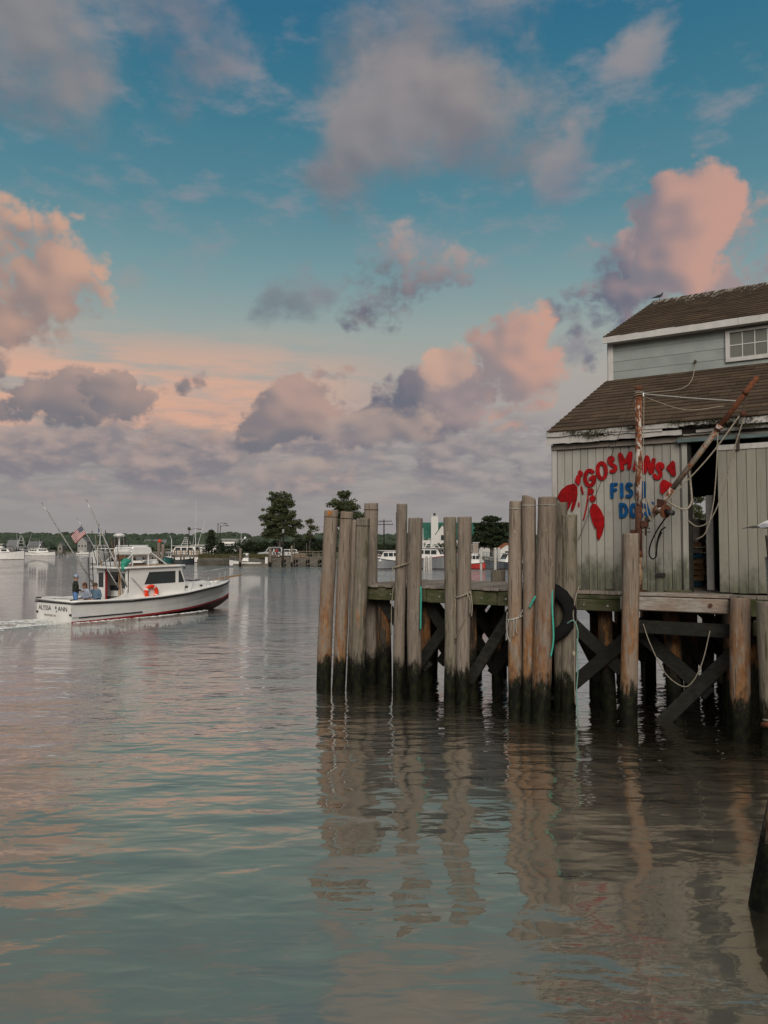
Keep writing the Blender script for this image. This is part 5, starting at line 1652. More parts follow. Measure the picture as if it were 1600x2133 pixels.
MB().tube(spline([(2.6, -0.62, 3.30), (2.62, -0.58, 3.62), (2.62, 0, 3.74), (2.62, 0.58, 3.62), (2.6, 0.62, 3.30)], 6), 0.016, 8).build('bridge_hoop', black_paint, boat, smooth=True)
for k in range(5):
    MB().tube([(2.00, 0.80, 1.15 + 0.27 * k), (2.00, 1.08, 1.15 + 0.27 * k)], 0.014, 6).build('ladder_rung', black_paint, boat)
for y in (0.80, 1.08):
    MB().tube([(2.02, y, 1.0), (1.94, y, 2.8)], 0.016, 6).build('ladder_rail', black_paint, boat)
# green tarpaulin bundle lashed at the hardtop corner
tp = MB()
for (c, r_) in [((2.35, -0.86, 2.62), (0.19, 0.16, 0.13)), ((2.22, -0.94, 2.48), (0.14, 0.13, 0.17)), ((2.14, -1.02, 2.32), (0.09, 0.09, 0.14))]:
    tp.ball(c, r_, 10, 7)
tag(tp.build('tarpaulin', plain('green_tarp', (0.03, 0.28, 0.19), 0.6, 0.25, scale=9), boat, smooth=True), 'bundled green tarpaulin')
cl_crate = plain('blue_crate', (0.03, 0.08, 0.16), 0.7, 0.1)
# tall rods, outriggers and the ensign staff
def rod(a, b, r0, r1, nm='fishing_rod', m_=None, bow=0.0):
    a, b = Vector(a), Vector(b)
    pts = [a.lerp(b, k / 8) + Vector((0, 0, -bow * 4 * (k / 8) * (1 - k / 8))) for k in range(9)]
    MB().tube(pts, [r0 + (r1 - r0) * k / 8 for k in range(9)], 6).build(nm, m_ or steel, boat, smooth=True)
rod((2.0, 0.75, 1.45), (0.20, 1.30, 5.35), 0.034, 0.020, 'outrigger')
rod((2.3, -1.0, 1.45), (1.00, -0.40, 5.45), 0.034, 0.020, 'outrigger')
rod((2.05, -0.9, 1.35), (0.80, -0.10, 4.65), 0.024, 0.012, 'ensign_staff')
for k, (x, y) in enumerate([(2.16, -0.98), (2.10, -0.92), (2.04, -0.98)]):
    rod((x, y, 0.95), (x - 0.15 + 0.1 * k, y + 0.12, 2.75 + 0.15 * k), 0.018, 0.006, 'fishing_rod', [raw_wood, black_paint, raw_wood][k])
for k in range(4):
    rod((2.2 + 0.4 * k, 0.9, 2.36), (2.15 + 0.4 * k, 0.95, 3.9 + 0.15 * k), 0.012, 0.004, 'antenna', steel)
rod((3.2, -1.09, 2.0), (3.45, -1.12, 0.98), 0.02, 0.02, 'gaff', steel) if False else rod((2.4, -1.10, 1.9), (3.1, -1.16, 0.95), 0.018, 0.018, 'gaff', steel)
# gear stowed on the hardtop
MB().box((2.55, 0.35, 2.47), (0.45, 0.55, 0.20)).build('cool_box', gel_b, boat, bevel=0.03)
MB().box((3.05, 0.55, 2.44), (0.40, 0.40, 0.15)).build('fish_crate', cl_crate, boat, bevel=0.02)
MB().tube([(3.95, -0.45, 2.46), (3.95, 0.25, 2.46)], 0.13, 12).build('life_raft', gel_b, boat, smooth=True)
MB().box((3.2, -0.35, 2.43), (0.55, 0.30, 0.13)).build('folded_canvas', dark_feather, boat, bevel=0.04)
for k in range(6):
    rod((2.14 + 0.03 * k, 0.75 - 0.26 * k, 2.3), (1.86 + 0.05 * k, 0.80 - 0.27 * k, 3.75 + 0.12 * ((k * 5) % 4)), 0.018, 0.006, 'fishing_rod', [black_paint, raw_wood, black_paint][k % 3])
MB().tube([(2.6, 0.0, 3.3), (2.6, 0.0, 3.75)], 0.03, 8).build('radar_post', gel_b, boat)
MB().ball((2.6, 0.0, 3.82), (0.22, 0.22, 0.10), 12, 8).build('radar_dome', gel_b, boat, smooth=True)
# folded table board on the stern, bait box
MB().box((0.35, 0.55, 1.05), (0.35, 1.0, 0.06)).build('bait_board', gel_b, boat, bevel=0.02)
MB().tube([(0.35, 0.55, 0.6), (0.35, 0.55, 1.03)], 0.03, 8).build('board_leg', steel, boat)
MB().box((1.7, -0.55, 0.52), (0.5, 0.6, 0.42)).build('cooler', plain('blue_white_cooler', (0.35, 0.45, 0.60), 0.5, 0.1), boat, bevel=0.03)
for (x, y) in ((0.06, -1.2), (0.06, 1.2)):
    MB().box((x, y, 1.04), (0.16, 0.12, 0.06)).build('cleat', black_paint, boat, bevel=0.01)

# ------------------------------------------------------------------ lettering cut as thin vinyl, one mesh per word
def word(txt, size, M, m_, parent, name='lettering', serif=True):
    cu = bpy.data.curves.new('txt', 'FONT')
    cu.body = txt
    cu.size = size
    cu.extrude = 0.003
    cu.align_x = 'CENTER'
    cu.resolution_u = 3
    to = bpy.data.objects.new('txt', cu)
    COL.objects.link(to)
    dg = bpy.context.evaluated_depsgraph_get()
    me = bpy.data.meshes.new_from_object(to.evaluated_get(dg))
    bpy.data.objects.remove(to)
    me.name = name
    me.materials.clear()
    me.materials.append(m_)
    o = bpy.data.objects.new(name, me)
    COL.objects.link(o)
    o.parent = parent
    o.matrix_local = M
    return o


# transom faces aft (-x): text runs from port (left as seen from astern) to starboard
T_ = Matrix(((0, 0, -1, 0), (-1, 0, 0, 0), (0, 1, 0, 0), (0, 0, 0, 1)))
vin = plain('dark_lettering', (0.02, 0.02, 0.03), 0.5, 0.1)
vin2 = plain('gold_lettering', (0.20, 0.17, 0.10), 0.5, 0.1)
o = word('ALYSSA', 0.29, Matrix.Translation((-0.006, 0.62, 0.53)) @ T_, vin, boat)
o.scale = (0.92, 1, 1)
o = word('ANN', 0.29, Matrix.Translation((-0.006, -0.62, 0.53)) @ T_, vin, boat)
MB().box((-0.008, -0.16, 0.66), (0.006, 0.08, 0.12)).build('emblem', vin, boat)
MB().box((-0.008, -0.20, 0.50), (0.006, 0.05, 0.06)).build('emblem', vin, boat)
word('MONTAUK, NY', 0.12, Matrix.Translation((-0.006, 0.25, 0.27)) @ T_, vin2, boat)

# ------------------------------------------------------------------ ensign
flag = thing('flag', 'small striped flag flying from the staff of the fishing boat', 'flag', (0, 0, 0))
flag.matrix_world = M_boat @ Matrix.Translation((1.37, -0.33, 3.93))
ORIGIN[flag.name] = Vector((0, 0, 0))
FA, FB = Vector((-1.56, 0.96, 3.30)).normalized(), Vector((-0.62, 0.30, -0.55)).normalized()
fl_red, fl_white, fl_blue = plain('flag_red', (0.42, 0.03, 0.035), 0.8, 0.1), plain('flag_white', (0.66, 0.62, 0.60), 0.8, 0.05), plain('flag_blue', (0.025, 0.04, 0.10), 0.8, 0.1)
FW, FH = 0.60, 0.40


def flag_pt(u, v, off=0.0):
    nrm = FA.cross(FB).normalized()
    return FA * (v * FH) + FB * (u * FW) + nrm * (0.05 * math.sin(u * 7 + v * 1.5) * u + off) + Vector((0, 0, -0.10 * u * u))


for k in range(13):
    mb = MB()
    for q in range(12):
        u0, u1, v0, v1 = q / 12, (q + 1) / 12, k / 13, (k + 1) / 13
        if k >= 6 and u0 < 0.40:
            continue
        mb.add([flag_pt(u0, v0), flag_pt(u1, v0), flag_pt(u1, v1), flag_pt(u0, v1)], [(0, 1, 2, 3)])
    mb.build('stripe', fl_red if k % 2 == 0 else fl_white, flag)
mb = MB()
for q in range(5):
    for k in range(7):
        u0, u1, v0, v1 = q / 12, (q + 1) / 12, 6 / 13 + k / 13, 6 / 13 + (k + 1) / 13
        mb.add([flag_pt(u0, v0), flag_pt(u1, v0), flag_pt(u1, v1), flag_pt(u0, v1)], [(0, 1, 2, 3)])
mb.build('canton', fl_blue, flag)
mb = MB()
for q in range(6):
    for k in range(4):
        c = flag_pt(0.03 + q * 0.065, 0.51 + k * 0.125, 0.004)
        mb.add([c + FA * 0.012, c + FB * 0.012, c - FA * 0.012, c - FB * 0.012], [(0, 1, 2, 3)])
        c = flag_pt(0.03 + q * 0.065, 0.51 + k * 0.125, -0.004)
        mb.add([c + FA * 0.012, c + FB * 0.012, c - FA * 0.012, c - FB * 0.012], [(0, 1, 2, 3)])
tag(mb.build('stars', fl_white, flag), kind='stuff')

# ------------------------------------------------------------------ the three people aboard
skin_m = plain('skin', (0.36, 0.20, 0.14), 0.6, 0.08)


def person(label, loc, heading, joints, bones, colour, hat=None, hair=None):
    """joints: name -> (position, radius); bones: (a, b, material key)"""
    root = thing('person', label, 'person', (0, 0, 0), group='people aboard the fishing boat')
    root.matrix_world = M_boat @ Matrix.Translation(loc) @ Matrix.Rotation(heading, 4, 'Z')
    ORIGIN[root.name] = Vector((0, 0, 0))
    names = list(joints)
    me = bpy.data.meshes.new('body')
    me.from_pydata([joints[k][0] for k in names], [(names.index(a), names.index(b)) for a, b, _ in bones], [])
    o = bpy.data.objects.new('body', me)
    COL.objects.link(o)
    md_ = o.modifiers.new('skin', 'SKIN')
    md_.use_smooth_shade = True
    for i, k in enumerate(names):
        r_ = joints[k][1]
        me.skin_vertices[0].data[i].radius = r_ if isinstance(r_, tuple) else (r_, r_)
        me.skin_vertices[0].data[i].use_root = (k == 'pelvis')
    sb = o.modifiers.new('sub', 'SUBSURF')
    sb.levels = 2
    sb.render_levels = 2
    dg = bpy.context.evaluated_depsgraph_get()
    m2 = bpy.data.meshes.new_from_object(o.evaluated_get(dg))
    bpy.data.objects.remove(o)
    keys = list(dict.fromkeys([b[2] for b in bones]))
    m2.materials.clear()
    for k in keys:
        m2.materials.append(colour[k])
    segs = [(Vector(joints[a][0]), Vector(joints[b][0]), keys.index(c)) for a, b, c in bones]
    for p in m2.polygons:
        best, bi = 1e9, 0
        for a, b, ci in segs:
            d = b - a
            q = max(0, min(1, (p.center - a).dot(d) / max(1e-9, d.length_squared)))
            dist = (p.center - a - d * q).length
            if dist < best:
                best, bi = dist, ci
        p.material_index = bi
        p.use_smooth = True
    m2.name = 'body'
    bo = bpy.data.objects.new('body', m2)
    COL.objects.link(bo)
    bo.parent = root
    hd = Vector(joints['head'][0])
    # face: nose, eyes, mouth and ears on the head
    MB().tube([hd + Vector((0.095, 0, 0.0)), hd + Vector((0.125, 0, -0.035)), hd + Vector((0.098, 0, -0.045))], [0.010, 0.018, 0.010], 6).build('nose', skin_m, root, smooth=True)
    for sgn in (-1, 1):
        MB().ball(hd + Vector((0.092, sgn * 0.036, 0.005)), 0.011, 8, 6).build('eye', black_paint, root, smooth=True)
        MB().ball(hd + Vector((0.0, sgn * 0.098, -0.015)), (0.022, 0.012, 0.034), 8, 6).build('ear', skin_m, root, smooth=True)
    MB().tube([hd + Vector((0.096, -0.028, -0.075)), hd + Vector((0.102, 0, -0.078)), hd + Vector((0.096, 0.028, -0.075))], 0.006, 5).build('mouth', plain('lips', (0.25, 0.09, 0.07), 0.6, 0.05), root)
    if hair:
        mbh = MB().ball(hd + Vector((-0.025, 0, 0.030)), (0.108, 0.104, 0.115), 12, 8)
        if hair[1]:
            mbh.tube([hd + Vector((-0.06, 0.06, 0.0)), hd + Vector((-0.06, 0.085, -0.14)), hd + Vector((-0.02, 0.09, -0.24))], [0.05, 0.045, 0.02], 8)
            mbh.tube([hd + Vector((-0.06, -0.06, 0.0)), hd + Vector((-0.06, -0.085, -0.14)), hd + Vector((-0.02, -0.09, -0.24))], [0.05, 0.045, 0.02], 8)
        mbh.build('hair', hair[0], root, smooth=True)
    if hat:
        vs_, fs_ = [], []
        mbq = MB()
        mbq.ball(hd + Vector((-0.005, 0, 0.055)), (0.118, 0.112, 0.095), 14, 8)
        mbq.build('cap', hat, root, smooth=True)
        MB().prism([(0.07, -0.075), (0.15, -0.062), (0.205, -0.025), (0.205, 0.025), (0.15, 0.062), (0.07, 0.075)], lambda p, q, d: tuple(hd + Vector((p, q, d - 0.12 * (p - 0.07)))), 0.040, 0.052).build('cap_brim', hat, root)
    # hands: palm and five bent fingers
    for wn, en in (('wristL', 'elbowL'), ('wristR', 'elbowR')):
        wv_, ev_ = Vector(joints[wn][0]), Vector(joints[en][0])
        d = (wv_ - ev_).normalized()
        sx = d.cross(Vector((0, 0, 1)))
        sx = sx.normalized() if sx.length > 0.05 else Vector((0, 1, 0))
        up = sx.cross(d)
        mbh = MB().box(wv_ + d * 0.06, (0.10, 0.075, 0.03), (d, sx, up))
        for q, ln in enumerate((0.062, 0.075, 0.07, 0.055)):
            b_ = wv_ + d * 0.11 + sx * (-0.028 + 0.019 * q)
            mbh.tube([b_, b_ + d * ln * 0.5 - up * 0.008, b_ + d * ln * 0.85 - up * 0.03], [0.010, 0.009, 0.007], 6)
        b_ = wv_ + d * 0.05 - sx * 0.038
        mbh.tube([b_, b_ + d * 0.03 - sx * 0.022 - up * 0.008, b_ + d * 0.06 - sx * 0.022 - up * 0.02], [0.012, 0.011, 0.008], 6)
        mbh.build('hand', skin_m, root, smooth=True)
    return root


def standing():
    j = {'pelvis': ((0, 0, 0.95), 0.155), 'spine': ((0.01, 0, 1.15), 0.165), 'chest': ((0.0, 0, 1.38), (0.185, 0.15)), 'neck': ((0.01, 0, 1.50), 0.065), 'head': ((0.03, 0, 1.65), 0.098), 'crown': ((0.025, 0, 1.74), 0.075)}
    bn = [('pelvis', 'spine', 'top'), ('spine', 'chest', 'top'), ('chest', 'neck', 'top'), ('neck', 'head', 'skin'), ('head', 'crown', 'skin')]
    for s_, sg in (('L', 1), ('R', -1)):
        j['hip' + s_] = ((0, sg * 0.10, 0.88), 0.105)
        j['knee' + s_] = ((0.02, sg * 0.11, 0.49), 0.070)
        j['ankle' + s_] = ((-0.01, sg * 0.11, 0.09), 0.045)
        j['toe' + s_] = ((0.15, sg * 0.13, 0.04), 0.040)
        bn += [('pelvis', 'hip' + s_, 'legs'), ('hip' + s_, 'knee' + s_, 'legs'), ('knee' + s_, 'ankle' + s_, 'skin'), ('ankle' + s_, 'toe' + s_, 'shoe')]
        j['sh' + s_] = ((0.0, sg * 0.20, 1.42), 0.075)
        j['elbow' + s_] = ((-0.02, sg * 0.25, 1.14), 0.056)
        j['wrist' + s_] = ((0.20, sg * 0.18, 1.06), 0.038)
        bn += [('chest', 'sh' + s_, 'top'), ('sh' + s_, 'elbow' + s_, 'top'), ('elbow' + s_, 'wrist' + s_, 'top')]
    return j, bn


def seated():
    j, bn = standing()
    dz = -0.42
    for k in list(j):
        (x, y, z), r_ = j[k]
        if k.startswith('knee'):
            j[k] = ((0.42, y * 1.2, 0.50), r_)
        elif k.startswith('ankle'):
            j[k] = ((0.44, y * 1.2, 0.10), r_)
        elif k.startswith('toe'):
            j[k] = ((0.58, y * 1.2, 0.045), r_)
        else:
            lean = 0.10 * max(0, (z - 0.95)) / 0.7
            j[k] = ((x + lean, y, z + dz), r_)
    for s_ in 'LR':
        (x, y, z), r_ = j['wrist' + s_]
        j['wrist' + s_] = ((0.30, y * 0.7, 0.66), r_)
    return j, bn


cl = {'jacket': plain('dark_jacket', (0.018, 0.020, 0.016), 0.9, 0.2), 'jeans': plain('blue_shorts', (0.10, 0.20, 0.40), 0.85, 0.15), 'denim': plain('denim_jacket', (0.11, 0.18, 0.25), 0.9, 0.15), 'navy': plain('navy_trousers', (0.015, 0.02, 0.04), 0.9, 0.15),
      'shirt': plain('pale_blue_shirt', (0.45, 0.50, 0.60), 0.85, 0.06), 'oshorts': plain('orange_shorts', (0.50, 0.17, 0.07), 0.85, 0.1), 'shoe': plain('dark_shoes', (0.03, 0.03, 0.03), 0.7, 0.1), 'cap': plain('pale_blue_cap', (0.30, 0.36, 0.50), 0.8, 0.1),
      'cap2': plain('brown_cap', (0.09, 0.055, 0.03), 0.8, 0.1), 'hair': plain('auburn_hair', (0.10, 0.035, 0.02), 0.8, 0.2), 'grey': plain('grey_hair', (0.20, 0.17, 0.14), 0.8, 0.1)}
j, bn = standing()
person('person standing at the stern in a dark jacket, blue trousers and pale cap', (0.85, -0.30, 0.30), R(-20), j, bn, {'top': cl['jacket'], 'skin': skin_m, 'legs': cl['jeans'], 'shoe': cl['shoe']}, cl['cap'], (cl['grey'], False))
j, bn = seated()
person('person seated in a pale blue shirt and orange shorts with long auburn hair', (1.78, 0.34, 0.30), R(185), j, bn, {'top': cl['shirt'], 'skin': skin_m, 'legs': cl['oshorts'], 'shoe': cl['shoe']}, None, (cl['hair'], True))
j, bn = seated()
person('person seated in a denim jacket, navy trousers and brown cap', (1.92, -0.30, 0.30), R(192), j, bn, {'top': cl['denim'], 'skin': skin_m, 'legs': cl['navy'], 'shoe': cl['shoe']}, cl['cap2'], (cl['grey'], False))
bench = tag(MB().box((0, 0, 0.16), (0.42, 1.3, 0.30)).build('cockpit_bench', gel_b, boat, bevel=0.02), None)
bench.location = (1.50, 0.02, 0.30)

# ------------------------------------------------------------------ wake and foam
def foam_mat():
    mt, n, pr, out = newmat('foam')
    gpos, _ = pos_z(n)
    nz = n.noise(gpos, 9.0, 6.0, 0.7)
    n.put(pr.inputs['Base Color'], n.mix(n.step(nz, 0.35, 0.65), (0.45, 0.46, 0.43, 1), (0.80, 0.79, 0.76, 1)))
    pr.inputs['Roughness'].default_value = 0.7
    return mt


foam = foam_mat()
BOAT = Vector((BOAT.x, BOAT.y, 0.0))
fd, pd = Vector((math.cos(BOAT_ROT), math.sin(BOAT_ROT), 0)), Vector((-math.sin(BOAT_ROT), math.cos(BOAT_ROT), 0))
rf = random.Random(31)
mb = MB()


def foam_patch(c, lx, ly):
    n = 9
    d = fd
    vs = []
    for k in range(n):
        a = 2 * math.pi * k / n
        q = rf.uniform(0.55, 1.1)
        vs.append(Vector((c.x, c.y, 0.012 + rf.uniform(0, 0.006))) + d * math.cos(a) * lx * q + pd * math.sin(a) * ly * q)
    vs.append(Vector((c.x, c.y, 0.03 + rf.uniform(0, 0.03))))
    mb.add(vs, [(k, (k + 1) % n, n) for k in range(n)])


for k in range(900):
    x = -rf.random() ** 1.1 * 9.0
    spread = 1.0 + (-x) * 0.16
    edge_ = rf.choice((-1, 1)) * spread + rf.gauss(0, 0.22) if rf.random() < 0.7 else rf.uniform(-spread, spread)
    c = BOAT + fd * (x - 0.1) + pd * edge_
    foam_patch(c, rf.uniform(0.06, 0.28), rf.uniform(0.02, 0.06))
for k in range(260):
    x = rf.uniform(0.0, 6.2)
    hb = lerp_st(x)[3] * BSY + 0.05 + abs(rf.gauss(0, 0.10)) + max(0, (6.2 - x)) * 0.02
    c = BOAT + fd * x * BSX - pd * hb
    foam_patch(c, rf.uniform(0.05, 0.20), rf.uniform(0.015, 0.04))
tag(mb.build('wake_foam', foam), 'thin white foam of the boat\'s wake', None, None, 'stuff')
# bow wave and stern wake: low smooth ridges of water
mb = MB()
for (x0, y0, x1, y1, wd, h) in [(6.0, -0.55, 1.0, -2.3, 0.5, 0.07), (6.0, 0.55, 1.0, 2.3, 0.5, 0.07), (0.2, -1.25, -12, -3.6, 0.7, 0.10), (0.2, 1.25, -12, 3.6, 0.7, 0.10), (-0.3, 0, -10, 0, 0.9, 0.07)]:
    n, m_ = 30, 8
    vs, fs = [], []
    for i in range(n + 1):
        k = i / n
        c = BOAT + fd * (x0 + (x1 - x0) * k) + pd * (y0 + (y1 - y0) * k)
        amp = h * math.sin(math.pi * min(1, k * 1.0 + 0.02)) * (0.7 + 0.5 * mnoise.noise(Vector((i * 0.5, x0, 0))))
        for j_ in range(m_ + 1):
            q = j_ / m_
            yy = (q - 0.5) * wd * (0.6 + 0.8 * k)
            vs.append(c + pd * yy + Vector((0, 0, 0.004 + amp * math.sin(math.pi * q) ** 2 - 0.010 * (q in (0, 1)))))
    for i in range(n):
        for j_ in range(m_):
            a = i * (m_ + 1) + j_
            fs.append((a, a + 1, a + m_ + 2, a + m_ + 1))
    mb.add(vs, fs)
tag(mb.build('wake_water', water_m, smooth=True), kind='structure')

# ------------------------------------------------------------------ the shores
def ground_mat(name, a, b, c):
    mt, n, pr, out = newmat(name)
    gpos, _ = pos_z(n)
    nz = n.noise(gpos, 0.35, 7.0, 0.65)
    n2 = n.noise(gpos, 3.0, 5.0, 0.7)
    col = n.mix(n.step(nz, 0.35, 0.65), a, b)
    n.put(pr.inputs['Base Color'], n.mix(n.step(n2, 0.5, 0.75, 0, 0.7), col, c))
    pr.inputs['Roughness'].default_value = 0.95
    bump(n, pr, n2, 0.6, 0.1)
    return mt


lawn_m = ground_mat('rough_grass', (0.060, 0.068, 0.026, 1), (0.11, 0.105, 0.045, 1), (0.12, 0.10, 0.06, 1))
marsh_m = ground_mat('marsh_grass', (0.075, 0.075, 0.036, 1), (0.12, 0.11, 0.055, 1), (0.06, 0.07, 0.03, 1))
stone_m = ground_mat('stone_bulkhead', (0.075, 0.068, 0.055, 1), (0.15, 0.135, 0.115, 1), (0.045, 0.043, 0.035, 1))


def land(name, front, back, z, mat_, zf=-0.5):
    """front and back are lists of (px, distance); the front face drops into the water"""
    mb = MB()
    f = [far(a, d, z) for a, d in front]
    k = [far(a, d, z) for a, d in back]
    n = len(f)
    rows = 4
    grid = []
    for r in range(rows + 1):
        for i in range(n):
            p = f[i].lerp(k[i], r / rows)
            if 0 < r:
                p = p + Vector((0, 0, 0.35 * mnoise.noise(p * 0.08)))
            grid.append(p)
    mb.add(grid, [(r * n + i, r * n + i + 1, (r + 1) * n + i + 1, (r + 1) * n + i) for r in range(rows) for i in range(n - 1)])
    low = [Vector((p.x, p.y - 1.2, zf)) for p in f]
    mb.add(low + f, [(i, i + 1, n + i + 1, n + i) for i in range(n - 1)], 1)
    lo = [Vector((f[0].x, f[0].y - 1.2, zf)), f[0], k[0], Vector((k[0].x, k[0].y, zf))]
    mb.add(lo, [(0, 3, 2, 1)])
    return tag(mb.build(name, [mat_, stone_m if z < 2 else mat_]), kind='structure')


land('ground', [(414, 133), (470, 133), (560, 137), (700, 136), (860, 128), (1000, 124), (1300, 118), (2000, 112), (2700, 110)],
     [(414, 210), (470, 230), (560, 300), (700, 330), (860, 340), (1000, 340), (1300, 340), (2000, 340), (2700, 340)], 1.25, lawn_m)
land('marsh', [(-900, 360), (-400, 345), (0, 338), (130, 330), (260, 338), (420, 345), (700, 380), (1100, 400)],
     [(-900, 800), (-400, 800), (0, 800), (130, 800), (260, 800), (420, 800), (700, 800), (1100, 800)], 0.75, marsh_m)
land('hills', [(-2500, 900), (-600, 900), (0, 900), (400, 900), (900, 900), (2000, 900), (3500, 900)], [(-2500, 2000), (-600, 2000), (0, 2000), (400, 2000), (900, 2000), (2000, 2000), (3500, 2000)], 3.2, leaf_c)

# far wood on the opposite shore: a mass of crowns
rw = random.Random(5)
mb = MB()


def blob(mb, c, r, sq=0.8, seg=9, rings=6):
    vs, fs = [], []
    sd_ = rw.uniform(0, 100)
    for i in range(rings + 1):
        ph = -0.4 + (math.pi / 2 + 0.4) * i / rings
        for k in range(seg):
            a = 2 * math.pi * k / seg
            v = Vector((math.cos(a) * math.cos(ph), math.sin(a) * math.cos(ph), math.sin(ph) * sq))
            q = 1 + 0.30 * mnoise.noise(v * 2.2 + Vector((sd_, 0, 0)))
            vs.append(c + v * r * q)
    for i in range(rings):
        for k in range(seg):
            fs.append((i * seg + k, i * seg + (k + 1) % seg, (i + 1) * seg + (k + 1) % seg, (i + 1) * seg + k))
    mb.add(vs, fs)


for k in range(1500):
    px = rw.uniform(-500, 1500)
    D = rw.uniform(380, 640)
    top = 3.0 + (D - 380) / 260 * 9.8 + 1.6 * mnoise.noise(Vector((px * 0.012, D * 0.01, 0))) + (1.2 if px < 160 else 0)
    r = rw.uniform(2.2, 4.4)
    blob(mb, far(px, D, max(1.0, top - r * 0.3)), r)
tag(mb.build('woodland', leaf_c), 'low green wood along the far shore', None, None, 'stuff')


# ------------------------------------------------------------------ trees and bushes
def leaves(mb, c, rad, n, size, rr):
    """leaf-sized faces gathered into clumps through an ellipsoid"""
    for k in range(n):
        while True:
            v = Vector((rr.uniform(-1, 1), rr.uniform(-1, 1), rr.uniform(-1, 1)))
            if 0.25 < v.length < 1.0:
                break
        p = Vector(c) + Vector((v.x * rad[0], v.y * rad[1], v.z * rad[2]))
        a = Vector((rr.uniform(-1, 1), rr.uniform(-1, 1), rr.uniform(-0.6, 0.6))).normalized()
        b = a.cross(Vector((rr.uniform(-1, 1), rr.uniform(-1, 1), rr.uniform(-1, 1)))).normalized()
        s_ = size * rr.uniform(0.6, 1.3)
        mb.add([p - a * s_, p + b * s_ * 0.6, p + a * s_, p - b * s_ * 0.6], [(0, 1, 2, 3)])


def tree(name, label, base, height, masses, leaf, size, dens=1.0, trunk_r=0.22, seed=1, group='trees and bushes on the near shore', clump=0.80):
    """masses: (dx, dy, z centre, rx, ry, rz) crown lobes; each is filled with clumps"""
    rr = random.Random(seed)
    root = thing(name, label, 'tree', base, group=group)
    base = Vector(base)
    mbt = MB()
    top = base + Vector((0, 0, height * 0.86))
    pts = [base.lerp(top, k / 6) + Vector((rr.uniform(-1, 1), rr.uniform(-1, 1), 0)) * 0.10 * (k > 0) for k in range(7)]
    mbt.tube(pts, [trunk_r * (1.15 - 0.95 * k / 6) for k in range(7)], 8)
    mbl = MB()
    for (dx, dy, zc, rx, ry, rz) in masses:
        dx, rx = dx * 1.18, rx * 1.18
        c = base + Vector((dx, dy, zc))
        st_ = pts[min(6, max(1, int(zc / height * 5)))]
        mbt.tube([st_, st_.lerp(c, 0.55) + Vector((0, 0, 0.2)), c], [trunk_r * 0.45, trunk_r * 0.28, 0.03], 6)
        ncl = max(5, int(9 * dens * (rx * ry * rz) ** 0.5 + 4))
        for q in range(ncl):
            v = Vector((rr.gauss(0, 1), rr.gauss(0, 1), rr.gauss(0, 1))).normalized() * rr.uniform(0.35, 1.0)
            cc = c + Vector((v.x * rx, v.y * ry, v.z * rz))
            cr = clump * rr.uniform(0.45, 0.95)
            leaves(mbl, cc, (cr, cr, cr * 0.62), int(40 * dens), size, rr)
            mbt.tube([c, cc], [0.05, 0.015], 4)
    mbt.build('trunk', bark, root, smooth=True)
    mbl.build('crown', leaf, root)
    return root


GZ = 1.25
tree('broadleaf_tree', 'tallest loose-leaved tree above the dark bushes on the spit', far(583, 141, GZ), 12.2, [
    (0.1, 0, 11.0, 2.1, 1.7, 1.3), (0.5, 0, 9.6, 2.3, 1.8, 1.3), (-1.0, 0, 8.8, 1.7, 1.6, 1.0), (-1.5, 0, 7.4, 1.9, 1.6, 0.9), (1.2, 0, 7.9, 1.7, 1.5, 1.2), (2.0, 0, 6.2, 1.6, 1.5, 1.2), (-0.8, 0, 5.9, 2.3, 1.8, 1.1), (1.4, 0, 4.7, 2.3, 1.8, 1.2), (-1.2, 0.3, 4.3, 1.9, 1.6, 1.0), (0.2, 0, 6.9, 1.8, 1.6, 1.4)],
    leaf_a, 0.17, 1.5, 0.20, 3)
tree('young_tree', 'thin young tree right of the tallest one on the spit', far(646, 139, GZ), 7.4, [(0, 0, 6.6, 0.6, 0.6, 0.8), (0.2, 0, 5.2, 1.1, 1.0, 0.8), (-0.2, 0, 4.0, 1.2, 1.0, 0.7)], leaf_a, 0.17, 0.8, 0.10, 4)
tree('broadleaf_tree', 'dark tree showing behind the heads of the outermost pilings', far(716, 137, GZ), 12.4, [
    (0, 0, 11.3, 0.9, 0.9, 1.0), (-0.9, 0, 9.6, 1.6, 1.4, 0.9), (1.0, 0, 9.4, 1.5, 1.4, 0.9), (1.9, 0, 7.8, 1.2, 1.2, 1.0), (-0.4, 0, 7.8, 2.0, 1.6, 1.0), (0.4, 0, 6.0, 2.3, 1.8, 1.4), (0, 0, 4.4, 2.4, 1.8, 1.2), (0.2, 0, 8.8, 1.8, 1.5, 1.2)], leaf_a, 0.17, 1.5, 0.2, 5)
tree('shade_tree', 'big dark round tree in front of the green-roofed house', far(1024, 138, GZ), 7.8, [
    (0.1, 0, 6.9, 1.1, 1.0, 0.8), (-1.2, 0, 5.6, 1.8, 1.6, 1.1), (1.4, 0, 5.4, 1.8, 1.6, 1.1), (0, 0, 4.4, 3.0, 2.2, 1.3), (-1.8, 0, 3.2, 1.9, 1.8, 1.1), (2.0, 0, 3.0, 2.0, 1.8, 1.2), (0.2, 0, 2.6, 2.6, 2.0, 1.0)], leaf_b, 0.20, 1.7, 0.3, 6)
tree('broadleaf_tree', 'leafy tree seen through the open doorway of the fish house', far(1449, 128, GZ), 11.5, [
    (-0.6, 0, 8.4, 1.6, 1.4, 1.0), (1.0, 0, 7.0, 1.5, 1.4, 0.9), (-1.0, 0, 6.2, 1.6, 1.5, 0.9), (0.8, 0, 5.0, 1.6, 1.4, 0.8), (-0.6, 0, 3.6, 2.2, 1.8, 1.0), (0.4, 0, 10.0, 0.9, 0.9, 0.9)], leaf_a, 0.19, 1.0, 0.2, 7)


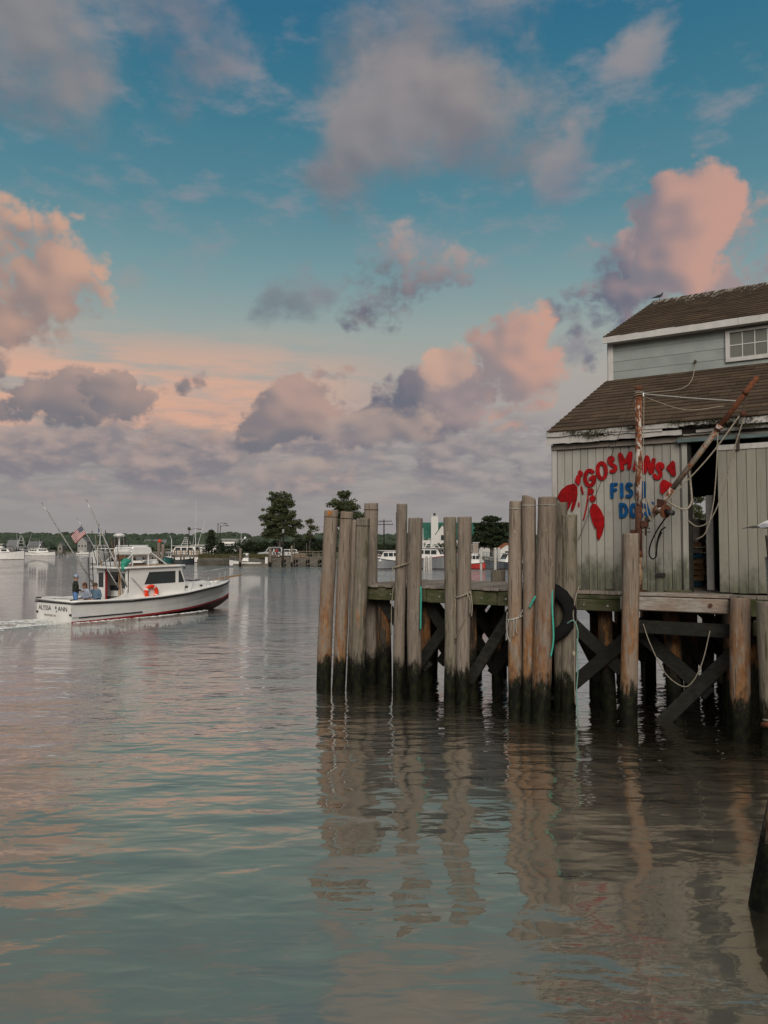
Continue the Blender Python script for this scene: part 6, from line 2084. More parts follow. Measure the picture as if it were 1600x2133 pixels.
def conifer(label, base, h, wd, seed):
    rr = random.Random(seed)
    root = thing('conifer', label, 'tree', base, group='trees and bushes on the near shore')
    base = Vector(base)
    MB().tube([base, base + Vector((0, 0, h))], [0.16, 0.02], 8).build('trunk', bark, root, smooth=True)
    mbl = MB()
    for k in range(16):
        z = h * (0.10 + 0.88 * k / 16)
        r = wd * (1 - k / 16.5) + 0.15
        for q in range(7):
            a = rr.uniform(0, 6.28)
            for e in (0.4, 0.75, 1.0):
                leaves(mbl, base + Vector((math.cos(a) * r * e, math.sin(a) * r * e, z - 0.15 * e)), (0.34, 0.34, 0.16), 8, 0.15, rr)
    mbl.build('crown', leaf_b, root)


conifer('dark pointed conifer at the left tip of the spit', far(441, 137, GZ - 0.1), 5.4, 1.6, 8)
conifer('small dark conifer beside the pointed one on the spit', far(462, 140, GZ - 0.1), 3.0, 1.3, 9)

rb = random.Random(14)
bl_ = ['low scrub bush at the left end of the dark hedge', 'dark bush second from the left end of the hedge on the spit', 'dark bush third from the left end of the hedge on the spit', 'dark bush left of the utility pole on the spit',
       'dark bush just behind the utility pole on the spit', 'dark bush right of the utility pole on the spit', 'tall dark bush below the thin young tree', 'dark bush left of the outermost piling',
       'dark bush hidden behind the outermost pilings', 'dark bush beyond the tall pale piling', 'low bush left of the cross-armed pole', 'low bush right of the cross-armed pole', 'dark bush at the foot of the white chimney', 'dark bush under the white gable',
       'dark bush left of the big round tree', 'dark bush right of the big round tree']
for k, (px, D, h, wd) in enumerate([(478, 138, 1.9, 1.6), (500, 141, 3.0, 2.0), (522, 143, 3.1, 2.2), (546, 142, 2.8, 2.2), (568, 145, 3.0, 2.3), (596, 144, 2.9, 2.3), (624, 142, 3.4, 2.3), (650, 142, 3.9, 2.2),
                                    (680, 144, 3.4, 2.3), (735, 144, 2.8, 2.4), (786, 144, 2.7, 2.0), (812, 146, 2.5, 2.2), (872, 142, 2.6, 2.2), (925, 140, 2.4, 2.2), (968, 143, 2.5, 2.2), (1075, 144, 2.6, 2.4)]):
    b_ = far(px, D, GZ)
    root = thing('bush', bl_[k], 'bush', b_, group='trees and bushes on the near shore')
    mbl, mbt = MB(), MB()
    for q in range(int(26 * wd)):
        c = b_ + Vector((rb.gauss(0, wd * 0.55), rb.gauss(0, 0.8), abs(rb.gauss(0, 0.5)) * 0 + rb.uniform(0.15, 1.0) * h * (1 - 0.15 * rb.random())))
        leaves(mbl, c, (0.65, 0.6, 0.42), 26, 0.16, rb)
    for q in range(5):
        mbt.tube([b_, b_ + Vector((rb.uniform(-1, 1) * wd * 0.5, rb.uniform(-0.5, 0.5), h * 0.7))], [0.07, 0.02], 5)
    mbt.build('stems', bark, root)
    mbl.build('foliage', leaf_b, root)
# reeds and scrub along the water's edge of the spit
mb = MB()
for k in range(5200):
    px = rb.uniform(414, 560)
    c = far(px, 133.3 + (px - 414) * 0.02 + abs(rb.gauss(0, 1.5)), GZ - 0.05)
    h = rb.uniform(0.3, 0.9)
    d = Vector((rb.uniform(-0.25, 0.25), rb.uniform(-0.2, 0.2), 1)) * h
    mb.add([c + Vector((-0.05, 0, 0)), c + Vector((0.05, 0, 0)), c + d], [(0, 1, 2)])
tag(mb.build('shore_grass', leaf_mat('dry_grass', (0.05, 0.05, 0.02), (0.11, 0.10, 0.045), 0.1)), 'rough grass and scrub along the spit', None, None, 'stuff')
bw_ = thing('bulkhead', 'low stone bulkhead holding the left tip of the spit', 'wall', far(440, 132, 0))
xx = 412.0
while xx < 474:
    for zr in range(3):
        MB().box(far(xx + 1.6 + (zr % 2) * 1.4, 131.6 + rb.uniform(-0.05, 0.05), 0.02 + 0.42 * zr), (0.44 * 0.62 + rb.uniform(-0.02, 0.02), 0.5, 0.40)).build('stone', stone_m, bw_, bevel=0.03)
    xx += 3.4

# ------------------------------------------------------------------ boats at a distance
def far_boat(label, px, D, L, head, beam=None, fb=0.9, hullm=None, stripe=None, cabin=None, tower=0.0, mast=None, canopy=None, riggers=False, arch=False, name='moored_boat', z=0.0, second=False):
    """hull, cabin with windows, optional flybridge tower, mast, canopy and outriggers; x is forward"""
    beam = beam or L * 0.33
    root = thing(name, label, 'boat', far(px, D, z), (0, 0, head), group='boats moored about the harbour', local=True)
    hullm = hullm or gel
    secs_ = []
    for k in range(13):
        q = k / 12
        x = (q - 0.5) * L
        hb = beam / 2 * (1.0 if q < 0.5 else max(0.02, 1 - ((q - 0.5) / 0.5) ** 2.2))
        sh = fb * (1 + 0.55 * q * q)
        secs_.append((x, hb, sh))
    mbh = MB()
    for (xa, ha, sa), (xb, hb, sb_) in zip(secs_[:-1], secs_[1:]):
        for sg in (-1, 1):
            za = [-0.3, 0.10, sa]
            zb = [-0.3, 0.10, sb_]
            ya = [ha * 0.55, ha * 0.86, ha]
            yb = [hb * 0.55, hb * 0.86, hb]
            for j_ in range(2):
                mbh.add([(xa, sg * ya[j_], za[j_]), (xb, sg * yb[j_], zb[j_]), (xb, sg * yb[j_ + 1], zb[j_ + 1]), (xa, sg * ya[j_ + 1], za[j_ + 1])], [(0, 1, 2, 3)], 1 if j_ == 0 else 0)
        mbh.add([(xa, -ha, sa * 0.97), (xb, -hb, sb_ * 0.97), (xb, hb, sb_ * 0.97), (xa, ha, sa * 0.97)], [(0, 1, 2, 3)], 2)
    xa, ha, sa = secs_[0]
    mbh.add([(xa, -ha * 0.86, 0.1), (xa, -ha, sa), (xa, ha, sa), (xa, ha * 0.86, 0.1)], [(0, 1, 2, 3)], 0)
    mbh.add([(xa, -ha * 0.86, 0.1), (xa, ha * 0.86, 0.1), (xa, ha * 0.55, -0.3), (xa, -ha * 0.55, -0.3)], [(0, 1, 2, 3)], 1)
    mbh.build('hull', [hullm, dark_bottom, gel_b], root)
    for sg in (-1, 1):
        MB().tube([(x, sg * (hb + 0.01), sh - 0.03) for x, hb, sh in secs_], 0.05, 6).build('rub_rail', stripe or black_paint, root)
    if cabin:
        x0, x1, h, wfrac = cabin
        x0, x1 = x0 * L, x1 * L
        wd = beam * wfrac / 2
        zb = fb * 0.98
        zt = zb + h
        mbc = MB()
        bot = [(x0, -wd, zb), (x1 + 0.25 * h, -wd * 0.9, zb), (x1 + 0.25 * h, wd * 0.9, zb), (x0, wd, zb)]
        top = [(x0 + 0.05 * h, -wd * 0.92, zt), (x1 - 0.35 * h, -wd * 0.82, zt), (x1 - 0.35 * h, wd * 0.82, zt), (x0 + 0.05 * h, wd * 0.92, zt)]
        mbc.add(bot + top, [(0, 1, 5, 4), (1, 2, 6, 5), (2, 3, 7, 6), (3, 0, 4, 7), (4, 5, 6, 7)])
        mbc.build('cabin', gel, root)
        for sg in (-1, 1):
            n_w = 3
            for q in range(n_w):
                xa_ = x0 + (x1 - x0) * (0.12 + 0.80 * q / n_w)
                xb_ = x0 + (x1 - x0) * (0.12 + 0.80 * (q + 0.82) / n_w)
                y_ = sg * (wd * 0.955 + 0.012)
                MB().add([(xa_, y_, zb + h * 0.48), (xb_, y_ * 0.985, zb + h * 0.48), (xb_, y_ * 0.96, zb + h * 0.82), (xa_, y_ * 0.975, zb + h * 0.82)], [(0, 1, 2, 3)]).build('window', glass, root)
        for q in range(3):
            ya_, yb_ = wd * (-0.78 + 0.54 * q), wd * (-0.78 + 0.54 * q + 0.46)
            f_ = lambda k: x1 + 0.25 * h - 0.60 * h * k + 0.02
            MB().add([(f_(0.45), ya_, zb + h * 0.45), (f_(0.45), yb_, zb + h * 0.45), (f_(0.85), yb_, zb + h * 0.85), (f_(0.85), ya_, zb + h * 0.85)], [(0, 1, 2, 3)]).build('windshield', glass, root)
            MB().add([(x0 - 0.02 + 0.02 * h, ya_, zb + h * 0.45), (x0 - 0.02 + 0.02 * h, yb_, zb + h * 0.45), (x0 - 0.02 + 0.04 * h, yb_, zb + h * 0.85), (x0 - 0.02 + 0.04 * h, ya_, zb + h * 0.85)], [(0, 1, 2, 3)]).build('window', glass, root)
        MB().box(((x0 + x1) / 2, 0, zt + 0.04), (abs(x1 - x0) * 1.05, wd * 2.05, 0.08)).build('roof', gel_b, root, bevel=0.03)
        if second:
            MB().box(((x0 + x1) / 2 - 0.3, 0, zt + 0.55), (abs(x1 - x0) * 0.5, wd * 1.4, 0.9)).build('flybridge', gel, root, bevel=0.12)
            MB().box(((x0 + x1) / 2 - 0.2, 0, zt + 0.72), (abs(x1 - x0) * 0.52, wd * 1.43, 0.28)).build('flybridge_glass', glass, root)
            MB().box(((x0 + x1) / 2 - 0.4, 0, zt + 1.12), (abs(x1 - x0) * 0.62, wd * 1.6, 0.07)).build('flybridge_roof', gel_b, root)
        if tower:
            cx_ = (x0 + x1) / 2
            for sg in (-1, 1):
                for xo in (-0.7, 0.7):
                    MB().tube([(cx_ + xo, sg * wd * 0.85, zt), (cx_ + xo * 0.4, sg * 0.4, zt + tower)], 0.045, 6).build('tower_leg', gel_b, root)
            for q in (0.35, 0.65, 1.0):
                MB().box((cx_, 0, zt + tower * q), (1.5 * (1 - 0.5 * q), 2 * (wd * 0.85 * (1 - q) + 0.4 * q), 0.06)).build('tower_platform', gel_b, root)
            MB().box((cx_, 0, zt + tower + 0.35), (0.7, 0.9, 0.08)).build('tower_top', gel_b, root)
        if arch:
            for sg in (-1, 1):
                MB().tube([(x0, sg * wd, zt), (x0 - 0.5, sg * wd * 0.8, zt + 1.1)], 0.06, 6).build('radar_arch', gel_b, root)
            MB().box((x0 - 0.5, 0, zt + 1.12), (0.4, wd * 1.7, 0.08)).build('radar_arch', gel_b, root)
            MB().ball((x0 - 0.5, 0.2, zt + 1.4), 0.28, 10, 7).build('radome', gel_b, root, smooth=True)
        if canopy:
            MB().prism([(x0 - 1.9, zt - 0.15), (x0, zt - 0.05), (x0, zt + 0.02), (x0 - 1.0, zt + 0.10), (x0 - 1.9, zt - 0.06)], lambda p, q, d: (p, d, q), -wd, wd).build('canopy', canopy, root)
            for sg in (-1, 1):
                MB().tube([(x0 - 1.8, sg * wd * 0.95, fb), (x0 - 1.8, sg * wd * 0.95, zt - 0.1)], 0.03, 6).build('canopy_pole', steel, root)
        if mast:
            MB().tube([(x0 + 0.5, 0, zt), (x0 + 0.5, 0, zt + mast)], [0.07, 0.025], 6).build('mast', gel_b, root)
            MB().tube([(x0 + 0.5, -0.5, zt + mast * 0.5), (x0 + 0.5, 0.5, zt + mast * 0.5)], 0.03, 6).build('spreader', gel_b, root)
        if riggers:
            for sg in (-1, 1):
                MB().tube([(x0 + 0.6, sg * wd, zt), (x0 - 0.6, sg * (wd + 1.2), zt + 5.5)], [0.05, 0.02], 5).build('outrigger', gel_b, root)
    for x in (0.30, 0.40, 0.47):
        s_ = min(secs_, key=lambda q: abs(q[0] - x * L))
        for sg in (-1, 1):
            MB().tube([(s_[0], sg * s_[1] * 0.92, s_[2]), (s_[0], sg * s_[1] * 0.92, s_[2] + 0.55)], 0.022, 5).build('stanchion', steel, root)
    for sg in (-1, 1):
        MB().tube([(s_[0], sg * s_[1] * 0.92, s_[2] + 0.55) for s_ in secs_[9:]], 0.022, 5).build('bow_rail', steel, root)
    return root


grey_hull = plain('grey_hull', (0.20, 0.21, 0.22), 0.4, 0.1)
navy_hull = plain('dark_navy_hull', (0.03, 0.04, 0.05), 0.4, 0.1)
teal_hull = plain('teal_hull', (0.07, 0.24, 0.22), 0.4, 0.1)
red_hull = plain('red_hull', (0.42, 0.035, 0.03), 0.45, 0.1)
canvas_y = plain('yellow_canvas', (0.42, 0.22, 0.04), 0.8, 0.15)
canvas_w = plain('white_canvas', (0.60, 0.59, 0.57), 0.8, 0.05)
far_boat('white motor yacht at the left edge of the picture', 2, 192, 11.0, R(12), fb=1.5, cabin=(-0.28, 0.22, 1.3, 0.8), second=True, name='motor_yacht')
far_boat('white sport boat with a tall tower, end on, far left', 45, 276, 11.0, R(-84), 4.0, 1.5, navy_hull, cabin=(-0.2, 0.2, 1.6, 0.8), tower=3.6, riggers=True, name='sport_boat')
far_boat('small white boat left on the far jetty', 74, 270, 8.0, R(170), fb=1.0, cabin=(-0.2, 0.25, 1.4, 0.7), arch=True)
far_boat('small white boat right on the far jetty', 92, 268, 7.5, R(10), fb=1.0, cabin=(-0.25, 0.2, 1.6, 0.7), mast=3.0)
far_boat('tiny white boat anchored off the far shore behind the rod', 173, 320, 5.0, R(5), fb=0.7, cabin=(-0.2, 0.1, 0.7, 0.6))
far_boat('white workboat seen bow on behind the fishing boat\'s ladder', 208, 148, 9.5, R(-72), 3.6, 1.8, cabin=(-0.25, 0.12, 1.7, 0.75), mast=4.0)
far_boat('sport boat with tall mast moored beyond the pile-fenced dock', 386, 160, 11.0, R(175), 3.8, 1.5, cabin=(-0.25, 0.2, 1.9, 0.8), tower=1.4, mast=9.5, riggers=True, name='sport_boat')
far_boat('small boat with a teal hull beside the orange-topped piles', 350, 141, 6.0, R(-80), 2.2, 0.9, teal_hull, cabin=(-0.2, 0.15, 1.3, 0.7))
far_boat('dark blue boat tucked under the dock by the teal one', 372, 142, 5.5, R(8), 1.9, 0.7, navy_hull)
far_boat('small plain white skiff lying left of the orange-topped pile', 302, 140, 5.2, R(8), 2.0, 0.8)
far_boat('white yacht with radomes rising behind the conifers', 472, 170, 13.0, R(170), 4.2, 1.9, cabin=(-0.3, 0.2, 1.9, 0.8), second=True, arch=True, mast=2.6, name='motor_yacht')
far_boat('white cruiser moored far behind the pile-fenced dock', 412, 190, 11.0, R(170), 3.6, 1.3, cabin=(-0.3, 0.2, 1.3, 0.8), second=True)
far_boat('white centre-console skiff at the floating dock by the spit', 512, 128.5, 5.4, R(178), 2.0, 0.75, cabin=(-0.10, 0.06, 1.35, 0.35))
far_boat('grey-hulled boat with yellow canvas glimpsed right of the tall pale piling', 806, 113, 5.5, R(205), 2.6, 1.15, grey_hull, cabin=(-0.30, 0.25, 1.5, 0.85), canopy=canvas_y)
far_boat('white patrol boat with a red flash, left of the middle piling pair', 905, 113, 8.5, R(-38), 3.2, 1.45, grey_hull, red_hull, cabin=(-0.30, 0.20, 1.6, 0.8), tower=1.0, mast=3.0, name='patrol_boat')
far_boat('small red-hulled boat right of the middle piling pair', 993, 112, 5.0, R(-20), 2.0, 0.75, red_hull, cabin=(-0.25, 0.15, 1.5, 0.75))
far_boat('grey boat with a white cabin beside the three stained pilings', 1056, 112, 7.0, R(200), 2.6, 0.85, navy_hull, cabin=(-0.30, 0.10, 1.4, 0.8), mast=2.0)
sled = plain('patrol_red', (0.45, 0.04, 0.03), 0.5, 0.08)

# ------------------------------------------------------------------ docks
dock_wood = wood('far_dock_timber', [(0.11, 0.095, 0.075, 1), (0.20, 0.175, 0.145, 1), (0.14, 0.12, 0.095, 1)], (4, 4, 2))
white_pile = plain('white_fender_pile', (0.48, 0.46, 0.43), 0.8, 0.12)


def dock(label, x0, x1, D, zt, depth, piles=True, rail=False, braces=False, mats=None, name='dock'):
    a, b = far(x0, D, zt), far(x1, D, zt)
    root = thing(name, label, 'dock', far((x0 + x1) / 2, D, 0))
    n = max(3, int((b.x - a.x) / 0.6))
    for k in range(n):
        xa, xb = a.x + (b.x - a.x) * k / n, a.x + (b.x - a.x) * (k + 1) / n
        MB().box(((xa + xb) / 2, D + depth / 2, zt - 0.06 + rb.uniform(-0.02, 0.02)), (xb - xa - 0.03, depth, 0.12)).build('plank', mats or dock_wood, root)
    MB().box(((a.x + b.x) / 2, D + 0.1, zt - 0.28), (b.x - a.x, 0.2, 0.3)).build('beam', mats or dock_wood, root)
    if piles:
        m_ = max(3, int((b.x - a.x) / 1.7))
        prev = None
        for k in range(m_ + 1):
            x = a.x + (b.x - a.x) * k / m_
            for dd in (0.15, depth - 0.2):
                MB().tube([(x, D + dd, -0.6), (x, D + dd, zt - 0.1)], 0.14, 8).build('pile', pile_d, root)
            if braces and prev is not None:
                MB().bar((prev, D + 0.02, 0.25), (x, D + 0.02, zt - 0.35), 0.06, 0.16).build('brace', dock_wood, root)
            prev = x
    if rail:
        m_ = max(3, int((b.x - a.x) / 0.9))
        for k in range(m_ + 1):
            x = a.x + (b.x - a.x) * k / m_
            MB().box((x, D + 0.05, zt + 0.45), (0.10, 0.10, 0.95)).build('post', dock_wood, root)
        MB().box(((a.x + b.x) / 2, D + 0.0, zt + 0.90), (b.x - a.x, 0.05, 0.14)).build('rail', dock_wood, root)
        MB().box(((a.x + b.x) / 2, D + 0.0, zt + 0.50), (b.x - a.x, 0.05, 0.10)).build('rail', dock_wood, root)
    return root


dock('long dark dock on piles behind the fishing boat, left of the spit', 222, 424, 143, 1.7, 5.0)
dock('far jetty with small boats off the marsh', 74, 130, 272, 1.1, 3.0)
dock('railed fixed pier with crossed braces left of the outermost pilings', 588, 690, 127, 1.55, 4.0, rail=True, braces=True)
dock('low floating dock in front of the spit', 486, 566, 127, 0.42, 2.2, piles=False)
dock('low floating dock in front of the lawn across the harbour', 770, 1130, 117, 0.55, 2.4, piles=False)
# gangway
gw = thing('gangway', 'sloping timber gangway from the floating dock up to the fixed pier', 'gangway', far(575, 127.5, 0.45))
p0, p1 = far(560, 128.0, 0.5), far(592, 128.0, 1.62)
MB().bar(p0, p1, 1.2, 0.12).build('walkway', dock_wood, gw)
for s_ in (-0.6, 0.6):
    o_ = Vector((0, s_, 0.85))
    MB().bar(p0 + o_, p1 + o_, 0.06, 0.08).build('rail', dock_wood, gw)
    for k in range(5):
        q = p0.lerp(p1, k / 4)
        MB().box(q + Vector((0, s_, 0.45)), (0.07, 0.07, 0.85)).build('post', dock_wood, gw)

# single piles round the harbour
lone = [(332, 139, 4.0, 0.34, pile_a, 'far brown pile topped with an orange float, behind the bow'), (340, 139.3, 3.7, 0.32, pile_a, 'far brown pile beside the orange-topped one'), (501, 125.5, 3.0, 0.22, pile_a, 'lone pile at the left of the floating dock'),
        (563, 126, 3.0, 0.25, pile_a, 'lone pile at the foot of the gangway'), (608, 125.5, 3.4, 0.16, pile_a, 'thin pile in front of the railed pier'), (1002, 111, 3.1, 0.18, white_pile, 'pale pile behind the small red-hulled boat'),
        (1031, 110.5, 3.1, 0.22, white_pile, 'pale pile left of the grey boat across the harbour'), (1039, 111, 3.1, 0.20, white_pile, 'pale pile touching the grey boat across the harbour')]
for k in range(5):
    lone.append((236 + 6.2 * k, 141 + 0.4 * (k % 2), 4.4 + 0.35 * ((k * 7) % 3), 0.24, pile_d, ['first', 'second', 'third', 'fourth', 'fifth'][k] + ' from the left of the dark pile clump behind the flybridge'))
for k in range(4):
    lone.append((884 + 4.6 * k, 106 + 0.3 * (k % 2), 1.75 + 0.2 * (k % 2), 0.17, white_pile, ['first', 'second', 'third', 'fourth'][k] + ' from the left of the pale pile clump before the patrol boat'))
for (px, D, h, r, m_, lab) in lone[:]:
    root = thing('mooring_pile', lab, 'pile', far(px, D, 0), group='single piles about the harbour')
    lump_pile(MB(), far(px, D, 0), far(px, D, h), r, r * 0.95, px * 0.1, 10, 6).build('timber', m_, root, smooth=True)
ob = thing('orange_float', 'orange float on top of the far brown pile', 'float', far(333, 139, 4.0))
MB().ball(far(333, 139, 4.22), 0.30, 12, 8).build('ball', orange, ob, smooth=True)
MB().tube([far(333, 139, 4.48), far(333, 139, 4.6)], 0.06, 6).build('eye', orange, ob)
# fence of short fender posts along the dark dock
fr_ = thing('post_fence', 'row of short brown and white posts along the dark dock', 'fence', far(392, 143.2, 1.7))
for k in range(17):
    MB().box(far(360 + k * 4.0, 143.4, 2.15), (0.20, 0.14, 0.95 + 0.1 * (k % 3))).build('post', [white_pile, raw_wood, dock_wood][k % 3], fr_)
MB().box(far(392, 143.55, 2.1), (5.9, 0.06, 0.12)).build('rail', dock_wood, fr_)
bx_ = thing('dock_locker', 'white dock locker by the foot of the gangway', 'box', far(556, 127.2, 0.42))
MB().box(far(556, 127.8, 0.95), (0.45, 0.5, 1.05)).build('body', gel_b, bx_, bevel=0.03)
MB().box(far(556, 127.8, 1.50), (0.52, 0.56, 0.07)).build('lid', canvas_w, bx_, bevel=0.02)

# ------------------------------------------------------------------ poles and lamps
def pole_line(label, px, D, z0, h, arms, name='utility_pole', m_=None):
    b_ = far(px, D, z0)
    root = thing(name, label, 'pole', b_)
    MB().tube([b_, b_ + Vector((0, 0, h))], [0.15, 0.10], 8).build('shaft', m_ or brace_wood, root)
    for (dz, wd) in arms:
        MB().box(b_ + Vector((0, 0, h - dz)), (wd, 0.10, 0.12)).build('cross_arm', brace_wood, root)
        for q in (-0.45, -0.2, 0.2, 0.45):
            MB().tube([b_ + Vector((q * wd, 0, h - dz + 0.06)), b_ + Vector((q * wd, 0, h - dz + 0.25))], 0.04, 6).build('insulator', iron, root)
    return root


pole_line('tall timber utility pole in front of the hedge on the spit', 590, 127, 0, 7.2, [(0.15, 1.0)])
MB().tube([far(590, 126.8, 5.5), far(590, 126.8, 6.1)], 0.20, 10).build('transformer', steel, bpy.data.objects['utility_pole'])
pole_line('utility pole with two cross arms beyond the deck', 800, 150, GZ, 7.3, [(0.35, 3.0), (1.0, 3.6)])


def lamp(label, px, D, z0, h, arm):
    b_ = far(px, D, z0)
    root = thing('street_lamp', label, 'lamp', b_)
    MB().tube([b_, b_ + Vector((0, 0, h))], [0.10, 0.07], 8).build('post', iron, root)
    MB().tube(spline([b_ + Vector((0, 0, h - 0.3)), b_ + Vector((arm * 0.5, 0, h + 0.05)), b_ + Vector((arm, 0, h))], 4), 0.04, 6).build('arm', iron, root)
    MB().box(b_ + Vector((arm, 0, h - 0.05)), (0.7, 0.25, 0.14)).build('lamp_head', iron, root, bevel=0.03)


lamp('street lamp on the dark dock behind the bow', 394, 146, 1.7, 4.9, 2.0)
lamp('left street lamp above the conifers on the spit', 454, 165, GZ, 7.0, 1.6)
lamp('right street lamp above the conifers on the spit', 459, 160, GZ, 6.4, 1.4)
MB().ball(far(394, 146, 6.65), 0.32, 8, 6).build('lamp_globe', iron, bpy.data.objects['street_lamp'])
fm = thing('flag_mast', 'white mast rising from the dock left of the sport boat', 'mast', far(358, 141, 0))
MB().tube([far(358, 141, -0.5), far(358, 141, 4.6)], [0.10, 0.06], 8).build('shaft', gel_b, fm)
MB().tube([far(358, 141, 4.5), far(354, 141, 5.3)], 0.03, 6).build('gaff', gel_b, fm)
gn = thing('gantry', 'blue-grey steel gantry above the dock behind the flag', 'gantry', far(206, 150, 0))
for px in (192, 220):
    MB().tube([far(px, 150, 0), far(px, 150, 6.3)], 0.09, 8).build('leg', navy_hull, gn)
MB().bar(far(180, 150, 5.9), far(222, 150, 5.9), 0.10, 0.14).build('beam', steel, gn)
MB().tube([far(206, 150, 5.9), far(206, 150, 7.6)], 0.10, 8).build('derrick', plain('blue_derrick', (0.02, 0.04, 0.14), 0.5, 0.1), gn)
for px in (186, 214):
    MB().tube([far(px, 150, 5.9), far(206, 150, 6.9)], 0.03, 6).build('stay', steel, gn)

# ------------------------------------------------------------------ houses
green_roof = plain('green_roof', (0.020, 0.105, 0.075), 0.75, 0.12, scale=1.0)
grey_roof = plain('grey_roof', (0.15, 0.155, 0.16), 0.8, 0.1)
house_white = plain('white_siding', (0.62, 0.60, 0.57), 0.7, 0.04)
orange_roof = plain('orange_tile', (0.30, 0.085, 0.035), 0.85, 0.15)


def cottage(label, px, D, z0, wd, dp, wall_h, roof_h, wallm, roofm, windows=3, chimney=None, gable_end=False, name='house', dormer=None):
    """ridge along x, or gable end to the harbour when gable_end is set"""
    b_ = far(px, D, z0)
    root = thing(name, label, 'house', b_, local=False)
    x0, x1, y0, y1 = b_.x - wd / 2, b_.x + wd / 2, D, D + dp
    ym, xm = (y0 + y1) / 2, b_.x
    mbw = MB().box((b_.x, ym, z0 + wall_h / 2), (wd, dp, wall_h))
    zt = z0 + wall_h
    if gable_end:
        mbw.prism([(x0, zt), (x1, zt), (xm, zt + roof_h)], lambda p, q, d: (p, d, q), y0, y1)
    else:
        mbw.prism([(y0, zt), (y1, zt), (ym, zt + roof_h)], lambda p, q, d: (d, p, q), x0, x1)
    mbw.build('wall', wallm, root)
    mbr = MB()
    ov = 0.25
    if gable_end:
        for sg in (-1, 1):
            mbr.prism([(xm, zt + roof_h + 0.03), (xm + sg * (wd / 2 + ov), zt - ov * roof_h / (wd / 2) + 0.03), (xm + sg * (wd / 2 + ov), zt - ov * roof_h / (wd / 2) + 0.19), (xm, zt + roof_h + 0.19)], lambda p, q, d: (p, d, q), y0 - ov, y1 + ov)
    else:
        for sg in (-1, 1):
            mbr.prism([(ym, zt + roof_h + 0.03), (ym + sg * (dp / 2 + ov), zt - ov * roof_h / (dp / 2) + 0.03), (ym + sg * (dp / 2 + ov), zt - ov * roof_h / (dp / 2) + 0.19), (ym, zt + roof_h + 0.19)], lambda p, q, d: (d, p, q), x0 - ov, x1 + ov)
    rf_ = mbr.build('roof', roofm, root)
    for k in range(windows):
        x = x0 + wd * (k + 0.5) / windows
        w_ = MB().box((x, y0 - 0.02, z0 + wall_h * 0.58), (0.8, 0.06, min(1.1, wall_h * 0.5))).build('window', white_trim, root)
        MB().box((x, y0 - 0.06, z0 + wall_h * 0.58), (0.64, 0.03, min(0.95, wall_h * 0.4))).build('pane', glass, w_)
    if chimney:
        cx_, cw, ct = chimney
        c_ = MB().box((cx_, y0 - 0.35, (z0 + ct) / 2), (cw, 0.7, ct - z0)).build('chimney', wallm, root)
        MB().box((cx_, y0 - 0.35, ct + 0.06), (cw * 1.12, 0.8, 0.12)).build('chimney_cap', wallm, c_)
        MB().tube([(cx_, y0 - 0.35, ct + 0.1), (cx_, y0 - 0.35, ct + 0.65)], 0.22, 8).build('chimney_pot', iron, c_)
    if dormer:
        dxm, dw, dz, dh = dormer
        dm = MB().box((dxm, y0 - 0.3, (z0 + dz) / 2), (dw, 0.7, dz - z0)).prism([(dxm - dw / 2, dz), (dxm + dw / 2, dz), (dxm, dz + dh)], lambda p, q, d: (p, d, q), y0 - 0.65, y0 + 3.0).build('gable', wallm, root)
        MB().box((dxm, y0 - 0.68, dz - 0.6), (0.55, 0.05, 1.0)).build('pane', glass, dm)
        for sg in (-1, 1):
            MB().bar((dxm, y0 + 1.1, dz + dh + 0.08), (dxm + sg * (dw / 2 + 0.15), y0 + 1.1, dz - 0.05), 3.7, 0.12, up=(0, 0, 1)).build('gable_roof', roofm, dm)
    return root


cottage('white house with a green roof and a broad white chimney across the harbour', 972, 152, GZ, 17.6, 8.0, 3.6, 3.1, house_white, green_roof, 7, chimney=(far(905, 152).x, 1.40, 9.2), dormer=(far(921, 152).x, 2.6, 5.6, 1.9))
cottage('small white shed with an orange roof beside the three stained pilings', 1056, 128, GZ, 2.4, 3.0, 1.6, 0.8, house_white, orange_roof, 1, gable_end=True, name='shed')
cottage('grey-roofed house at the far left among the far trees', 25, 345, 0.8, 4.6, 5.0, 2.8, 2.4, plain('weathered_siding', (0.20, 0.20, 0.19), 0.8, 0.1), grey_roof, 2, name='house')
cottage('long low grey-roofed house right of the tall-towered sport boat', 71, 345, 0.8, 5.6, 5.0, 2.6, 2.0, plain('grey_siding', (0.22, 0.22, 0.21), 0.8, 0.1), grey_roof, 3, name='house')
cottage('pale grey house on the far shore behind the outrigger', 172, 350, 0.8, 4.2, 5.0, 4.6, 2.0, plain('pale_siding', (0.36, 0.35, 0.33), 0.8, 0.1), grey_roof, 3, gable_end=True, name='house')
cottage('small grey hut at the right end of the far jetty', 126, 273, 1.1, 1.7, 2.4, 2.4, 1.0, plain('hut_siding', (0.22, 0.20, 0.17), 0.8, 0.1), grey_roof, 1, gable_end=True, name='hut')
cottage('long dark-roofed house among the trees above the dark dock', 322, 420, 2.2, 12.0, 6.0, 2.4, 2.2, plain('brown_siding', (0.16, 0.13, 0.11), 0.8, 0.1), grey_roof, 5, name='house')
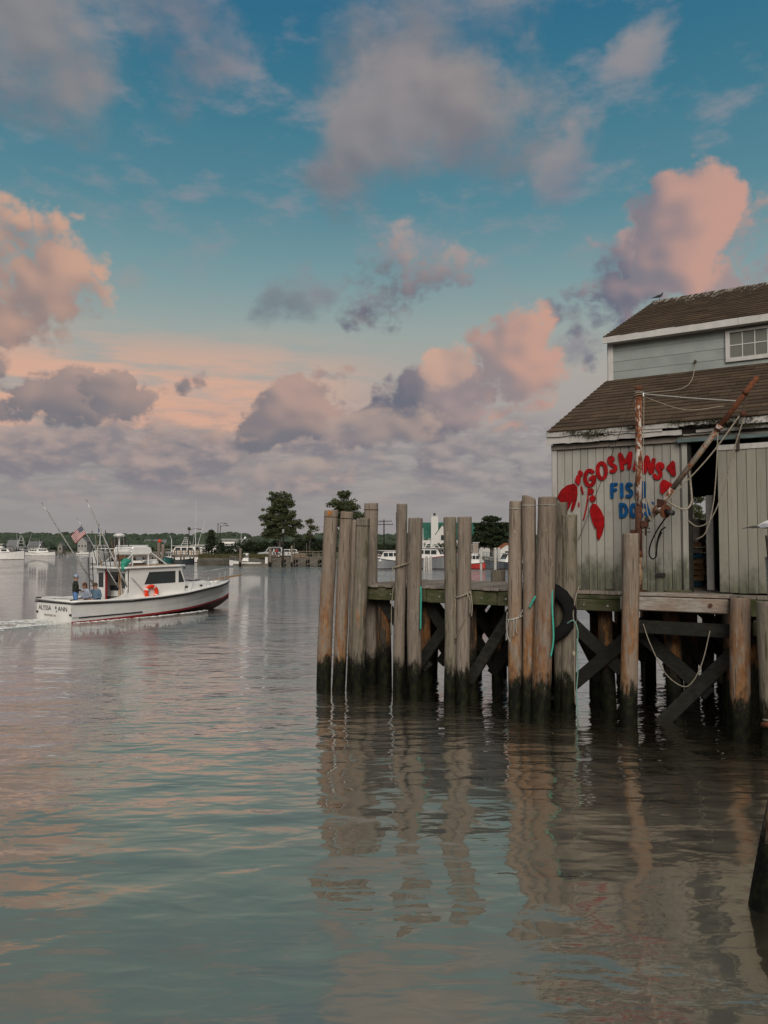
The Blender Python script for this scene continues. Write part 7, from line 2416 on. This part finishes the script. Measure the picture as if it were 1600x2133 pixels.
# wooden kiosk and tank on the lawn
ks = thing('kiosk', 'grey boarded kiosk behind the small red-hulled boat', 'kiosk', far(990, 124.5, GZ))
for k in range(8):
    MB().box(far(985.5 + 1.45 * k, 124.5, GZ + 1.3), (0.105, 0.06, 2.6)).build('board', pale_wood, ks)
MB().box(far(990.6, 125.2, GZ + 1.28), (0.9, 1.3, 2.5)).build('body', dark_in, ks)
MB().box(far(990.6, 125.2, GZ + 2.66), (1.15, 1.6, 0.10)).build('roof', white_trim, ks)
fn = thing('wire_fence', 'green wire fence on the lawn right of the kiosk', 'fence', far(1018, 127, GZ))
for k in range(6):
    MB().tube([far(1002 + 6 * k, 127, GZ), far(1002 + 6 * k, 127, GZ + 1.1)], 0.04, 6).build('post', teal_metal, fn)
for z_ in (0.15, 0.6, 1.08):
    MB().tube([far(1002, 127, GZ + z_), far(1032, 127, GZ + z_)], 0.025, 5).build('rail', teal_metal, fn)
st_ = thing('lumber_stack', 'stack of brown timber beside the parked cars on the spit', 'timber', far(626, 136.6, GZ))
for k in range(5):
    for q in range(3):
        MB().box(far(626 + 0.8 * (q - 1), 137 + 0.3 * q, GZ + 0.12 + 0.17 * k), (2.6 - 0.2 * k, 0.26, 0.14)).build('board', raw_wood if k % 2 else dock_wood, st_)
for q in (-1.1, 1.1):
    MB().tube([far(626, 136.6, GZ) + Vector((q, 0, 0)), far(626, 136.6, GZ + 2.6) + Vector((q, 0, 0))], 0.06, 6).build('stake', dock_wood, st_)

# ------------------------------------------------------------------ parked cars on the spit
def car(label, px, D, head, body_m, h=1.5, L=4.5):
    root = thing('parked_car', label, 'car', far(px, D, GZ + 0.02), (0, 0, head), group='cars parked on the spit', local=True)
    prof = [(-L / 2, 0.35), (-L / 2, 0.85), (-L * 0.46, 0.95), (-L * 0.42, h - 0.1), (-L * 0.36, h), (L * 0.08, h), (L * 0.22, 1.0), (L * 0.46, 0.88), (L / 2, 0.72), (L / 2, 0.35)]
    MB().prism(prof, lambda p, q, d: (p, d, q), -0.85, 0.85).build('body', body_m, root, bevel=0.06)
    for sg in (-1, 1):
        MB().prism([(-L * 0.40, 1.0), (-L * 0.37, h - 0.10), (-L * 0.14, h - 0.10), (-L * 0.14, 1.0)], lambda p, q, d: (p, d, q), sg * 0.852, sg * 0.862).build('window', glass, root)
        MB().prism([(-L * 0.12, 1.0), (-L * 0.12, h - 0.10), (L * 0.06, h - 0.10), (L * 0.17, 1.0)], lambda p, q, d: (p, d, q), sg * 0.852, sg * 0.862).build('window', glass, root)
        for x in (-L * 0.31, L * 0.31):
            w_ = MB().tube([(x, sg * 0.70, 0.34), (x, sg * 0.88, 0.34)], 0.34, 16).build('wheel', rubber, root)
            MB().tube([(x, sg * 0.882, 0.34), (x, sg * 0.892, 0.34)], 0.19, 12).build('rim', steel, w_)
        MB().box((L / 2 + 0.005, sg * 0.6, 0.70), (0.03, 0.3, 0.14)).build('headlight', canvas_w, root)
    MB().add([(L * 0.09, -0.74, h - 0.04), (L * 0.09, 0.74, h - 0.04), (L * 0.235, 0.78, 1.02), (L * 0.235, -0.78, 1.02)], [(0, 1, 2, 3)]).build('windshield', glass, root)
    return root


car_white = plain('white_car_paint', (0.66, 0.66, 0.65), 0.3, 0.03, coat=0.5)
car_silver = plain('silver_car_paint', (0.42, 0.43, 0.43), 0.3, 0.03, coat=0.5)
car('white car parked right of the utility pole on the spit', 597, 139, R(185), car_white)
car('pale van parked left of the utility pole on the spit', 566, 140, R(178), car_silver, 1.9, 4.8)

# two people by the cars
for k, (px, D, lab, tops) in enumerate([(571, 137.6, 'person in a pale shirt standing by the pale van on the spit', canvas_w), (577, 137.4, 'person in a red top standing by the cars on the spit', red_hull)]):
    j, bn = standing()
    pr_ = person(lab, (0, 0, 0), 0, j, bn, {'top': tops, 'skin': skin_m, 'legs': cl['navy'], 'shoe': cl['shoe']}, None, (cl['hair'], False))
    pr_.matrix_world = Matrix.Translation(far(px, D, GZ + 0.02)) @ Matrix.Rotation(R(200 + 120 * k), 4, 'Z')
    pr_['group'] = 'people on the spit'
# overhead wire
wr = thing('overhead_wire', 'thin overhead wire from the utility pole toward the deck pole', 'wire', far(590, 127, 7.0))
MB().tube(sag(far(590, 127, 7.05), far(800, 150, GZ + 6.9), 0.8, 16), 0.022, 5).build('strand', iron, wr)
